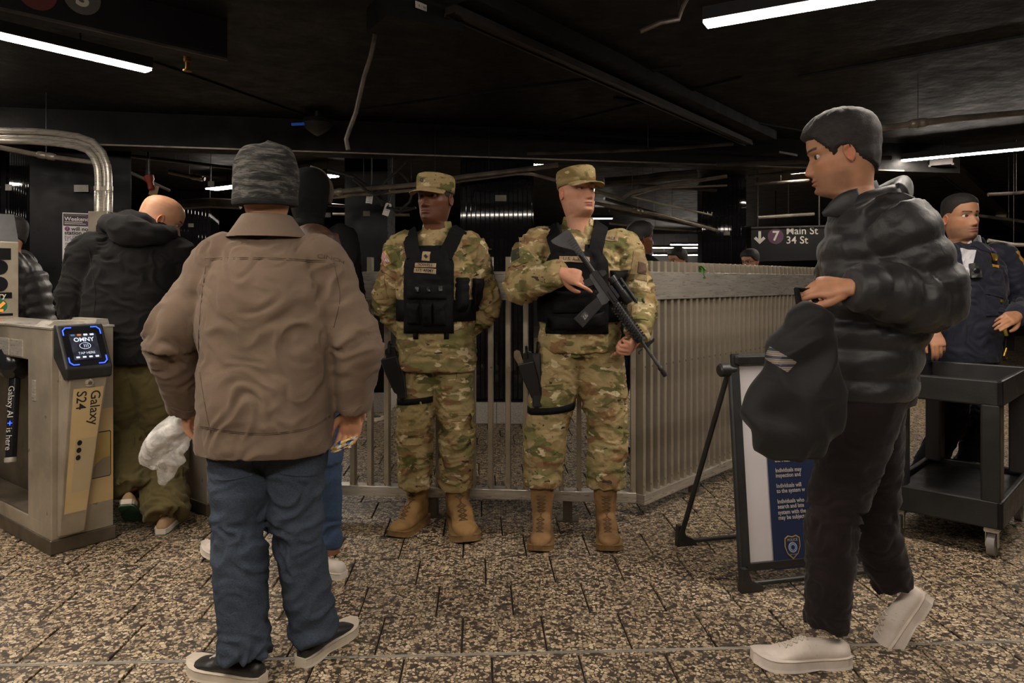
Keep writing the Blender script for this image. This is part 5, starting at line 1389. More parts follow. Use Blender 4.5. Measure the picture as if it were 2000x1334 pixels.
def trousers(J, r=(.105, .098, .084, .080, .078), voxel=0.008, amp=0.008, seed=0, prof=LPROF, hem=1.0, hot=(), freq=12.0, smooth=5, sub=4, base=0.6):
    T = torso([(spine(J, s), rvec(J, 0), rx, f, b, e) for s, rx, f, b, e in prof], 36, sub); parts = [T]; segs = []
    for k, s in enumerate('RL'):
        hp, kn, an = A3(J['hip' + s]), A3(J['kn' + s]), A3(J['an' + s]); h2 = kn + (an - kn) * hem
        ins = A3(J['pel']) + (hp - A3(J['pel'])) * .85; ins[2] += .05
        parts.append(limb([ins, hp, hp + (kn - hp) * .5, kn, kn + (h2 - kn) * .5, h2], [r[0] * .95, r[0], r[1], r[2], r[3], r[4]], 24, 5, (0, 1, 0)))
        segs += [(hp, kn, k * 3.0, 1.0), (kn, h2, k * 3.0 + np.linalg.norm(kn - hp), 1.0)]
    V_, Fc = fuse(parts, voxel, smooth)
    h = [(A3(J['knR']), .14, .8), (A3(J['knL']), .14, .8), (A3(J['pel']), .16, .3)]
    for s in 'RL':
        kn, an = A3(J['kn' + s]), A3(J['an' + s]); h.append((kn + (an - kn) * hem, .12, .9))
    if amp: V_ = cloth_folds(V_, Fc, segs, amp, freq, seed + 40, hot=h + list(hot), base=base)
    return V_, Fc, segs
def finish_person(t, J, Mh, headargs, hands, eyes_=None, name='body', hand_voxel=0.0036, skin=None):
    """body = head with face, neck, limbs and five-fingered hands in one mesh"""
    Hv, Hf, Hc = make_head(**headargs); Hv = xf(Mh, Hv)
    sk = A3(headargs['skin']); parts = [(Hv, Hf)]; cols = [Hc]
    cb = joinm(core_body(J)); parts.append(cb); cols.append(np.tile(sk, (len(cb[0]), 1)))
    for spec in hands:
        hp = hand_parts(**spec['h'])
        w = A3(spec['h']['wrist']); el = A3(J['el' + spec['s']])
        hp.append(limb([w + (el - w) * .35, w + (el - w) * .12, w + A3(spec['h']['d']) / np.linalg.norm(spec['h']['d']) * .012], [.034, .029, .026], 14, 4))
        HV, HF = fuse(hp, hand_voxel, 3)
        HV = displace(HV, HF, pnoise(HV * 60, 3) * 0.0009)
        cc = np.tile(sk, (len(HV), 1)) * (1 + 0.25 * pnoise(HV * 35, 8))[:, None]; cc[:, 0] *= 1.03
        parts.append((HV, HF)); cols.append(np.clip(cc, 0, 1))
    V_, Fc = joinm(parts)
    o = link_mesh(name, V_, Fc, M_SKIN, t, smooth=True, colors=np.concatenate(cols))
    if eyes_: eyes(Mh, t, *eyes_)
    return o
def garment(name, VF, mat, parent): return link_mesh(name, VF[0], VF[1], mat, parent, smooth=True)

# ---- pads, straps and boxes laid on a garment
def pad(S, name, x, y, w, h, thick, mat, parent, rot=0.0, nx=16, ny=20, pw=6, shape=None, n=None, c=None):
    """soft padded panel: full thickness in the middle, rounded off at its edges, following the garment below"""
    fr = S.frame(x, y, w, rot, 12)
    if fr is None: return None
    c0, nn, xx, yy = fr
    if n is not None:
        nn = Vector(n).normalized(); xx = Vector((0, 0, 1)).cross(nn).normalized(); yy = nn.cross(xx); a = R(rot); xx, yy = xx * math.cos(a) + yy * math.sin(a), yy * math.cos(a) - xx * math.sin(a)
    top, bot = [], []
    for j in range(ny + 1):
        for i in range(nx + 1):
            u, v = 2 * i / nx - 1, 2 * j / ny - 1
            uu, vv = u, v
            if shape: uu, vv = shape(u, v)
            p = c0 + xx * (uu * w / 2) + yy * (vv * h / 2); t = thick * (1 - max(abs(u), abs(v)) ** pw * 0.75)
            top.append(S.lay(p, nn, t)); bot.append(S.lay(p, nn, -0.006))
    m = nx + 1; k = len(top); Fc = [[j * m + i, j * m + i + 1, (j + 1) * m + i + 1, (j + 1) * m + i] for j in range(ny) for i in range(nx)]
    per = list(range(nx + 1)) + [(j + 1) * m - 1 for j in range(1, ny + 1)] + [ny * m + i for i in range(nx - 1, -1, -1)] + [j * m for j in range(ny - 1, 0, -1)]
    Fc += [[per[i], per[i] + k, per[(i + 1) % len(per)] + k, per[(i + 1) % len(per)]] for i in range(len(per))]
    return link_mesh(name, [tuple(v) for v in top + bot], Fc, mat, parent, smooth=True)
def strap(S, name, pts, width, thick, mat, parent, axis=None, sub=5, off=0.002):
    """webbing of constant width snapped to the garment along world points"""
    q = catmull([A3(p) for p in pts], sub); line = []
    for p in q:
        h = S.b.find_nearest(Vector(p)); line.append((h[0], h[1]) if h[0] is not None else (Vector(p), Vector((0, -1, 0))))
    k = len(line); V_, Fc = [], []
    cen = sum((l[0] for l in line), Vector()) / k
    for i in range(k):
        p, n = line[i]; t = (line[min(i + 1, k - 1)][0] - line[max(i - 1, 0)][0]).normalized(); d = (Vector(q[i]) - p)
        if axis is not None:
            if n.dot(p - Vector(axis)) < 0: n = -n
        elif d.length > 1e-4 and d.dot(n) < 0: n = -n
        s = t.cross(n).normalized()
        for du, dn in ((-1, off), (-1, thick + off), (1, thick + off), (1, off)): V_.append(p + s * (du * width / 2) + n * dn)
    Fc = [[i * 4 + j, i * 4 + (j + 1) % 4, (i + 1) * 4 + (j + 1) % 4, (i + 1) * 4 + j] for i in range(k - 1) for j in range(4)] + [[0, 1, 2, 3], [(k - 1) * 4 + j for j in (3, 2, 1, 0)]]
    return link_mesh(name, [tuple(v) for v in V_], Fc, mat, parent, smooth=False)
def ring_strap(S, name, c, r, width, thick, mat, parent, tilt=0.0, n=28):
    """band all round a limb: start from a circle outside, snap inward towards the limb's axis"""
    V_, k = [], n
    for i in range(n + 1):
        a = 2 * math.pi * i / n; d = Vector((math.cos(a), math.sin(a), 0)); lev = []
        for dz in (-width / 2, width / 2):
            o = Vector(c) + Vector((0, 0, dz + tilt * math.cos(a))); h = S.b.ray_cast(o + d * r * 1.45, -d, r * 2); p = h[0] if h[0] is not None else o + d * r; p = p if (p - o).length < r * 1.3 else o + d * r * .95; lev.append(p)
        m = (lev[0] + lev[1]) / 2; rad = max((l - Vector((c[0], c[1], l.z))).length for l in lev)
        for dz, l in zip((-width / 2, width / 2), lev):
            z = c[2] + dz + tilt * math.cos(a)
            V_ += [Vector((c[0], c[1], z)) + d * (rad - .006), Vector((c[0], c[1], z)) + d * (rad + thick)]
    Fc = [[i * 4 + a, i * 4 + b, (i + 1) * 4 + b, (i + 1) * 4 + a] for i in range(n) for a, b in ((0, 1), (1, 3), (3, 2), (2, 0))]
    return link_mesh(name, [tuple(v) for v in V_], Fc, mat, parent, smooth=True)

# ---- caps and hats
def patrol_cap(t, Mh, mat, brow=0.030):
    n = 40; a = np.arange(n) * 2 * math.pi / n; cs, sn = np.sin(a), -np.cos(a)     # a=0 at the front
    def ring(z, rx, ry, dz=0.0, y0=0.004): return np.stack([rx * cs, y0 + ry * sn, z + dz * (-sn)], 1)
    rings = [ring(brow - .004, .078, .100), ring(brow - .006, .0835, .1055), ring(brow + .018, .0855, .1075), ring(brow + .024, .0845, .1065), ring(brow + .026, .0862, .108), ring(brow + .052, .087, .108, .003), ring(brow + .066, .0855, .1055, .005), ring(brow + .073, .082, .100, .006), ring(brow + .0775, .060, .074, .005), ring(brow + .079, .028, .036, .004), ring(brow + .080, .003, .004, .003)]
    V_, Fc = loft(rings); V_ = np.asarray(V_)
    V_ = V_ + (pnoise(V_ * 34, 2)[:, None]) * 0.0022 * np.sign(V_ * np.array([1, 1, .3]))
    cap = link_mesh('cap', xf(Mh, V_), Fc, mat, t, smooth=True)
    top, bot = [], []; m, k = 22, 8
    for j in range(k + 1):
        for i in range(m + 1):
            w = R(-68 + 136 * i / m); q = j / k; ext = .066 * math.cos(w) ** 0.55 * q
            x = math.sin(w) * (.0845 + ext * .18); y = .004 - math.cos(w) * .1065 - ext; z = brow + .002 - .020 * q * math.cos(w) - .016 * (math.sin(w) ** 2) * (0.4 + q)
            top.append((x, y, z + .003)); bot.append((x, y, z - .002))
    mm = m + 1; Fv = [[j * mm + i, j * mm + i + 1, (j + 1) * mm + i + 1, (j + 1) * mm + i] for j in range(k) for i in range(m)]; o_ = len(top)
    Fv += [[v + o_ for v in f[::-1]] for f in Fv]; per = [k * mm + i for i in range(mm)]; Fv += [[per[i], per[i + 1], per[i + 1] + o_, per[i] + o_] for i in range(m)]
    link_mesh('visor', xf(Mh, top + bot), Fv, mat, cap, smooth=True)
    return cap
def flat_top_collar(t, J, mat, rx=.078, ry=.072, h=.05, lean=.02, gap=60, yaw=0.0, name='collar', thick=.006, c=None, flare=.012, amp=0.0):
    """stand collar round the neck, open for gap degrees at the front (person's own front)"""
    c = A3(c if c is not None else J['neck']); rv = rvec(J, 1); fw = -np.cross(rv, [0, 0, 1.0]); fw /= np.linalg.norm(fw); V_ = []; n = 40
    for i in range(n + 1):
        a = R(gap / 2 + (360 - gap) * i / n); d = fw * math.cos(a) * ry + rv * math.sin(a) * rx
        L = np.linalg.norm(d); u = d / L; back = 0.5 - 0.5 * math.cos(a)
        for z, k in ((-.03, flare), (h * (.75 + .25 * back), -.002), (h * (.75 + .25 * back) + .004, -.002 - thick / 2), (h * (.75 + .25 * back), -.002 - thick), (-.03, flare - thick)):
            V_.append(c + d + u * k + np.array([0, 0, z]) - fw * lean * (z > 0) * 0.5)
    m = 5; Fc = [[i * m + j, i * m + j + 1, (i + 1) * m + j + 1, (i + 1) * m + j] for i in range(n) for j in range(m - 1)] + [list(range(m)), [n * m + j for j in range(m)][::-1]]
    return link_mesh(name, V_, Fc, mat, t, smooth=True)

# ---- background passer-by from plain proportions
def std_joints(x, y, Hh, face, stride=0.0, swing=0.0, lean=0.0, wide=1.0, lead=1):
    """face: heading in degrees from +x towards +y"""
    f = np.array([math.cos(R(face)), math.sin(R(face)), 0.0]); r = np.cross(f, [0, 0, 1.0]); b = np.array([x, y, 0.0]); z = lambda k: np.array([0, 0, k * Hh])
    J = {'pel': b + z(.53), 'chest': b + z(.70) + f * lean * .5, 'neck': b + z(.835) + f * lean}
    for s, q in (('R', 1), ('L', -1)):
        ld = q * lead
        J['hip' + s] = b + z(.525) + r * q * .085
        J['kn' + s] = b + z(.285) + r * q * .085 + f * (stride * .35 * ld + .03)
        J['an' + s] = b + z(.055) + r * q * .08 + f * stride * .5 * ld - f * .02
        J['sh' + s] = b + z(.815) + r * q * .18 * wide + f * lean
        J['el' + s] = b + z(.635) + r * q * .235 * wide + f * (lean * .7 - swing * .3 * ld)
        J['wr' + s] = b + z(.49) + r * q * .225 * wide + f * (lean * .4 - swing * ld + .06)
    J['f'] = f; J['r'] = r; return J
def bystander(label, x, y, Hh, face, skin, hairc, mtop, mleg, mshoe, msole, stride=.5, swing=.15, lean=.03, head_yaw=0, head_pitch=0, hair='short', legr=(.095, .085, .068, .062, .058), seed=0, top_prof=JPROF, slv=(.072, .066, .058, .054, .046), glasses=False, amp=.006, puff=None, lead=1, group=None, wide=1.0, brow=None, voxel=.011, over=None, feet=None, hem=1.0):
    t = thing('person', label, 'person', (x, y, 0), 0, group)
    J = std_joints(x, y, Hh, face, stride, swing, lean, wide, lead)
    f = J['f']
    if over: J.update(over)
    for s, q in (('R', 1), ('L', -1)):
        an = J['an' + s]; back = (q * lead < 0) and stride > .3
        M = foot_M(A3(an) * np.array([1, 1, 0]) - f * .07, face, 28 if back else 0, .95)
        if feet: M = feet[s]
        sneaker(t, M, mshoe, msole, 'shoe'); 
    J['anR'] = A3(J['anR']) + np.array([0, 0, .02]); J['anL'] = A3(J['anL']) + np.array([0, 0, .02])
    garment('trousers', trousers(J, legr, voxel, amp, seed, hem=hem), mleg, t)
    garment('jacket', jacket(J, top_prof, slv, voxel, amp, seed, puff=puff), mtop, t)
    Mh = head_M(A3(J['neck']) + np.array([0, 0, .095 * Hh]) + f * .03, face + 90 + head_yaw, head_pitch, 0, Hh / 1.78)
    hs = []
    for s, q in (('R', 1), ('L', -1)):
        d = A3(J['wr' + s]) - A3(J['el' + s]); hs.append({'s': s, 'h': dict(wrist=J['wr' + s], d=d, n=J['r'] * q, thumb_side=-1 if q > 0 else 1, curls=CURL_REL, s=.95)})
    finish_person(t, J, Mh, dict(skin=skin, lipc=A3(skin) * np.array([.9, .55, .5]), browc=brow if brow is not None else A3(skin) * .15), hs, ((.05, .03, .02),), hand_voxel=.005)
    if hair:
        front = {'short': .062, 'long': .062}[hair]
        line = lambda PH, Z: Z - np.interp(angd(PH), [0, .9, 1.25, 1.5, 2.0, math.pi], [front, front - .01, .01, .0, -.03, -.075])
        th = lambda PH, Z: .012 + .006 * np.clip(Z / .1, 0, 1)
        hv, hf = hair_shell(line, th, seed=seed, tex=.004); h = link_mesh('hair', xf(Mh, hv), hf, hairc, t, smooth=True)
        if hair == 'long':
            p0 = xf(Mh, [(0, .09, 0.02)])[0]; bk = -f
            V_, Fc = limb([p0 + A3((0, 0, .05)), p0 + A3((0, 0, -.05)) + bk * .015, p0 + A3((0, 0, -.16)) + bk * .02, p0 + A3((0, 0, -.26)) + bk * .01], [(.03, .07), (.04, .09), (.035, .09), (.012, .06)], 18, 5, tuple(f))
            V_ = displace(np.asarray(V_), Fc, ridge(V_ * np.array([60, 60, 6.0]), 3) * .006); link_mesh('long_hair', V_, Fc, hairc, h, smooth=True)
    if glasses:
        mb = MB()
        for sx in (-1, 1):
            ring = [(sx * .033 + .022 * math.cos(a), -.098, .0 + .016 * math.sin(a)) for a in np.linspace(0, 2 * math.pi, 17)]; mb.tube([Vector(v) for v in ring], .0014, 6)
            mb.tube([Vector((sx * .055, -.096, .004)), Vector((sx * .078, -.03, .004)), Vector((sx * .08, .02, .0))], .0014, 6)
        mb.tube([Vector((-.011, -.1, .004)), Vector((.011, -.1, .004))], .0014, 6)
        link_mesh('glasses', xf(Mh, mb.V), mb.F, M_GLOSS, t, smooth=True)
    return t, J, Mh
# ================================================================ the two soldiers
CAMO1, CAMO2 = m_camo('camouflage_cloth', 0.0, 1.25), m_camo('camouflage_cloth_b', 5.3, 1.25)
M_TAPE = pmat('tan_name_tape', srgb(150, 126, 96), srgb(172, 150, 118), 30, 0.9)
M_PATCH = pmat('olive_patch', srgb(116, 98, 66), srgb(140, 122, 84), 20, 0.9)
M_PATCHB = pmat('brown_patch', srgb(70, 50, 38), srgb(90, 66, 50), 20, 0.9)
M_PATCHG = pmat('dark_green_patch', srgb(44, 46, 34), srgb(60, 62, 46), 20, 0.9)
M_TSH = m_cloth('tan_undershirt', srgb(124, 106, 76), srgb(146, 126, 92), 10)
M_GOLDE = pmat('gold_edging', srgb(170, 122, 42), srgb(190, 142, 58), 20, 0.8)
M_FRED = pmat('flag_red', srgb(150, 40, 38), srgb(166, 52, 48), 20, 0.85); M_FWH = pmat('flag_white', srgb(190, 182, 172), srgb(206, 198, 188), 20, 0.85); M_FBL = pmat('flag_blue', srgb(70, 66, 110), srgb(86, 82, 126), 20, 0.85)
M_HAIRB = pmat('dark_hair', (0.008, 0.007, 0.006), (0.018, 0.014, 0.012), 60, 0.6, 0, 0.4, 400)
M_HAIRS = pmat('shaved_light_hair', srgb(140, 108, 84), srgb(160, 124, 98), 80, 0.8, 0, 0.3, 500)
def camo_seams(S, t, mat, seams, r=0.0016):
    for q in seams: S.seam('seam', q, r, mat, t)

def holster(t, S, x, y, Y, L=0.17):
    """thigh holster with pistol, hung beside the trouser leg; (x, y) = top pixel of the grip"""
    o = P(x, y, Y); dn = Vector((0.22, 0, -1)).normalized(); sd = Vector((1, 0, 0.22)).normalized(); fw = Vector((0, -1, 0))
    M = Matrix((sd, fw, -dn)).transposed().to_4x4(); M.translation = o
    mb = MB(); mb.prism([(-.040, -.02), (.046, -.02), (.050, -.10), (.046, -.205), (.014, -.222), (-.008, -.20), (-.030, -.10)], -.026, .026, M); h = mb.build('holster', M_HOLST, t); bv = h.modifiers.new('b', 'BEVEL'); bv.width = .006; bv.segments = 2
    mb = MB(); mb.prism([(-.036, -.025), (-.008, -.025), (-.014, .040), (-.028, .050), (-.044, .044), (-.050, .02)], -.014, .014, M); mb.build('pistol_grip', pmat('tan_grip', srgb(96, 80, 58), srgb(120, 102, 76), 30, 0.6) if 'tan_grip' not in MATS else MATS['tan_grip'], h)
    mb = MB(); mb.prism([(-.010, -.03), (.044, -.03), (.042, .022), (.020, .034), (-.004, .02)], -.020, .020, M); mb.build('pistol_slide', M_STEELD if False else M_HOLST, h)
    mb = MB(); mb.tube([M @ Vector((.012, .024, .0)), M @ Vector((.020, .024, .042)), M @ Vector((.022, 0, .054)), M @ Vector((.020, -.024, .042)), M @ Vector((.012, -.024, .0))], .007, 8); mb.build('retention_hood', M_HOLST, h, smooth='auto')
    return h

def soldier_vest(t, S, J, px, seed, group=None):
    """plate carrier: front panel, shoulder straps, side wings"""
    x0, x1, y0, y1 = px
    cx_, cy_ = (x0 + x1) / 2, (y0 + y1) / 2; c, n = S.px(cx_, cy_); Y = c.y
    w, h = (x1 - x0) / F * Y, (y1 - y0) / F * Y
    def shp(u, v):
        k = 1.0
        if v > .55: k = 1 - .42 * ((v - .55) / .45) ** 1.6          # upper edge tapers to the straps
        return u * k, v
    v = pad(S, 'vest', cx_, cy_, w, h, .040, M_VEST, t, 0, 26, 34, 8, shp, n=(0.0, -1, 0.05))
    return v

# ---------------------------------------------------------------- soldier with hands behind the back
Y1 = 3.74
J = dict(pel=P(851, 690, Y1), chest=P(852, 560, Y1), neck=P(854, 447, Y1 + .02), cs=.55,
         shR=P(784, 482, Y1), shL=P(920, 484, Y1), elR=P(754, 592, Y1 + .08), wrR=P(812, 668, Y1 + .13), elL=P(950, 600, Y1 + .08), wrL=P(890, 664, Y1 + .14),
         hipR=P(822, 700, Y1), hipL=P(882, 700, Y1), knR=P(810, 840, Y1 - .02), knL=P(893, 840, Y1 - .02), anR=P(811, 946, Y1 + .03), anL=P(890, 948, Y1 + .05))
t = thing('person', 'soldier in camouflage and black vest with hands clasped behind the back', 'person', (J['pel'].x, Y1, 0), 0, 'soldiers on guard at the barrier fence')
S1 = t
for h, to, an in ((G(829, 1015), G(766, 1052), 'anR'), (G(888, 1016), G(913, 1064), 'anL')):
    d = to - h; boot(t, foot_M(h, math.degrees(math.atan2(d.y, d.x)), 0, d.length / .311), M_LEATHER, M_BSOLE, M_BLACE)
tr = trousers(J, (.106, .102, .093, .090, .084), .0065, .014, 3, LPROF, smooth=3)
garment('trousers', tr, CAMO1, t); ST = Surf(tr[0], tr[1])
prof = [(-.13, .212, .150, .140, 2.3), (.0, .210, .150, .142, 2.3), (.25, .196, .146, .138, 2.3), (.50, .200, .150, .142, 2.3), (.72, .208, .148, .146, 2.3), (.85, .196, .125, .135, 2.2), (.94, .140, .092, .10, 2.1), (1.0, .082, .072, .075, 2.0)]
jk = jacket(J, prof, (.080, .078, .072, .066, .055), .0065, .014, 1, smooth=3); jo = garment('jacket', jk, CAMO1, t); SJ = Surf(jk[0], jk[1])
flat_top_collar(t, J, CAMO1, .074, .070, .042, .01, 70)
limbV = limb([J['neck'] + Vector((0, 0, -.03)), J['neck'] + Vector((0, .0, .022))], [(.060, .064), (.058, .062)], 20, 2, (1, 0, 0)); link_mesh('undershirt', limbV[0], limbV[1], M_TSH, t, smooth=True)
Mh = head_M(P(850, 387, Y1 - .005), -24, 2, 0, 1.09)
finish_person(t, J, Mh, dict(skin=SK_DARK, lipc=srgb(112, 66, 58), browc=(.008, .006, .005), nosew=1.25, lips=1.35, stub=(.02, .014, .010), stubble=.15, beard=(.012, .009, .007), jaw=1.02),
              [dict(s='R', h=dict(wrist=J['wrR'], d=(.8, .1, -.35), n=(0, 1, .1), thumb_side=-1, curls=CURL_REL)), dict(s='L', h=dict(wrist=J['wrL'], d=(-.8, .1, -.35), n=(0, 1, .1), thumb_side=1, curls=CURL_REL))], ((.012, .007, .005), (-14, 2)))
line = lambda PH, Z: Z - np.interp(angd(PH), [0, .9, 1.25, 1.45, 2.0, math.pi], [.062, .05, .0, -.005, -.03, -.06])
hv, hf = hair_shell(line, lambda PH, Z: .0022 + 0 * Z, tex=.0008); link_mesh('hair', xf(Mh, hv), hf, M_HAIRB, t, smooth=True)
cap = patrol_cap(t, Mh, CAMO1, .030)
flat_text('rank_pin', 'Q', 0.024, M_INK, cap, Mh @ frame_M((-.012, -.1075, .070), (1, 0, 0), (0, -1, .08)), bold=.001)
# vest
vest = soldier_vest(t, SJ, J, (786, 886, 478, 651), 1)
for x in (812, 872): pad(SJ, 'vest_tab', x, 653, .026, .05, .012, M_WEB, vest, 0, 4, 6)
for s, xs in (('R', ((812, 505), (806, 470), (801, 446), (797, 440))), ('L', ((868, 505), (884, 472), (896, 452), (900, 446)))):
    pts = [SJ.px(*q)[0] for q in xs]; pts = [p for p in pts if p is not None]
    top = pts[-1]; pts += [top + Vector((0, .06, .02)), top + Vector((0, .14, -.01)), top + Vector((0, .20, -.10))]
    strap(Surf(*jk[3]), 'shoulder_strap', pts, .074, .014, M_VEST, vest, axis=spine(J, .8), off=.014)
for i, zpx in enumerate((590,)):
    c = spine(J, .36); ring_strap(Surf(*jk[3]), 'side_wing', c, .20, .11, .010, M_VEST, vest)
VV = [v for v in (vest,)]
def surf_of(objs):
    Vs = []
    for o in objs:
        me = o.data; W = np.empty(len(me.vertices) * 3); me.vertices.foreach_get('co', W); W = W.reshape(-1, 3); A_ = np.array(mw(o)); Vs.append((W @ A_[:3, :3].T + A_[:3, 3], [list(p.vertices) for p in me.polygons]))
    return Surf(*joinm(Vs))
SV = surf_of([vest, jo])
SV.patch('rank_patch', 832, 500, .040, .048, M_TAPE, vest, -4, .004)
SV.patch('rank_mark', 832, 501, .014, .018, M_INK, vest, 41, .0015, 3, 3, off=.004)
SV.patch('name_tape', 831, 518, .106, .022, M_TAPE, vest, -1, .004); SV.text('POWELL', 831, 518, .020, M_INK, vest, -1, .0048, bold=.0004)
SV.patch('service_tape', 830, 529, .112, .024, M_TAPE, vest, -3, .004); SV.text('U.S. ARMY', 830, 529, .020, M_INK, vest, -3, .0048, bold=.0004)
for x, y, w, h, th in ((833, 570, .20, .075, .016), (858, 612, .062, .12, .030), (835, 614, .050, .115, .030), (808, 612, .070, .11, .026)):
    pad(SV, 'pouch', x, y, w, h, th, M_VEST, vest, 0, 10, 12, 8)
for x in (818, 838, 860): SV.patch('buckle', x, 566, .018, .026, M_HOLST, vest, 0, .024)
for x, y, w in ((900, 577, .062), (928, 576, .056)):
    pad(SV, 'magazine_pouch', x, y, w, .165, .045, M_VEST, vest, -3, 10, 14, 8)
# sleeve patches
SJ.patch('shoulder_flag', 752, 505, .050, .075, M_GOLDE, jo, 24, .003, 6, 8); f_ = SJ.frame(752, 505, .05, 24)
SJ.patch('flag_field', 752, 505, .040, .064, M_FWH, jo, 24, .0012, 6, 8, off=.003)
if f_:
    c, n, xx, yy = f_
    for i in range(6):
        u = -.016 + i * .0064
        link_mesh('flag_stripe', [tuple(SJ.lay(c + xx * (u + a * .0032) + yy * (-.03 + b * .06), n, .0052)) for b in (0, .5, 1) for a in (0, 1)], [[0, 1, 3, 2], [2, 3, 5, 4]], M_FRED, jo)
    link_mesh('flag_canton', [tuple(SJ.lay(c + xx * (.001 + a * .0185) + yy * (-.031 + b * .030), n, .0058)) for b in (0, 1) for a in (0, 1)], [[0, 1, 3, 2]], M_FBL, jo)
SJ.patch('sleeve_pocket', 741, 562, .075, .115, CAMO1, jo, 6, .006); SJ.patch('sleeve_pocket', 768, 500, .05, .06, CAMO1, jo, 20, .004)
SJ.patch('name_tape', 795, 488, .07, .022, M_TAPE, jo, 6, .003); SJ.text('POW', 791, 488, .018, M_INK, jo, 6, .005); SJ.patch('service_tape', 898, 485, .07, .022, M_TAPE, jo, -6, .003); SJ.text('MY', 902, 485, .018, M_INK, jo, -6, .005)
SJ.patch('unit_tab', 943, 501, .075, .10, M_PATCH, jo, -14, .003); SJ.text('II', 944, 509, .030, M_PATCHB, jo, -14, .006, 'unit_letter'); SJ.patch('unit_shield', 962, 522, .05, .075, M_PATCHG, jo, -6, .004)
# trousers: fly flaps, cargo pockets, thigh rig
ST.patch('pocket_flap', 911, 738, .115, .055, CAMO1, t, -12, .006); ST.patch('pocket_flap', 788, 730, .08, .06, CAMO1, t, 10, .006)
ST.patch('knee_patch', 811, 838, .15, .16, CAMO1, t, 0, .004, 10, 10); ST.patch('knee_patch', 893, 838, .15, .16, CAMO1, t, 0, .004, 10, 10)
SJ.seam('placket', [(862, 655), (864, 690), (862, 718)], .0025, CAMO1, jo)
rs = ring_strap(ST, 'thigh_strap', P(812, 778, Y1), .10, .030, .004, M_WEB, t, .012)
holster(t, ST, 757, 690, Y1 - .085)
mb = MB(); a, b = P(778, 694, Y1 - .07), P(786, 778, Y1 - .095); mb.beam(a, b, .05, .03, (0, -1, 0), .006); mb.build('thigh_plate', M_HOLST, t)

# ---------------------------------------------------------------- soldier with the rifle
Y2 = 3.72
J = dict(pel=P(1132, 690, Y2), chest=P(1132, 560, Y2), neck=P(1130, 440, Y2 + .02), cs=.55,
         shR=P(1048, 478, Y2 - .01), shL=P(1217, 484, Y2 + .01), elR=P(1014, 562, Y2 - .10), wrR=P(1094, 533, Y2 - .31), elL=P(1250, 590, Y2 - .05), wrL=P(1244, 662, Y2 - .25),
         hipR=P(1094, 705, Y2), hipL=P(1170, 705, Y2), knR=P(1067, 835, Y2 - .03), knL=P(1187, 838, Y2 - .03), anR=P(1061, 950, 3.655), anL=P(1183, 952, 3.655))
t = thing('person', 'soldier in camouflage and black vest holding a rifle across the body', 'person', (J['pel'].x, Y2, 0), 0, 'soldiers on guard at the barrier fence')
S2 = t
M_LEATH2 = pmat('coyote_boot', srgb(122, 90, 56), srgb(150, 114, 74), 12, 0.85, 0, 0.35, 140)
for h, to in ((G(1061, 1037), G(1051, 1081)), (G(1180, 1037), G(1191, 1081))):
    d = to - h; boot(t, foot_M(h, math.degrees(math.atan2(d.y, d.x)), 0, d.length / .311), M_LEATH2, M_BSOLE, M_BLACE)
LP2 = [(-.02, .185, .135, .14, 2.3), (.10, .190, .135, .14, 2.3), (.24, .190, .135, .13, 2.3)]
tr = trousers(J, (.128, .124, .106, .104, .094), .0065, .012, 13, LP2, smooth=3); garment('trousers', tr, CAMO2, t); ST = Surf(tr[0], tr[1])
prof = [(.02, .200, .148, .142, 2.3), (.10, .212, .155, .146, 2.3), (.25, .205, .152, .140, 2.3), (.50, .212, .158, .145, 2.3), (.72, .226, .155, .150, 2.3), (.85, .214, .130, .138, 2.2), (.94, .150, .095, .10, 2.1), (1.0, .086, .074, .078, 2.0)]
jk = jacket(J, prof, (.094, .090, .080, .074, .056), .0065, .015, 11, smooth=3); jo = garment('jacket', jk, CAMO2, t); SJ = Surf(jk[0], jk[1])
flat_top_collar(t, J, CAMO2, .080, .074, .045, .01, 70)
lv = limb([J['neck'] + Vector((0, 0, -.03)), J['neck'] + Vector((0, .0, .026))], [(.066, .068), (.064, .066)], 20, 2, (1, 0, 0)); link_mesh('undershirt', lv[0], lv[1], M_TSH, t, smooth=True)
Mh = head_M(P(1127, 375, Y2 - .005), 31, 6, 0, 1.09)
# rifle frame: x along the barrel, y towards the viewer, z up off the receiver
ra, rb = P(1098, 455, Y2 - .27), P(1296, 738, Y2 - .33)
rx_ = (rb - ra).normalized(); ry_ = Vector((0, -1, 0)); ry_ = (ry_ - rx_ * ry_.dot(rx_)).normalized(); rz_ = rx_.cross(ry_)
if rz_.x < 0: rz_ = -rz_
MR = Matrix((rx_, ry_, rz_)).transposed().to_4x4(); MR.translation = ra; RL = (rb - ra).length
def rp(a, z=0, y=0): return MR @ Vector((a * RL, y, z))
grip = rp(.335, -.055)
hR = rp(.30, .004, .040)
wR = A3(J['wrR'])
hands = [dict(s='R', h=dict(wrist=wR, d=A3(P(1148, 548, Y2 - .33)) - wR, n=(-.15, -1, .45), thumb_side=-1, curls=[(22, 12, 8), (62, 70, 40), (68, 75, 45), (72, 78, 45)], thumb=((.8, .5, .5), (.9, .2, .5), (1, -.2, .5)), s=1.04)),
         dict(s='L', h=dict(wrist=J['wrL'], d=A3(P(1222, 688, Y2 - .34)) - A3(J['wrL']), n=(.35, -.75, -.5), thumb_side=1, curls=CURL_FIST, thumb=((.6, .7, .5), (.8, .3, .6), (.9, -.2, .6)), s=1.04))]
finish_person(t, J, Mh, dict(skin=SK_LIGHT, lipc=srgb(176, 110, 98), browc=srgb(120, 88, 64), stub=srgb(170, 128, 104), stubble=.3, jaw=1.08, wide=1.03), hands, ((.10, .12, .13), (16, 4)))
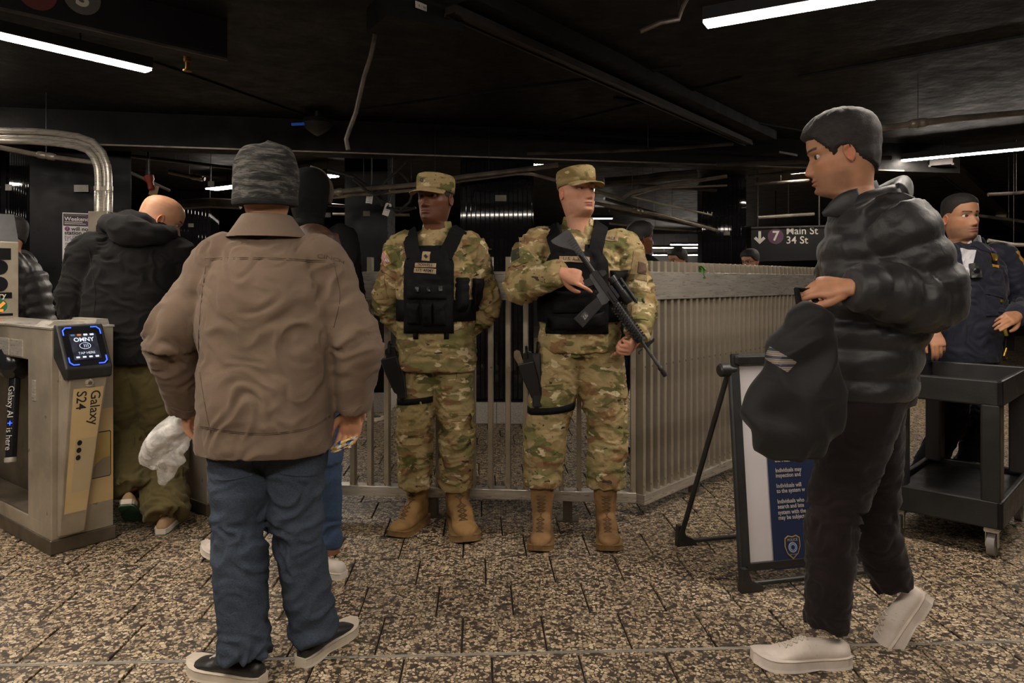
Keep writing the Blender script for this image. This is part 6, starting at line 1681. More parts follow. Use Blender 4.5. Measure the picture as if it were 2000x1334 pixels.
line = lambda PH, Z: Z - np.interp(angd(PH), [0, .9, 1.25, 1.45, 2.0, math.pi], [.062, .05, .0, -.005, -.03, -.06])
hv, hf = hair_shell(line, lambda PH, Z: .0016 + 0 * Z, tex=.0005); link_mesh('hair', xf(Mh, hv), hf, M_HAIRS, t, smooth=True)
patrol_cap(t, Mh, CAMO2, .030)
vest = soldier_vest(t, SJ, J, (1066, 1190, 476, 652), 2)
for xs in (((1094, 505), (1084, 470), (1076, 450), (1072, 444)), ((1158, 505), (1166, 470), (1170, 448), (1172, 442))):
    pts = [SJ.px(*q)[0] for q in xs]; pts = [p for p in pts if p is not None]; top = pts[-1]
    strap(Surf(*jk[3]), 'shoulder_strap', pts + [top + Vector((0, .06, .02)), top + Vector((0, .14, -.01)), top + Vector((0, .20, -.10))], .070, .014, M_VEST, vest, axis=spine(J, .8), off=.014)
ring_strap(Surf(*jk[3]), 'side_wing', spine(J, .38), .22, .14, .010, M_VEST, vest)
SV = surf_of([vest, jo])
SV.patch('rank_patch', 1132, 484, .05, .05, M_TAPE, vest, -4, .004); SV.patch('service_tape', 1122, 506, .15, .030, M_TAPE, vest, -2, .004); SV.text('U.S. AIR', 1116, 506, .024, M_INK, vest, -2, .0048, bold=.0004)
for x, y, w, h, th in ((1122, 590, .24, .11, .022), (1120, 632, .30, .07, .016)): pad(SV, 'pouch', x, y, w, h, th, M_VEST, vest, 2, 12, 12, 8)
pad(SV, 'pouch', 1205, 560, .09, .16, .05, M_VEST, vest, 0, 10, 14, 8)
SJ.patch('service_tape', 1188, 466, .10, .026, M_TAPE, jo, -8, .003); SJ.text('FORCE', 1189, 466, .022, M_INK, jo, -8, .005)
SJ.patch('sleeve_pocket', 1008, 497, .10, .12, CAMO2, jo, 22, .006); SJ.patch('unit_patch', 1006, 497, .06, .06, M_PATCHG, jo, 22, .003, off=.006); SJ.patch('sleeve_pocket', 1250, 520, .09, .14, M_PATCH, jo, -14, .005); SJ.patch('unit_patch', 1253, 524, .05, .06, M_PATCHB, jo, -14, .003, off=.005)
SJ.patch('cuff_tab', 1076, 536, .055, .085, CAMO2, jo, -8, .006); SJ.patch('forearm_pocket', 1250, 610, .075, .09, CAMO2, jo, -2, .006); 
for x in (1244, 1256): SJ.patch('pen_loop', x, 588, .008, .03, M_INK, jo, 0, .005, 2, 4, off=.004)
ST.patch('pocket_flap', 1216, 766, .10, .06, CAMO2, t, -14, .006); ST.patch('pocket_flap', 1072, 742, .09, .06, CAMO2, t, 12, .006); ST.patch('knee_pocket', 1050, 905, .05, .12, CAMO2, t, 4, .006)
ST.seam('fly_seam', [(1141, 672), (1141, 700), (1138, 730)], .002, CAMO2, t)
ring_strap(ST, 'thigh_strap', P(1076, 794, Y2 - .01), .12, .034, .004, M_WEB, t, .014)
holster(t, ST, 1024, 700, Y2 - .095)
mb = MB(); a, b = P(1046, 690, Y2 - .08), P(1050, 795, Y2 - .11); mb.beam(a, b, .05, .035, (0, -1, 0), .006); mb.build('thigh_plate', M_HOLST, t)
mb = MB(); mb.beam(P(1050, 668, Y2 - .03), P(1046, 720, Y2 - .06), .01, .05, (0, -1, 0), .003); mb.build('hip_strap', M_WEB, t)
# sling over the shoulder
pts = [SV.px(x, y)[0] for x, y in ((1092, 452), (1100, 480))]
mb = MB()
# ---------------------------------------------------------------- the rifle itself
M_GUN = pmat('gun_black', (0.010, 0.010, 0.011), (0.022, 0.022, 0.023), 16, 0.38, 0.3, 0.08, 200)
M_GUNG = pmat('gun_grey', (0.04, 0.04, 0.042), (0.065, 0.065, 0.066), 16, 0.45, 0.3, 0.08, 200)
t = thing('rifle', 'black carbine rifle with optic and magazine held muzzle down by the soldier', 'rifle', M=MR)
gun = t
X = lambda a: a * RL
def gp(nm, poly, hw, mat=M_GUN, par=None, bev=.002):
    mb = MB(); mb.prism([(X(a), z) for a, z in poly], -hw, hw); o = mb.build(nm, mat, par or t, world=False)
    if bev: b_ = o.modifiers.new('b', 'BEVEL'); b_.width = bev; b_.segments = 2; b_.limit_method = 'ANGLE'
    return o
gp('stock', [(0.0, .030), (.02, .036), (.175, .028), (.185, .012), (.12, -.004), (.055, -.052), (.02, -.068), (0.0, -.066)], .016, M_GUNG)
mb = MB(); mb.tube([(X(.15), 0, .014), (X(.30), 0, .014)], .0145, 14); bt = mb.build('buffer_tube', M_GUN, t, smooth='auto', world=False)
for i in range(7):
    mb = MB(); mb.box((X(.06 + i * .016), .0165, .010), (X(.008), .003, .030)); mb.build('stock_rib', M_GUN, t, world=False)
up = gp('upper_receiver', [(.285, .032), (.50, .032), (.505, .030), (.505, .002), (.285, .002)], .016)
gp('lower_receiver', [(.285, .004), (.47, .004), (.475, -.020), (.47, -.045), (.405, -.040), (.40, -.022), (.30, -.018), (.285, -.004)], .014, M_GUNG)
gp('magazine', [(.412, -.035), (.472, -.038), (.490, -.10), (.512, -.178), (.440, -.190), (.424, -.11)], .012, M_GUN)
gp('magazine_label', [(.440, -.125), (.474, -.120), (.484, -.150), (.450, -.156)], .0127, M_GUNG, None, 0)
_flat_local('lettering', '97', .026, M_LBL, (X(.465), .0132, -.140), Vector((.25, 0, -1)).normalized(), Vector((1, 0, .25)).normalized(), t, 'CENTER', .0006)
gp('pistol_grip', [(.300, -.015), (.350, -.015), (.335, -.055), (.312, -.105), (.268, -.098), (.290, -.05)], .013)
mb = MB(); mb.tube([(X(.35), 0, -.018), (X(.352), 0, -.042), (X(.375), 0, -.048), (X(.405), 0, -.042), (X(.408), 0, -.022)], .0035, 8); tg = mb.build('trigger_guard', M_GUN, t, smooth='auto', world=False)
mb = MB(); mb.tube([(X(.378), 0, -.018), (X(.374), 0, -.030), (X(.380), 0, -.040)], .003, 6); mb.build('trigger', M_GUN, tg, smooth='auto', world=False)
# handguard with rails
mb = MB(); mb.tube([(X(.505), 0, .014), (X(.76), 0, .014)], .023, 16); hg = mb.build('handguard', M_GUN, t, smooth='auto', world=False)
for sy, sz in ((0, 1), (0, -1), (1, 0), (-1, 0)):
    for i in range(14):
        c = (X(.518 + i * .0172), sy * .026, .014 + sz * .026); sz_ = (X(.0095), .022 if sy == 0 else .008, .022 if sz == 0 else .008)
        mb = MB(); mb.box(c, sz_); mb.build('rail_tooth', M_GUN, hg, world=False)
for i in range(7):
    for sy in (1,):
        mb = MB(); a = X(.525 + i * .034); mb.tube([(a, .0205, -.003), (a, .0228, -.004)], .0058, 10); mb.build('vent_hole', M_INK, hg, smooth='auto', world=False)
mb = MB(); mb.tube([(X(.75), 0, .014), (X(.95), 0, .014)], .0085, 14); br_ = mb.build('barrel', M_GUNG, t, smooth='auto', world=False)
mb = MB(); mb.lathe((X(.935), 0, .014), (X(1.0), 0, .014), [(0, .010), (.1, .0125), (.3, .0125), (.32, .010), (.4, .010), (.42, .0125), (.95, .0125), (1, .009)], 14); mb.build('flash_hider', M_GUN, br_, smooth='auto', world=False)
gp('front_sight', [(.775, .018), (.815, .018), (.806, .040), (.802, .066), (.790, .066), (.785, .04)], .006, M_GUN, br_)
mb = MB(); mb.tube([(X(.79), -.012, .066), (X(.79), .012, .066)], .004, 8); mb.build('sight_ear', M_GUN, br_, smooth='auto', world=False)
mb = MB(); mb.tube([(X(.80), 0, -.004), (X(.80), 0, -.024), (X(.815), 0, -.03)], .004, 8); mb.build('sling_loop', M_GUN, br_, smooth='auto', world=False)
gp('rear_sight', [(.295, .034), (.34, .034), (.338, .062), (.318, .066), (.30, .05)], .012)
# optic on its mount, leaning off the receiver to the top right
gp('optic_mount', [(.40, .034), (.49, .034), (.485, .050), (.405, .050)], .016)
mb = MB(); mb.lathe((X(.365), 0, .072), (X(.545), 0, .072), [(0, .019), (.04, .021), (.2, .021), (.22, .018), (.55, .018), (.57, .022), (.96, .022), (1, .019)], 18); op = mb.build('optic', M_GUN, t, smooth='auto', world=False)
mb = MB(); mb.lathe((X(.45), .0, .09), (X(.45), 0, .105), [(0, .011), (.9, .011), (1, .008)], 12); mb.build('optic_knob', M_GUN, op, smooth='auto', world=False)
mb = MB(); mb.tube([(X(.40), -.002, .102), (X(.56), -.002, .102)], .009, 12); mb.build('aiming_light', M_GUN, op, smooth='auto', world=False)
gp('side_rail', [(.42, .012), (.495, .012), (.495, .030), (.42, .030)], .022, M_GUN)
# sling from stock over the right shoulder
mb = MB(); a = rp(.03, -.02, .0); q = [a, P(1094, 452, Y2 - .16), P(1090, 440, Y2 - .06), P(1088, 438, Y2 + .03)]
pv = catmull([A3(p) for p in q], 6); mb.tube([Vector(p) for p in pv], .010, 6); mb.build('sling', M_WEB, gun, smooth='auto')
# ================================================================ man in the brown jacket, seen from behind
def knit(name, c1, c2):
    n = NT(name); v = n.coords((1, 1, 5)); f = n.noise(v, 15, 3, 0.65, 0.6)
    n.set(Base_Color=n.ramp(f, [(0.40, c1), (0.52, tuple((a + b) / 2 * .7 for a, b in zip(c1, c2))), (0.62, c2)]), Roughness=0.95)
    w = n.n('ShaderNodeTexWave', wave_type='BANDS', bands_direction='Z'); w.inputs['Scale'].default_value = 90; w.inputs['Distortion'].default_value = 1.5
    n.l(n.coords(), w.inputs['Vector']); n.bump(w.outputs['Fac'], 0.6, 0.004); return n.m
M_BROWNJ = m_cloth('brown_canvas', srgb(98, 82, 68), srgb(114, 97, 82), 5, 0.85, 0.45, 10, 0.012, 0.15)
M_BROWNS = m_cloth('brown_stitch', srgb(70, 58, 48), srgb(82, 68, 56), 20)
M_BEANIE = knit('grey_marl_knit', (0.009, 0.009, 0.009), srgb(96, 93, 88))
M_BEANB = knit('black_knit', (0.006, 0.006, 0.006), (0.02, 0.02, 0.02))
M_DEN1 = m_denim('dark_denim', srgb(40, 47, 58), srgb(57, 66, 79), srgb(92, 100, 110))
M_BLKSH = pmat('black_leather', (0.010, 0.010, 0.010), (0.02, 0.019, 0.018), 20, 0.4, 0, 0.2, 150)
M_OFFW = pmat('off_white_rubber', srgb(186, 174, 156), srgb(206, 194, 176), 10, 0.7)
M_WHSH = pmat('white_leather', srgb(196, 184, 172), srgb(216, 204, 192), 12, 0.6, 0, 0.1, 120)
M_WHLACE = pmat('white_lace', srgb(190, 178, 166), srgb(206, 194, 182), 40, 0.9)
YB = 2.44
hl, hr = G(512, 1338), G(588, 1303)
ML, MRt = foot_M(hl, 160, 0, .96), foot_M(hr, 66, 0, .96)
J = dict(pel=P(521, 780, YB), chest=P(523, 600, YB - .01), neck=P(522, 446, YB - .01), cs=.55,
         shL=P(436, 512, YB), shR=P(626, 514, YB), elL=P(334, 664, YB + .02), elR=P(694, 668, YB), wrL=P(362, 797, YB + .16), wrR=P(689, 800, YB + .03),
         hipL=P(468, 800, YB), hipR=P(573, 800, YB), knL=P(466, 1020, YB - .05), knR=P(580, 1020, YB + .01),
         anL=ML @ Vector((.07, 0, .075)), anR=MRt @ Vector((.07, 0, .075)))
t = thing('person', 'person in a brown jacket and grey marl beanie seen from behind', 'person', (J['pel'].x, YB, 0))
for M in (ML, MRt): sneaker(t, M, M_BLKSH, M_OFFW, 'sneaker', M_WHLACE if M is ML else None, sole_t=.034)
tr = trousers(J, (.112, .102, .088, .084, .080), .0075, .015, 21, [(-.04, .175, .13, .135, 2.3), (.08, .18, .13, .135, 2.3), (.22, .18, .13, .13, 2.3)], 1.0, base=.35)
garment('jeans', tr, M_DEN1, t); ST = Surf(tr[0], tr[1])
prof = [(-.30, .222, .175, .185, 2.4), (-.22, .226, .178, .190, 2.4), (.0, .226, .172, .182, 2.4), (.25, .226, .155, .155, 2.4), (.50, .228, .155, .155, 2.4), (.62, .224, .150, .155, 2.3), (.76, .200, .130, .140, 2.2), (.89, .145, .10, .112, 2.1), (1.0, .100, .080, .085, 2.0)]
jk = jacket(J, prof, (.092, .090, .086, .078, .060), .0075, .015, 22, freq=8, base=.45, hot=[(A3(P(600, 640, YB - .15)), .12, .5), (A3(P(470, 800, YB - .15)), .15, .3)])
jo = garment('jacket', jk, M_BROWNJ, t); SJ = Surf(jk[0], jk[1])
for q in ([(400, 505), (470, 503), (560, 505), (672, 512)], [(400, 508), (470, 506), (560, 508), (672, 515)], [(402, 520), (392, 600), (388, 700), (402, 800), (412, 845)], [(392, 832), (450, 842), (520, 846), (600, 836), (645, 812)], [(392, 835), (450, 845), (520, 849), (600, 839), (645, 815)], [(654, 520), (664, 580), (652, 640)]):
    SJ.seam('seam', q, .0013, M_BROWNS, jo)
flat_top_collar(t, J, M_BROWNJ, .088, .082, .045, .0, 60, c=A3(J['neck']) + A3((0, 0, -.002)), flare=.045)
SJ.text('CINCH', 647, 505, .020, M_BROWNS, jo, -12, .0015, bold=.0, squash=1.5)
for x, y, r in ((690, 806, 18), (352, 806, -30)): SJ.patch('cuff_tab', x, y, .07, .03, M_BROWNJ, jo, r, .004)
Mh = head_M(P(521, 358, YB + .02), 180, -4, 0, 1.12)
finish_person(t, J, Mh, dict(skin=SK_TAN, lipc=srgb(150, 90, 80), browc=(.01, .01, .01)),
   [dict(s='R', h=dict(wrist=J['wrR'], d=A3(P(680, 862, YB + .05)) - A3(J['wrR']), n=(.15, 1, .1), thumb_side=1, curls=[(30, 40, 30), (40, 45, 30), (45, 50, 30), (45, 50, 30)], s=1.0)),
    dict(s='L', h=dict(wrist=J['wrL'], d=(.5, .3, -.6), n=(-.6, .5, .2), thumb_side=1, curls=CURL_FIST))], None)
hv, hf = hair_shell(lambda PH, Z: Z + np.interp(angd(PH), [0, 1.3, 1.6, math.pi], [-.06, 0, .01, .035]), lambda PH, Z: .003 + 0 * Z); link_mesh('hair', xf(Mh, hv), hf, M_HAIRB, t, smooth=True)
def beanie(t, Mh, mat, band, lo=-.010, hi=.142, rx=.094, ry=.115, tilt=.0):
    n = 48; a = np.arange(n) * 2 * math.pi / n
    def ring(z, k, inn=0): return np.stack([(rx * k - inn) * np.cos(a), .005 + (ry * k - inn) * np.sin(a), z - tilt * np.sin(a)], 1)
    rings = [ring(lo, .93, .01), ring(lo - .002, .97), ring(lo + .01, 1.0), ring(lo + .05, 1.01), ring(.02, 1.01), ring(.055, .98), ring(.085, .88), ring(hi - .020, .72), ring(hi - .009, .48), ring(hi - .005, .26), ring(hi - .005, .03)]
    arr = catmull([r.ravel() for r in rings], 4); V_, Fc = loft([q.reshape(-1, 3) for q in arr])
    V_ = displace(V_, Fc, pnoise(V_ * np.array([18, 18, 26.0]), 6) * .004)
    b = link_mesh('beanie', xf(Mh, V_), Fc, mat, t, smooth=True)
    V2, F2 = loft([ring(lo - .004, .95, .004), ring(lo - .005, .985), ring(lo + .004, 1.012), ring(lo + .012, 1.012), ring(lo + .014, .97)]); link_mesh('beanie_rim', xf(Mh, V2), F2, band, b, smooth=True)
    return b
beanie(t, Mh, M_BEANIE, M_BEANB, -.066, .128, .094, .112, .012)
ST.patch('back_pocket', 452, 905, .12, .10, M_DEN1, t, 4, .004); ST.patch('back_pocket', 588, 900, .12, .10, M_DEN1, t, -8, .004)
# wrapper in the right hand
M_WRAP = NT('wrapper_print'); _f = M_WRAP.noise(M_WRAP.coords(), 38, 2); M_WRAP.set(Base_Color=M_WRAP.ramp(_f, [(.36, srgb(60, 90, 140)), (.44, srgb(206, 200, 190)), (.55, srgb(220, 170, 40)), (.66, srgb(200, 120, 30))], 'CONSTANT'), Roughness=.35); M_WRAP = M_WRAP.m
wp_ = A3(P(672, 868, YB - .035)); V_, Fc = [], []
nx_, ny_ = 10, 6
for j in range(ny_ + 1):
    for i in range(nx_ + 1):
        u, v = i / nx_ - .5, j / ny_ - .5; V_.append(wp_ + A3((u * .075 + v * .02, .015 * math.sin(u * 9) + .008 * math.sin(v * 14), v * .035 + u * .022)))
W_ = np.array(V_); Fc = [[j * (nx_ + 1) + i, j * (nx_ + 1) + i + 1, (j + 1) * (nx_ + 1) + i + 1, (j + 1) * (nx_ + 1) + i] for j in range(ny_) for i in range(nx_)]
k = len(W_); W2 = np.concatenate([W_, W_ + A3((0, .004, 0))]); Fc = Fc + [[v + k for v in f[::-1]] for f in Fc]
tag(link_mesh('snack_wrapper', W2, Fc, M_WRAP, None, smooth=True), 'crumpled yellow and blue snack wrapper in the brown jacketed person\'s hand', 'wrapper')
# white plastic bag trailing from the left hand
def m_bag():
    n = NT('white_plastic_film'); v = n.coords(); f = n.noise(v, 9, 5, .6, 1.0)
    n.set(Base_Color=srgb(226, 222, 216), Roughness=.3, Alpha=n.ramp(f, [(.35, (.22,) * 3), (.68, (.85,) * 3)]), Transmission_Weight=0.0, Subsurface_Weight=0.0)
    n.bump(n.noise(v, 24, 5, .6, 1.2), .8, .015); return n.m
M_BAG = m_bag()
YG = 2.68
bag_pts = [P(392, 776, YG - .03), P(384, 800, YG), P(356, 828, YG), P(324, 862, YG + .01), P(300, 890, YG + .02), P(282, 905, YG + .02)]
V_, Fc = limb(bag_pts, [(.012, .012), (.035, .03), (.080, .05), (.090, .05), (.062, .035), (.022, .014)], 34, 7, (.6, 0, .8))
V2, F2 = limb([P(335, 855, YG), P(335, 890, YG), P(326, 920, YG + .01), P(316, 944, YG + .01)], [(.06, .04), (.05, .03), (.030, .02), (.008, .008)], 26, 7, (1, 0, 0))
V3, F3 = limb([P(388, 800, YG), P(392, 830, YG - .01), P(398, 862, YG - .01), P(404, 892, YG - .01)], [(.03, .02), (.04, .025), (.025, .02), (.008, .01)], 22, 6, (1, 0, 0))
Vb, Fb = fuse([(V_, Fc), (V2, F2), (V3, F3)], .006, 3)
Vb = displace(Vb, Fb, (ridge(Vb * np.array([16, 16, 16.0]) + pnoise(Vb * 7, 1)[:, None] * 1.5, 2) - .55) * .020 + pnoise(Vb * 45, 5) * .003)
tag(link_mesh('plastic_bag', Vb, Fb, M_BAG, None, smooth=True), 'thin white plastic carrier bag swinging from the brown jacketed person\'s hand', 'bag')

# ================================================================ bald man in a black hoodie walking through the turnstile
M_HOOD = m_cloth('black_fleece', (0.007, 0.0066, 0.0062), (0.012, 0.0115, 0.011), 7, 0.9, 0.5, 12, 0.012, 0.2, sheen=0.03)
M_OLIVE = m_cloth('olive_cotton', srgb(84, 75, 47), srgb(108, 97, 62), 5, 0.9, 0.5, 12, 0.014, 0.2)
M_SAND = pmat('sand_suede', srgb(158, 128, 92), srgb(178, 148, 110), 12, 0.8); M_GREENS = pmat('green_rubber', srgb(24, 74, 46), srgb(34, 90, 58), 12, 0.6)
YH = 3.86
fr = G(314, 1046); MRt = foot_M(fr, 96, 0, .97)
ballL = G(262, 1030); ballL.z = .05; ML = foot_M(ballL + Vector((.05, -.19, 0)), 104, 34, .97)
J = dict(pel=P(258, 690, YH), chest=P(252, 570, YH + .03), neck=P(280, 455, YH + .12), cs=.55,
         shL=P(178, 492, YH + .02), shR=P(342, 500, YH + .14), elL=P(146, 592, YH - .02), elR=P(362, 600, YH + .2), wrL=P(196, 648, YH + .14), wrR=P(300, 640, YH + .36),
         hipL=P(232, 706, YH), hipR=P(288, 706, YH + .03), knL=P(244, 850, YH + .02), knR=P(318, 860, YH + .10), anL=ML @ Vector((.06, 0, .10)), anR=MRt @ Vector((.07, 0, .075)))
t = thing('person', 'bald person in a black hoodie and olive trousers walking away between turnstiles', 'person', (J['pel'].x, YH, 0))
for M in (ML, MRt): sneaker(t, M, M_SAND, M_OFFW, 'sneaker', None, sole_bottom=M_GREENS, sole_t=.034)
tr = trousers(J, (.125, .122, .118, .114, .108), .008, .020, 31, [(-.04, .19, .14, .15, 2.3), (.10, .19, .14, .15, 2.3), (.22, .19, .14, .14, 2.3)]); garment('trousers', tr, M_OLIVE, t)
prof = [(-.08, .205, .155, .155, 2.4), (.0, .222, .165, .165, 2.4), (.25, .228, .165, .165, 2.4), (.50, .232, .165, .165, 2.4), (.72, .235, .155, .165, 2.3), (.86, .215, .13, .15, 2.2), (.95, .15, .10, .11, 2.1), (1.0, .095, .08, .085, 2.0)]
jk = jacket(J, prof, (.105, .100, .092, .080, .062), .008, .016, 32, freq=8); jo = garment('hoodie', jk, M_HOOD, t); SJ = Surf(jk[0], jk[1])
# hood lying on the back
nk = A3(J['neck']); V_, Fc = limb([nk + A3((-.19, -.01, .055)), nk + A3((-.10, -.10, .035)), nk + A3((.0, -.15, .00)), nk + A3((.10, -.12, -.02)), nk + A3((.17, .0, .0))], [(.045, .05), (.062, .075), (.085, .085), (.062, .07), (.035, .04)], 24, 6, (0, 0, 1))
V2, F2 = limb([nk + A3((-.14, -.02, .06)), nk + A3((-.03, -.06, .075)), nk + A3((.07, -.03, .045)), nk + A3((.12, .04, .03))], [(.03, .04), (.045, .06), (.035, .05), (.02, .03)], 20, 5, (0, 0, 1))
Vh, Fh = fuse([(V_, Fc), (V2, F2)], .008, 5); Vh = displace(Vh, Fh, (ridge(Vh * np.array([9, 9, 14.0]), 7) - .5) * .014); link_mesh('hood', Vh, Fh, M_HOOD, jo, smooth=True)
Mh = head_M(P(314, 430, YH + .17), 128, -24, 0, 1.18)
finish_person(t, J, Mh, dict(skin=SK_TAN, lipc=srgb(150, 90, 80), browc=(.02, .015, .01), stub=A3(srgb(120, 92, 74)), stubble=.4),
   [dict(s='L', h=dict(wrist=J['wrL'], d=(.6, .6, -.1), n=(-.3, .2, .9), thumb_side=1, curls=CURL_REL)), dict(s='R', h=dict(wrist=J['wrR'], d=(-.3, .8, 0), n=(.3, .2, .9), thumb_side=-1, curls=CURL_REL))], ((.05, .03, .02),))
mb = MB(); mb.beam(P(188, 628, YH + .06), P(184, 655, YH + .04), .012, .05, (1, 0, 0), .004); tag(mb.build('white_parcel', M_WHITE, None), 'small white parcel held by the bald person in the hoodie', 'parcel')
SJ.seam('shoulder_seam', [(172, 478), (180, 520), (186, 570), (184, 612)], .003, M_HOOD, jo)

# ================================================================ person striding past in a black puffer jacket
M_PUFF = m_cloth('charcoal_puffer_nylon', (0.012, 0.0115, 0.012), (0.019, 0.018, 0.018), 6, 0.48, 0.35, 26, 0.008, 0.05, sheen=0.12, spec=0.4)
M_BLKT = m_cloth('black_trouser_cloth', srgb(24, 18, 18), srgb(34, 26, 26), 6, 0.85, 0.4, 14, 0.01, 0.15)
M_HAIRD = pmat('dark_brown_hair', (0.010, 0.008, 0.007), (0.026, 0.021, 0.019), 70, 0.7, 0, 0.5, 260, (1, 1, 2))
YW = 2.48
MLf = foot_M(G(1656, 1297), 180, 0, 1.06)
ball = Vector((1.375, 2.575, 0)); MRf = foot_M(ball + Vector((.20, .0, 0)), 180, 52, 1.06)
J = dict(pel=P(1692, 770, YW), chest=P(1722, 575, YW), neck=P(1694, 382, YW - .01), cs=.55,
         shL=P(1750, 438, 2.29), shR=P(1706, 438, 2.67), elL=P(1822, 585, 2.25), wrL=P(1662, 562, 2.20), elR=P(1770, 590, 2.72), wrR=P(1610, 568, 2.50),
         hipL=P(1692, 785, 2.40), hipR=P(1698, 785, 2.57), knL=P(1628, 1005, 2.42), knR=P(1704, 1010, 2.58), anL=MLf @ Vector((.07, 0, .12)), anR=MRf @ Vector((.05, 0, .12)))
t = thing('person', 'person in a black puffer jacket and white sneakers striding past with a dark bag', 'person', (J['pel'].x, YW, 0))
for M in (MLf, MRf):
    s_ = sneaker(t, M, M_WHSH, M_WHSH, 'sneaker', M_WHLACE, sole_t=.036)
    for pts in ([(.03, -.045, .06), (.10, -.05, .05), (.15, -.055, .042), (.22, -.06, .045)], [(.205, -.05, .06), (.22, -.03, .075), (.225, 0, .08)]):
        V_, Fc = shoe_upper(SNK, .298, .036); bv_ = bvh_of(V_, Fc); q = []
        for p in catmull([A3(p) for p in pts], 5): h = bv_.find_nearest(Vector(p)); q.append(h[0] + (Vector(p) - h[0]).normalized() * .0006)
        mb = MB(); mb.tube(q, .0015, 5); link_mesh('panel_seam', xf(M, mb.V), mb.F, M_OFFW, s_)
    V_, Fc = text_arrays('N', .045); bv_ = bvh_of(*shoe_upper(SNK, .298, .036)); W_ = []
    for v in V_:
        side = 1 ; p = Vector((.125 - v[0] * 1.0, side * .09, .058 + v[1])); h = bv_.ray_cast(p, Vector((0, -side, 0)), .2); W_.append((h[0] + Vector((0, side * .001, 0))) if h[0] is not None else p)
    link_mesh('side_mark', xf(M, [tuple(w) for w in W_]), Fc, M_OFFW, s_)
tr = trousers(J, (.118, .108, .086, .078, .068), .0075, .010, 41, [(-.04, .16, .14, .15, 2.3), (.08, .17, .15, .15, 2.3), (.22, .17, .15, .15, 2.3)]); garment('trousers', tr, M_BLKT, t)
prof = [(-.03, .20, .175, .135, 2.3), (.04, .215, .19, .150, 2.3), (.25, .23, .20, .155, 2.3), (.50, .24, .205, .17, 2.3), (.70, .245, .19, .20, 2.3), (.84, .225, .15, .18, 2.2), (.93, .165, .11, .13, 2.1), (1.0, .10, .085, .085, 2.0)]
jk = jacket(J, prof, (.110, .106, .098, .088, .062), .0085, .008, 42, puff=(.095, .020), smooth=3, base=.4); jo = garment('puffer_jacket', jk, M_PUFF, t); SJ = Surf(jk[0], jk[1])
nk = A3(J['neck'])
V_, Fc = limb([nk + A3((.06, -.09, -.02)), nk + A3((.12, 0, .02)), nk + A3((.06, .09, -.02)), nk + A3((-.05, .08, -.05)), nk + A3((-.10, .0, -.09)), nk + A3((-.05, -.08, -.05)), nk + A3((.06, -.09, -.02))], [(.05, .03)] * 7, 18, 6, (0, 0, 1)); link_mesh('collar', V_, Fc, M_PUFF, jo, smooth=True)
V_, Fc = limb([nk + A3((-.06, -.075, -.03)), nk + A3((-.12, -.07, -.045)), nk + A3((-.175, -.05, -.07))], [(.05, .012), (.04, .012), (.008, .006)], 18, 6, (0, 0, 1)); link_mesh('lapel', V_, Fc, M_PUFF, jo, smooth=True)
V_, Fc = limb([nk + A3((-.01, 0, -.03)), nk + A3((-.03, 0, .035))], [(.064, .062), (.058, .058)], 20, 2, (1, 0, 0)); link_mesh('shirt_collar', V_, Fc, pmat('dark_blue_shirt', srgb(34, 38, 50), srgb(44, 48, 62), 10, .8), t, smooth=True)
Mh = head_M(P(1644, 300, YW - .02), -112, -10, 0, 1.13)
finish_person(t, J, Mh, dict(skin=SK_OLIVE, lipc=srgb(176, 112, 96), browc=(.015, .01, .008), stub=A3(srgb(110, 80, 62)), stubble=.5),
   [dict(s='L', h=dict(wrist=J['wrL'], d=A3(P(1560, 560, 2.26)) - A3(J['wrL']), n=(-.1, -.75, .65), thumb_side=1, curls=[(25, 30, 20), (32, 38, 25), (38, 42, 28), (42, 45, 30)], thumb=((.8, .5, .3), (1, .1, .3), (1, -.1, .2)), s=1.05)),
    dict(s='R', h=dict(wrist=J['wrR'], d=A3(P(1530, 560, 2.36)) - A3(J['wrR']), n=(-.2, .7, .7), thumb_side=-1, curls=[(40, 50, 30), (45, 55, 30), (50, 55, 30), (50, 55, 30)], s=1.05))], ((.03, .02, .015),))
line = lambda PH, Z: Z - np.interp(angd(PH), [0, .75, 1.05, 1.3, 1.5, 1.75, 2.1, math.pi], [.058, .05, .02, -.018, .012, .0, -.04, -.085])
hv, hf = hair_shell(line, lambda PH, Z: .009 + .014 * np.clip(Z / .1, 0, 1), seed=4, tex=.005); link_mesh('hair', xf(Mh, hv), hf, M_HAIRD, t, smooth=True)
# dark bag hanging from the hands
M_BAGD = m_cloth('black_bag_cloth', (0.007, 0.0068, 0.0068), (0.016, 0.015, 0.015), 5, 0.65, 0.5, 9, 0.012, 0.02, sheen=.08, spec=.25)
YK = 2.20
tb = thing('shoulder_bag', 'slouchy black bag with a striped tag hanging from the striding person\'s hands', 'bag', P(1550, 780, YK))
V_, Fc = limb([P(1598, 606, YK), P(1580, 640, YK), P(1566, 700, YK), P(1552, 780, YK), P(1550, 840, YK), P(1556, 888, YK)], [(.045, .03), (.07, .05), (.115, .075), (.150, .085), (.140, .08), (.085, .05)], 34, 7, (1, 0, 0))
Vb, Fb = fuse([(V_, Fc)], .008, 2); Vb = displace(Vb, Fb, (ridge(Vb * np.array([7, 7, 7.0]) + pnoise(Vb * 4, 1)[:, None], 12) - .55) * .03)
bo = link_mesh('bag_body', Vb, Fb, M_BAGD, tb, smooth=True); SB = Surf(Vb, Fb)
mb = MB(); mb.tube([P(1575, 630, YK), P(1560, 590, YK + .03), P(1556, 566, YK + .06), P(1580, 566, YK + .06), P(1608, 612, YK + .01)], .010, 8); mb.build('handle', M_WEB, tb, smooth='auto')
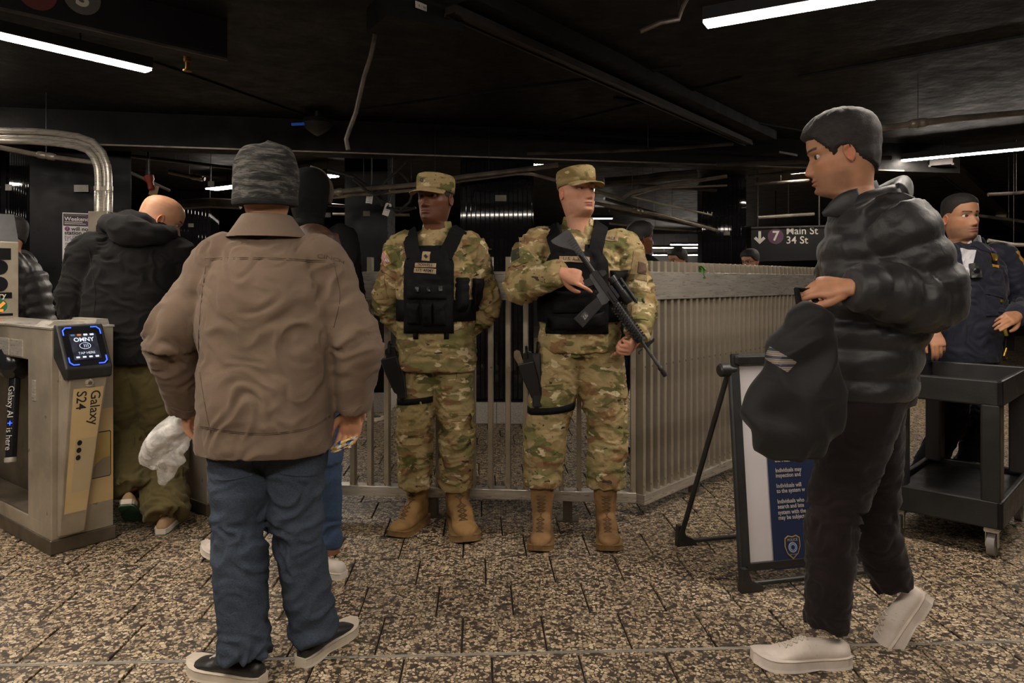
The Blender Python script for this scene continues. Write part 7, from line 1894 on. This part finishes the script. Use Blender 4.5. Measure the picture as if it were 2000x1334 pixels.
M_STRP = NT('striped_tag'); _w = M_STRP.n('ShaderNodeTexWave', bands_direction='Z'); _w.inputs['Scale'].default_value = 14; M_STRP.l(M_STRP.coords(), _w.inputs['Vector']); M_STRP.set(Base_Color=M_STRP.ramp(_w.outputs['Fac'], [(.0, srgb(34, 34, 50)), (.35, srgb(150, 140, 130)), (.6, srgb(60, 62, 76)), (.85, srgb(130, 112, 94))], 'CONSTANT'), Roughness=.5); M_STRP = M_STRP.m
SB.patch('tag', 1518, 700, .085, .04, M_STRP, tb, -26, .004)

# ================================================================ police officer behind the cart
M_NAVY = m_cloth('navy_nylon', srgb(26, 28, 40), srgb(36, 38, 52), 6, 0.7, 0.4, 14, 0.010, 0.12, sheen=.15, spec=.25)
M_NAVYT = m_cloth('navy_trousers', srgb(14, 15, 22), srgb(20, 21, 30), 6, 0.8, 0.4, 14, 0.01, 0.12)
M_SHIRTW = m_cloth('white_shirt', srgb(196, 194, 200), srgb(212, 210, 216), 10, .8, .3, 20, .006)
M_GOLDM = pmat('gold_metal', srgb(190, 150, 60), srgb(220, 184, 90), 14, 0.35, 0.8)
M_SILV = pmat('silver_metal', srgb(170, 170, 176), srgb(205, 205, 210), 20, 0.3, 0.9)
M_YEL = pmat('yellow_plastic', srgb(190, 160, 40), srgb(206, 178, 60), 12, .5)
YC = 4.32
MLs, MRs = foot_M(Vector((2.72, YC + .10, 0)), -72, 0, 1.0), foot_M(Vector((2.50, YC + .10, 0)), -100, 0, 1.0)
J = dict(pel=P(1878, 690, YC), chest=P(1886, 575, YC), neck=P(1888, 474, YC), cs=.58,
         shR=P(1832, 502, YC - .03), shL=P(1955, 505, YC + .03), elR=P(1812, 600, YC - .05), wrR=P(1824, 645, YC - .22), elL=P(2006, 602, YC - .02), wrL=P(1988, 616, YC - .24),
         hipR=P(1852, 702, YC), hipL=P(1908, 702, YC), knR=P(1860, 815, YC - .02), knL=P(1926, 815, YC - .02), anR=MRs @ Vector((.07, 0, .10)), anL=MLs @ Vector((.07, 0, .10)))
t = thing('person', 'police officer in a navy jacket standing behind the utility cart', 'person', (J['pel'].x, YC, 0))
for M in (MLs, MRs): sneaker(t, M, M_BLKSH, M_BLKSH, 'shoe', None)
tr = trousers(J, (.105, .100, .088, .084, .080), .009, .009, 51); garment('trousers', tr, M_NAVYT, t)
prof = [(-.08, .20, .15, .15, 2.4), (.0, .218, .165, .16, 2.4), (.25, .22, .165, .155, 2.4), (.50, .222, .165, .155, 2.4), (.72, .226, .158, .155, 2.3), (.86, .21, .13, .14, 2.2), (.94, .15, .10, .105, 2.1), (1.0, .095, .078, .08, 2.0)]
jk = jacket(J, prof, (.094, .090, .084, .074, .058), .0085, .015, 52, freq=10); jo = garment('jacket', jk, M_NAVY, t); SJ = Surf(jk[0], jk[1])
# shirt front and tie-less collar
SJ.patch('shirt_front', 1890, 512, .085, .17, M_SHIRTW, t, -8, .006, 8, 10, poly=lambda u, v: (u * (0.35 + 0.65 * (v + .5)), v))
flat_top_collar(t, J, M_SHIRTW, .074, .070, .05, .0, 40, c=A3(J['neck']) + A3((0, 0, .0)), name='shirt_collar'); flat_top_collar(t, J, M_NAVY, .094, .086, .045, .0, 110, c=A3(J['neck']) + A3((0, 0, -.01)), flare=.03)
SJ.seam('zip', [(1893, 560), (1890, 610), (1886, 670)], .003, M_PLASTIC, jo)
SJ.patch('collar_wing', 1916, 482, .12, .05, M_NAVY, jo, -30, .008)
bd = SJ.patch('badge_holder', 1940, 504, .035, .105, M_VEST, jo, -6, .004); SJ.patch('medal_bar', 1940, 491, .034, .026, MATS['flag_blue'], jo, -6, .002, off=.005); SJ.patch('medal_bar', 1940, 487, .034, .008, MATS['flag_red'], jo, -6, .003, off=.005)
SJ.patch('badge', 1941, 503, .036, .045, M_GOLDM, jo, -6, .006, 6, 6, poly=lambda u, v: (u * (1 - .6 * max(0, -v * 2) ** 2), v), off=.005); SJ.patch('badge_number', 1943, 520, .045, .018, M_GOLDE, jo, -8, .003, off=.005)
cm = SJ.patch('body_camera', 1902, 530, .055, .085, M_PLASTIC, jo, 0, .026); 
p_, n_ = SJ.px(1902, 530)
if p_ is not None:
    n_ = Vector((-.1, -1, 0)).normalized(); mb = MB(); mb.lathe(p_ + n_ * .02, p_ + n_ * .034, [(0, .018), (.8, .018), (1, .012)], 16); mb.build('camera_lens', M_GLOSS, jo, smooth='auto')
SJ.patch('pocket', 1942, 588, .10, .17, M_NAVY, jo, 0, .006, 10, 14); fl_ = SJ.patch('pocket_flap', 1944, 570, .115, .05, M_NAVY, jo, -12, .006, off=.006); SJ.patch('button', 1953, 587, .012, .014, M_GOLDM, jo, 0, .005, 4, 4, off=.012)
SJ.patch('shoulder_patch', 1994, 505, .02, .10, M_GOLDE, jo, 24, .003); SJ.patch('epaulette_button', 1930, 458, .014, .012, M_GOLDM, jo, 0, .005, 4, 4)
Mh = head_M(P(1876, 424, YC - .02), 8, 0, -3, 1.12)
finish_person(t, J, Mh, dict(skin=SK_OLIVE, lipc=srgb(160, 100, 86), browc=(.012, .009, .007), stub=A3(srgb(96, 72, 58)), stubble=.55, beard=A3(srgb(60, 46, 40)), jaw=1.06, wide=1.02),
   [dict(s='R', h=dict(wrist=J['wrR'], d=A3(P(1836, 686, YC - .27)) - A3(J['wrR']), n=(-.25, -.9, .35), thumb_side=1 if False else -1, curls=[(25, 25, 15), (28, 28, 18), (30, 30, 18), (32, 30, 18)], s=1.04)),
    dict(s='L', h=dict(wrist=J['wrL'], d=A3(P(1962, 626, YC - .30)) - A3(J['wrL']), n=(.1, -.8, .6), thumb_side=1, curls=[(15, 20, 10), (20, 25, 15), (28, 30, 20), (35, 35, 20)], s=1.04))], ((.03, .02, .015), (14, 0)))
line = lambda PH, Z: Z - np.interp(angd(PH), [0, .75, 1.0, 1.3, 1.5, 1.8, 2.2, math.pi], [.068, .06, .045, .012, .018, .01, -.02, -.06])
hv, hf = hair_shell(line, lambda PH, Z: .003 + .010 * np.clip((Z - .05) / .05, 0, 1), seed=5, tex=.002); link_mesh('hair', xf(Mh, hv), hf, M_HAIRD, t, smooth=True)
ring_strap(Surf(tr[0], tr[1]), 'duty_belt', spine(J, .16), .2, .05, .010, M_BLKSH, t)
mb = MB(); mb.beam(P(1968, 648, YC - .10), P(1964, 686, YC - .10), .06, .06, (0, -1, 0), .008); ra_ = mb.build('radio_pouch', M_HOLST, t)
mb = MB(); mb.beam(P(1962, 640, YC - .15), P(1966, 656, YC - .15), .012, .02, (0, -1, 0), .003); mb.build('yellow_grip', M_YEL, ra_)
mb = MB(); mb.tube([P(1966, 680, YC - .13), P(1961, 695, YC - .14), P(1966, 700, YC - .13)], .008, 8); mb.build('keys', M_BRASS, ra_, smooth='auto')

# ================================================================ people half hidden or in the background
M_DEN2 = m_denim('blue_skinny_denim', srgb(46, 62, 88), srgb(62, 80, 106), srgb(96, 112, 134))
M_DEN3 = m_denim('dark_blue_denim', srgb(16, 24, 42), srgb(26, 36, 58), srgb(44, 56, 80))
M_BLKC = m_cloth('black_coat', (0.004, 0.004, 0.004), (0.008, 0.0075, 0.0075), 6, sheen=0.0); M_GRYC = m_cloth('grey_coat', srgb(50, 48, 46), srgb(70, 66, 62), 6)
M_HAIRN = pmat('brown_hair', srgb(46, 30, 20), srgb(84, 56, 36), 40, 0.5, 0, 0.5, 200, (1, 1, .2))
slim = [(s, rx * .86, f * .85, b * .85, e) for s, rx, f, b, e in JPROF]
heavy = [(s, rx * 1.10, f * 1.12, b * 1.12, e) for s, rx, f, b, e in JPROF]
# woman in skinny jeans behind the brown jacket
x0, y0 = -.845, 3.17
fR = foot_M(G(671, 1130), 150, 0, .93); fL = foot_M(G(470, 1108) + Vector((.05, 0, .03)), 160, -14, .93)
ov = dict(anR=fR @ Vector((.07, 0, .085)), anL=fL @ Vector((.07, 0, .085)), knR=P(642, 905, 3.16), knL=P(560, 900, 3.18))
t, J, Mh = bystander('person in skinny blue jeans and white slip-on sneakers walking behind the brown jacket', x0, y0, 1.54, 156, SK_TAN, M_HAIRN, M_BLKC, M_DEN2, M_WHSH, M_WHSH, .62, .10, .02, hair='long', legr=(.085, .075, .058, .050, .042), seed=61, top_prof=slim, slv=(.06, .055, .05, .045, .04), lead=1, voxel=.008, over=ov, feet={'R': fR, 'L': fL}, hem=.94)
# tall person in a black hood
t, J, Mh = bystander('person in a black hooded coat standing behind the grey beanie', -1.06, 3.72, 1.87, 100, SK_TAN, M_HAIRB, M_BLKC, M_BLKC, M_BLKSH, M_BLKSH, .2, .05, .03, seed=62, top_prof=slim)
V_, Fc = hair_shell(lambda PH, Z: Z + .16 - .1 * (angd(PH) < .9), lambda PH, Z: .020 + .01 * np.clip(Z / .1, 0, 1), tex=.004); hd = link_mesh('hood', xf(Mh, V_), Fc, M_BLKC, t, smooth=True)
V_, Fc = limb([(.0, -.02, .145), (.06, -.03, .12), (.10, -.03, .05), (.098, -.02, -.03)], [.016, .018, .018, .014], 12, 5); link_mesh('hood_trim', xf(Mh, np.asarray(V_) * np.array([-1, 1, 1.0])), Fc, m_cloth('taupe_trim', srgb(70, 62, 56), srgb(92, 82, 74), 30), t, smooth=True)
# person in a dark puffer beyond the near turnstile
bystander('person in a dark puffer coat passing beyond the entry display', P(62, 500, 4.95).x, 4.95, 1.74, 205, SK_OLIVE, M_HAIRB, M_PUFF, M_BLKC, M_BLKSH, M_BLKSH, .4, .15, .10, seed=63, top_prof=heavy, slv=(.10, .095, .085, .075, .06), puff=(.08, .022))
# behind the rifle soldier
bystander('person in dark jeans and black boots walking behind the rifle soldier', P(1236, 500, 5.35).x, 5.35, 1.74, 20, SK_DARK * 1.25, M_HAIRB, M_BLKC, M_DEN3, M_BLKSH, M_BLKSH, .25, .1, .04, seed=64)
bystander('person with short dark hair walking past beyond the side fence', P(1338, 500, 6.6).x, 6.6, 1.60, 185, SK_TAN, M_HAIRB, M_GRYC, M_DEN3, M_BLKSH, M_BLKSH, .4, .1, .04, head_yaw=20, head_pitch=-10, seed=65)
bystander('person with glasses looking down beyond the side fence', P(1474, 500, 6.9).x, 6.9, 1.60, 215, SK_LIGHT, M_HAIRD, M_GRYC, M_BLKC, M_BLKSH, M_BLKSH, .3, .1, .04, head_pitch=-12, seed=66, glasses=True)
bystander('short person in grey walking beyond the barrier fence behind the brown sleeve', P(655, 500, 6.75).x, 6.75, 1.48, 0, SK_TAN, M_HAIRN, M_GRYC, M_BLKC, M_GRYC, M_OFFW, .55, .1, .03, seed=67)
M_BRSH = pmat('brown_shoe', srgb(70, 54, 36), srgb(92, 72, 50), 14, .7)
bystander('person in jeans and brown shoes far behind the officer', P(1990, 500, 11.6).x, 11.6, 1.72, 170, SK_TAN, M_HAIRB, M_GRYC, M_DEN3, M_BRSH, M_BRSH, .5, .1, .03, seed=68)
bystander('person in dark uniform trousers and black shoes hidden behind the striding person', P(1722, 500, 4.85).x, 4.85, 1.74, 300, SK_TAN, M_HAIRB, M_NAVY, M_NAVYT, M_BLKSH, M_BLKSH, .3, .05, .02, seed=69)
print('SCRIPT', round(time.time() - T0, 1), 's', sum(len(o.data.polygons) for o in bpy.data.objects if o.type == 'MESH'))
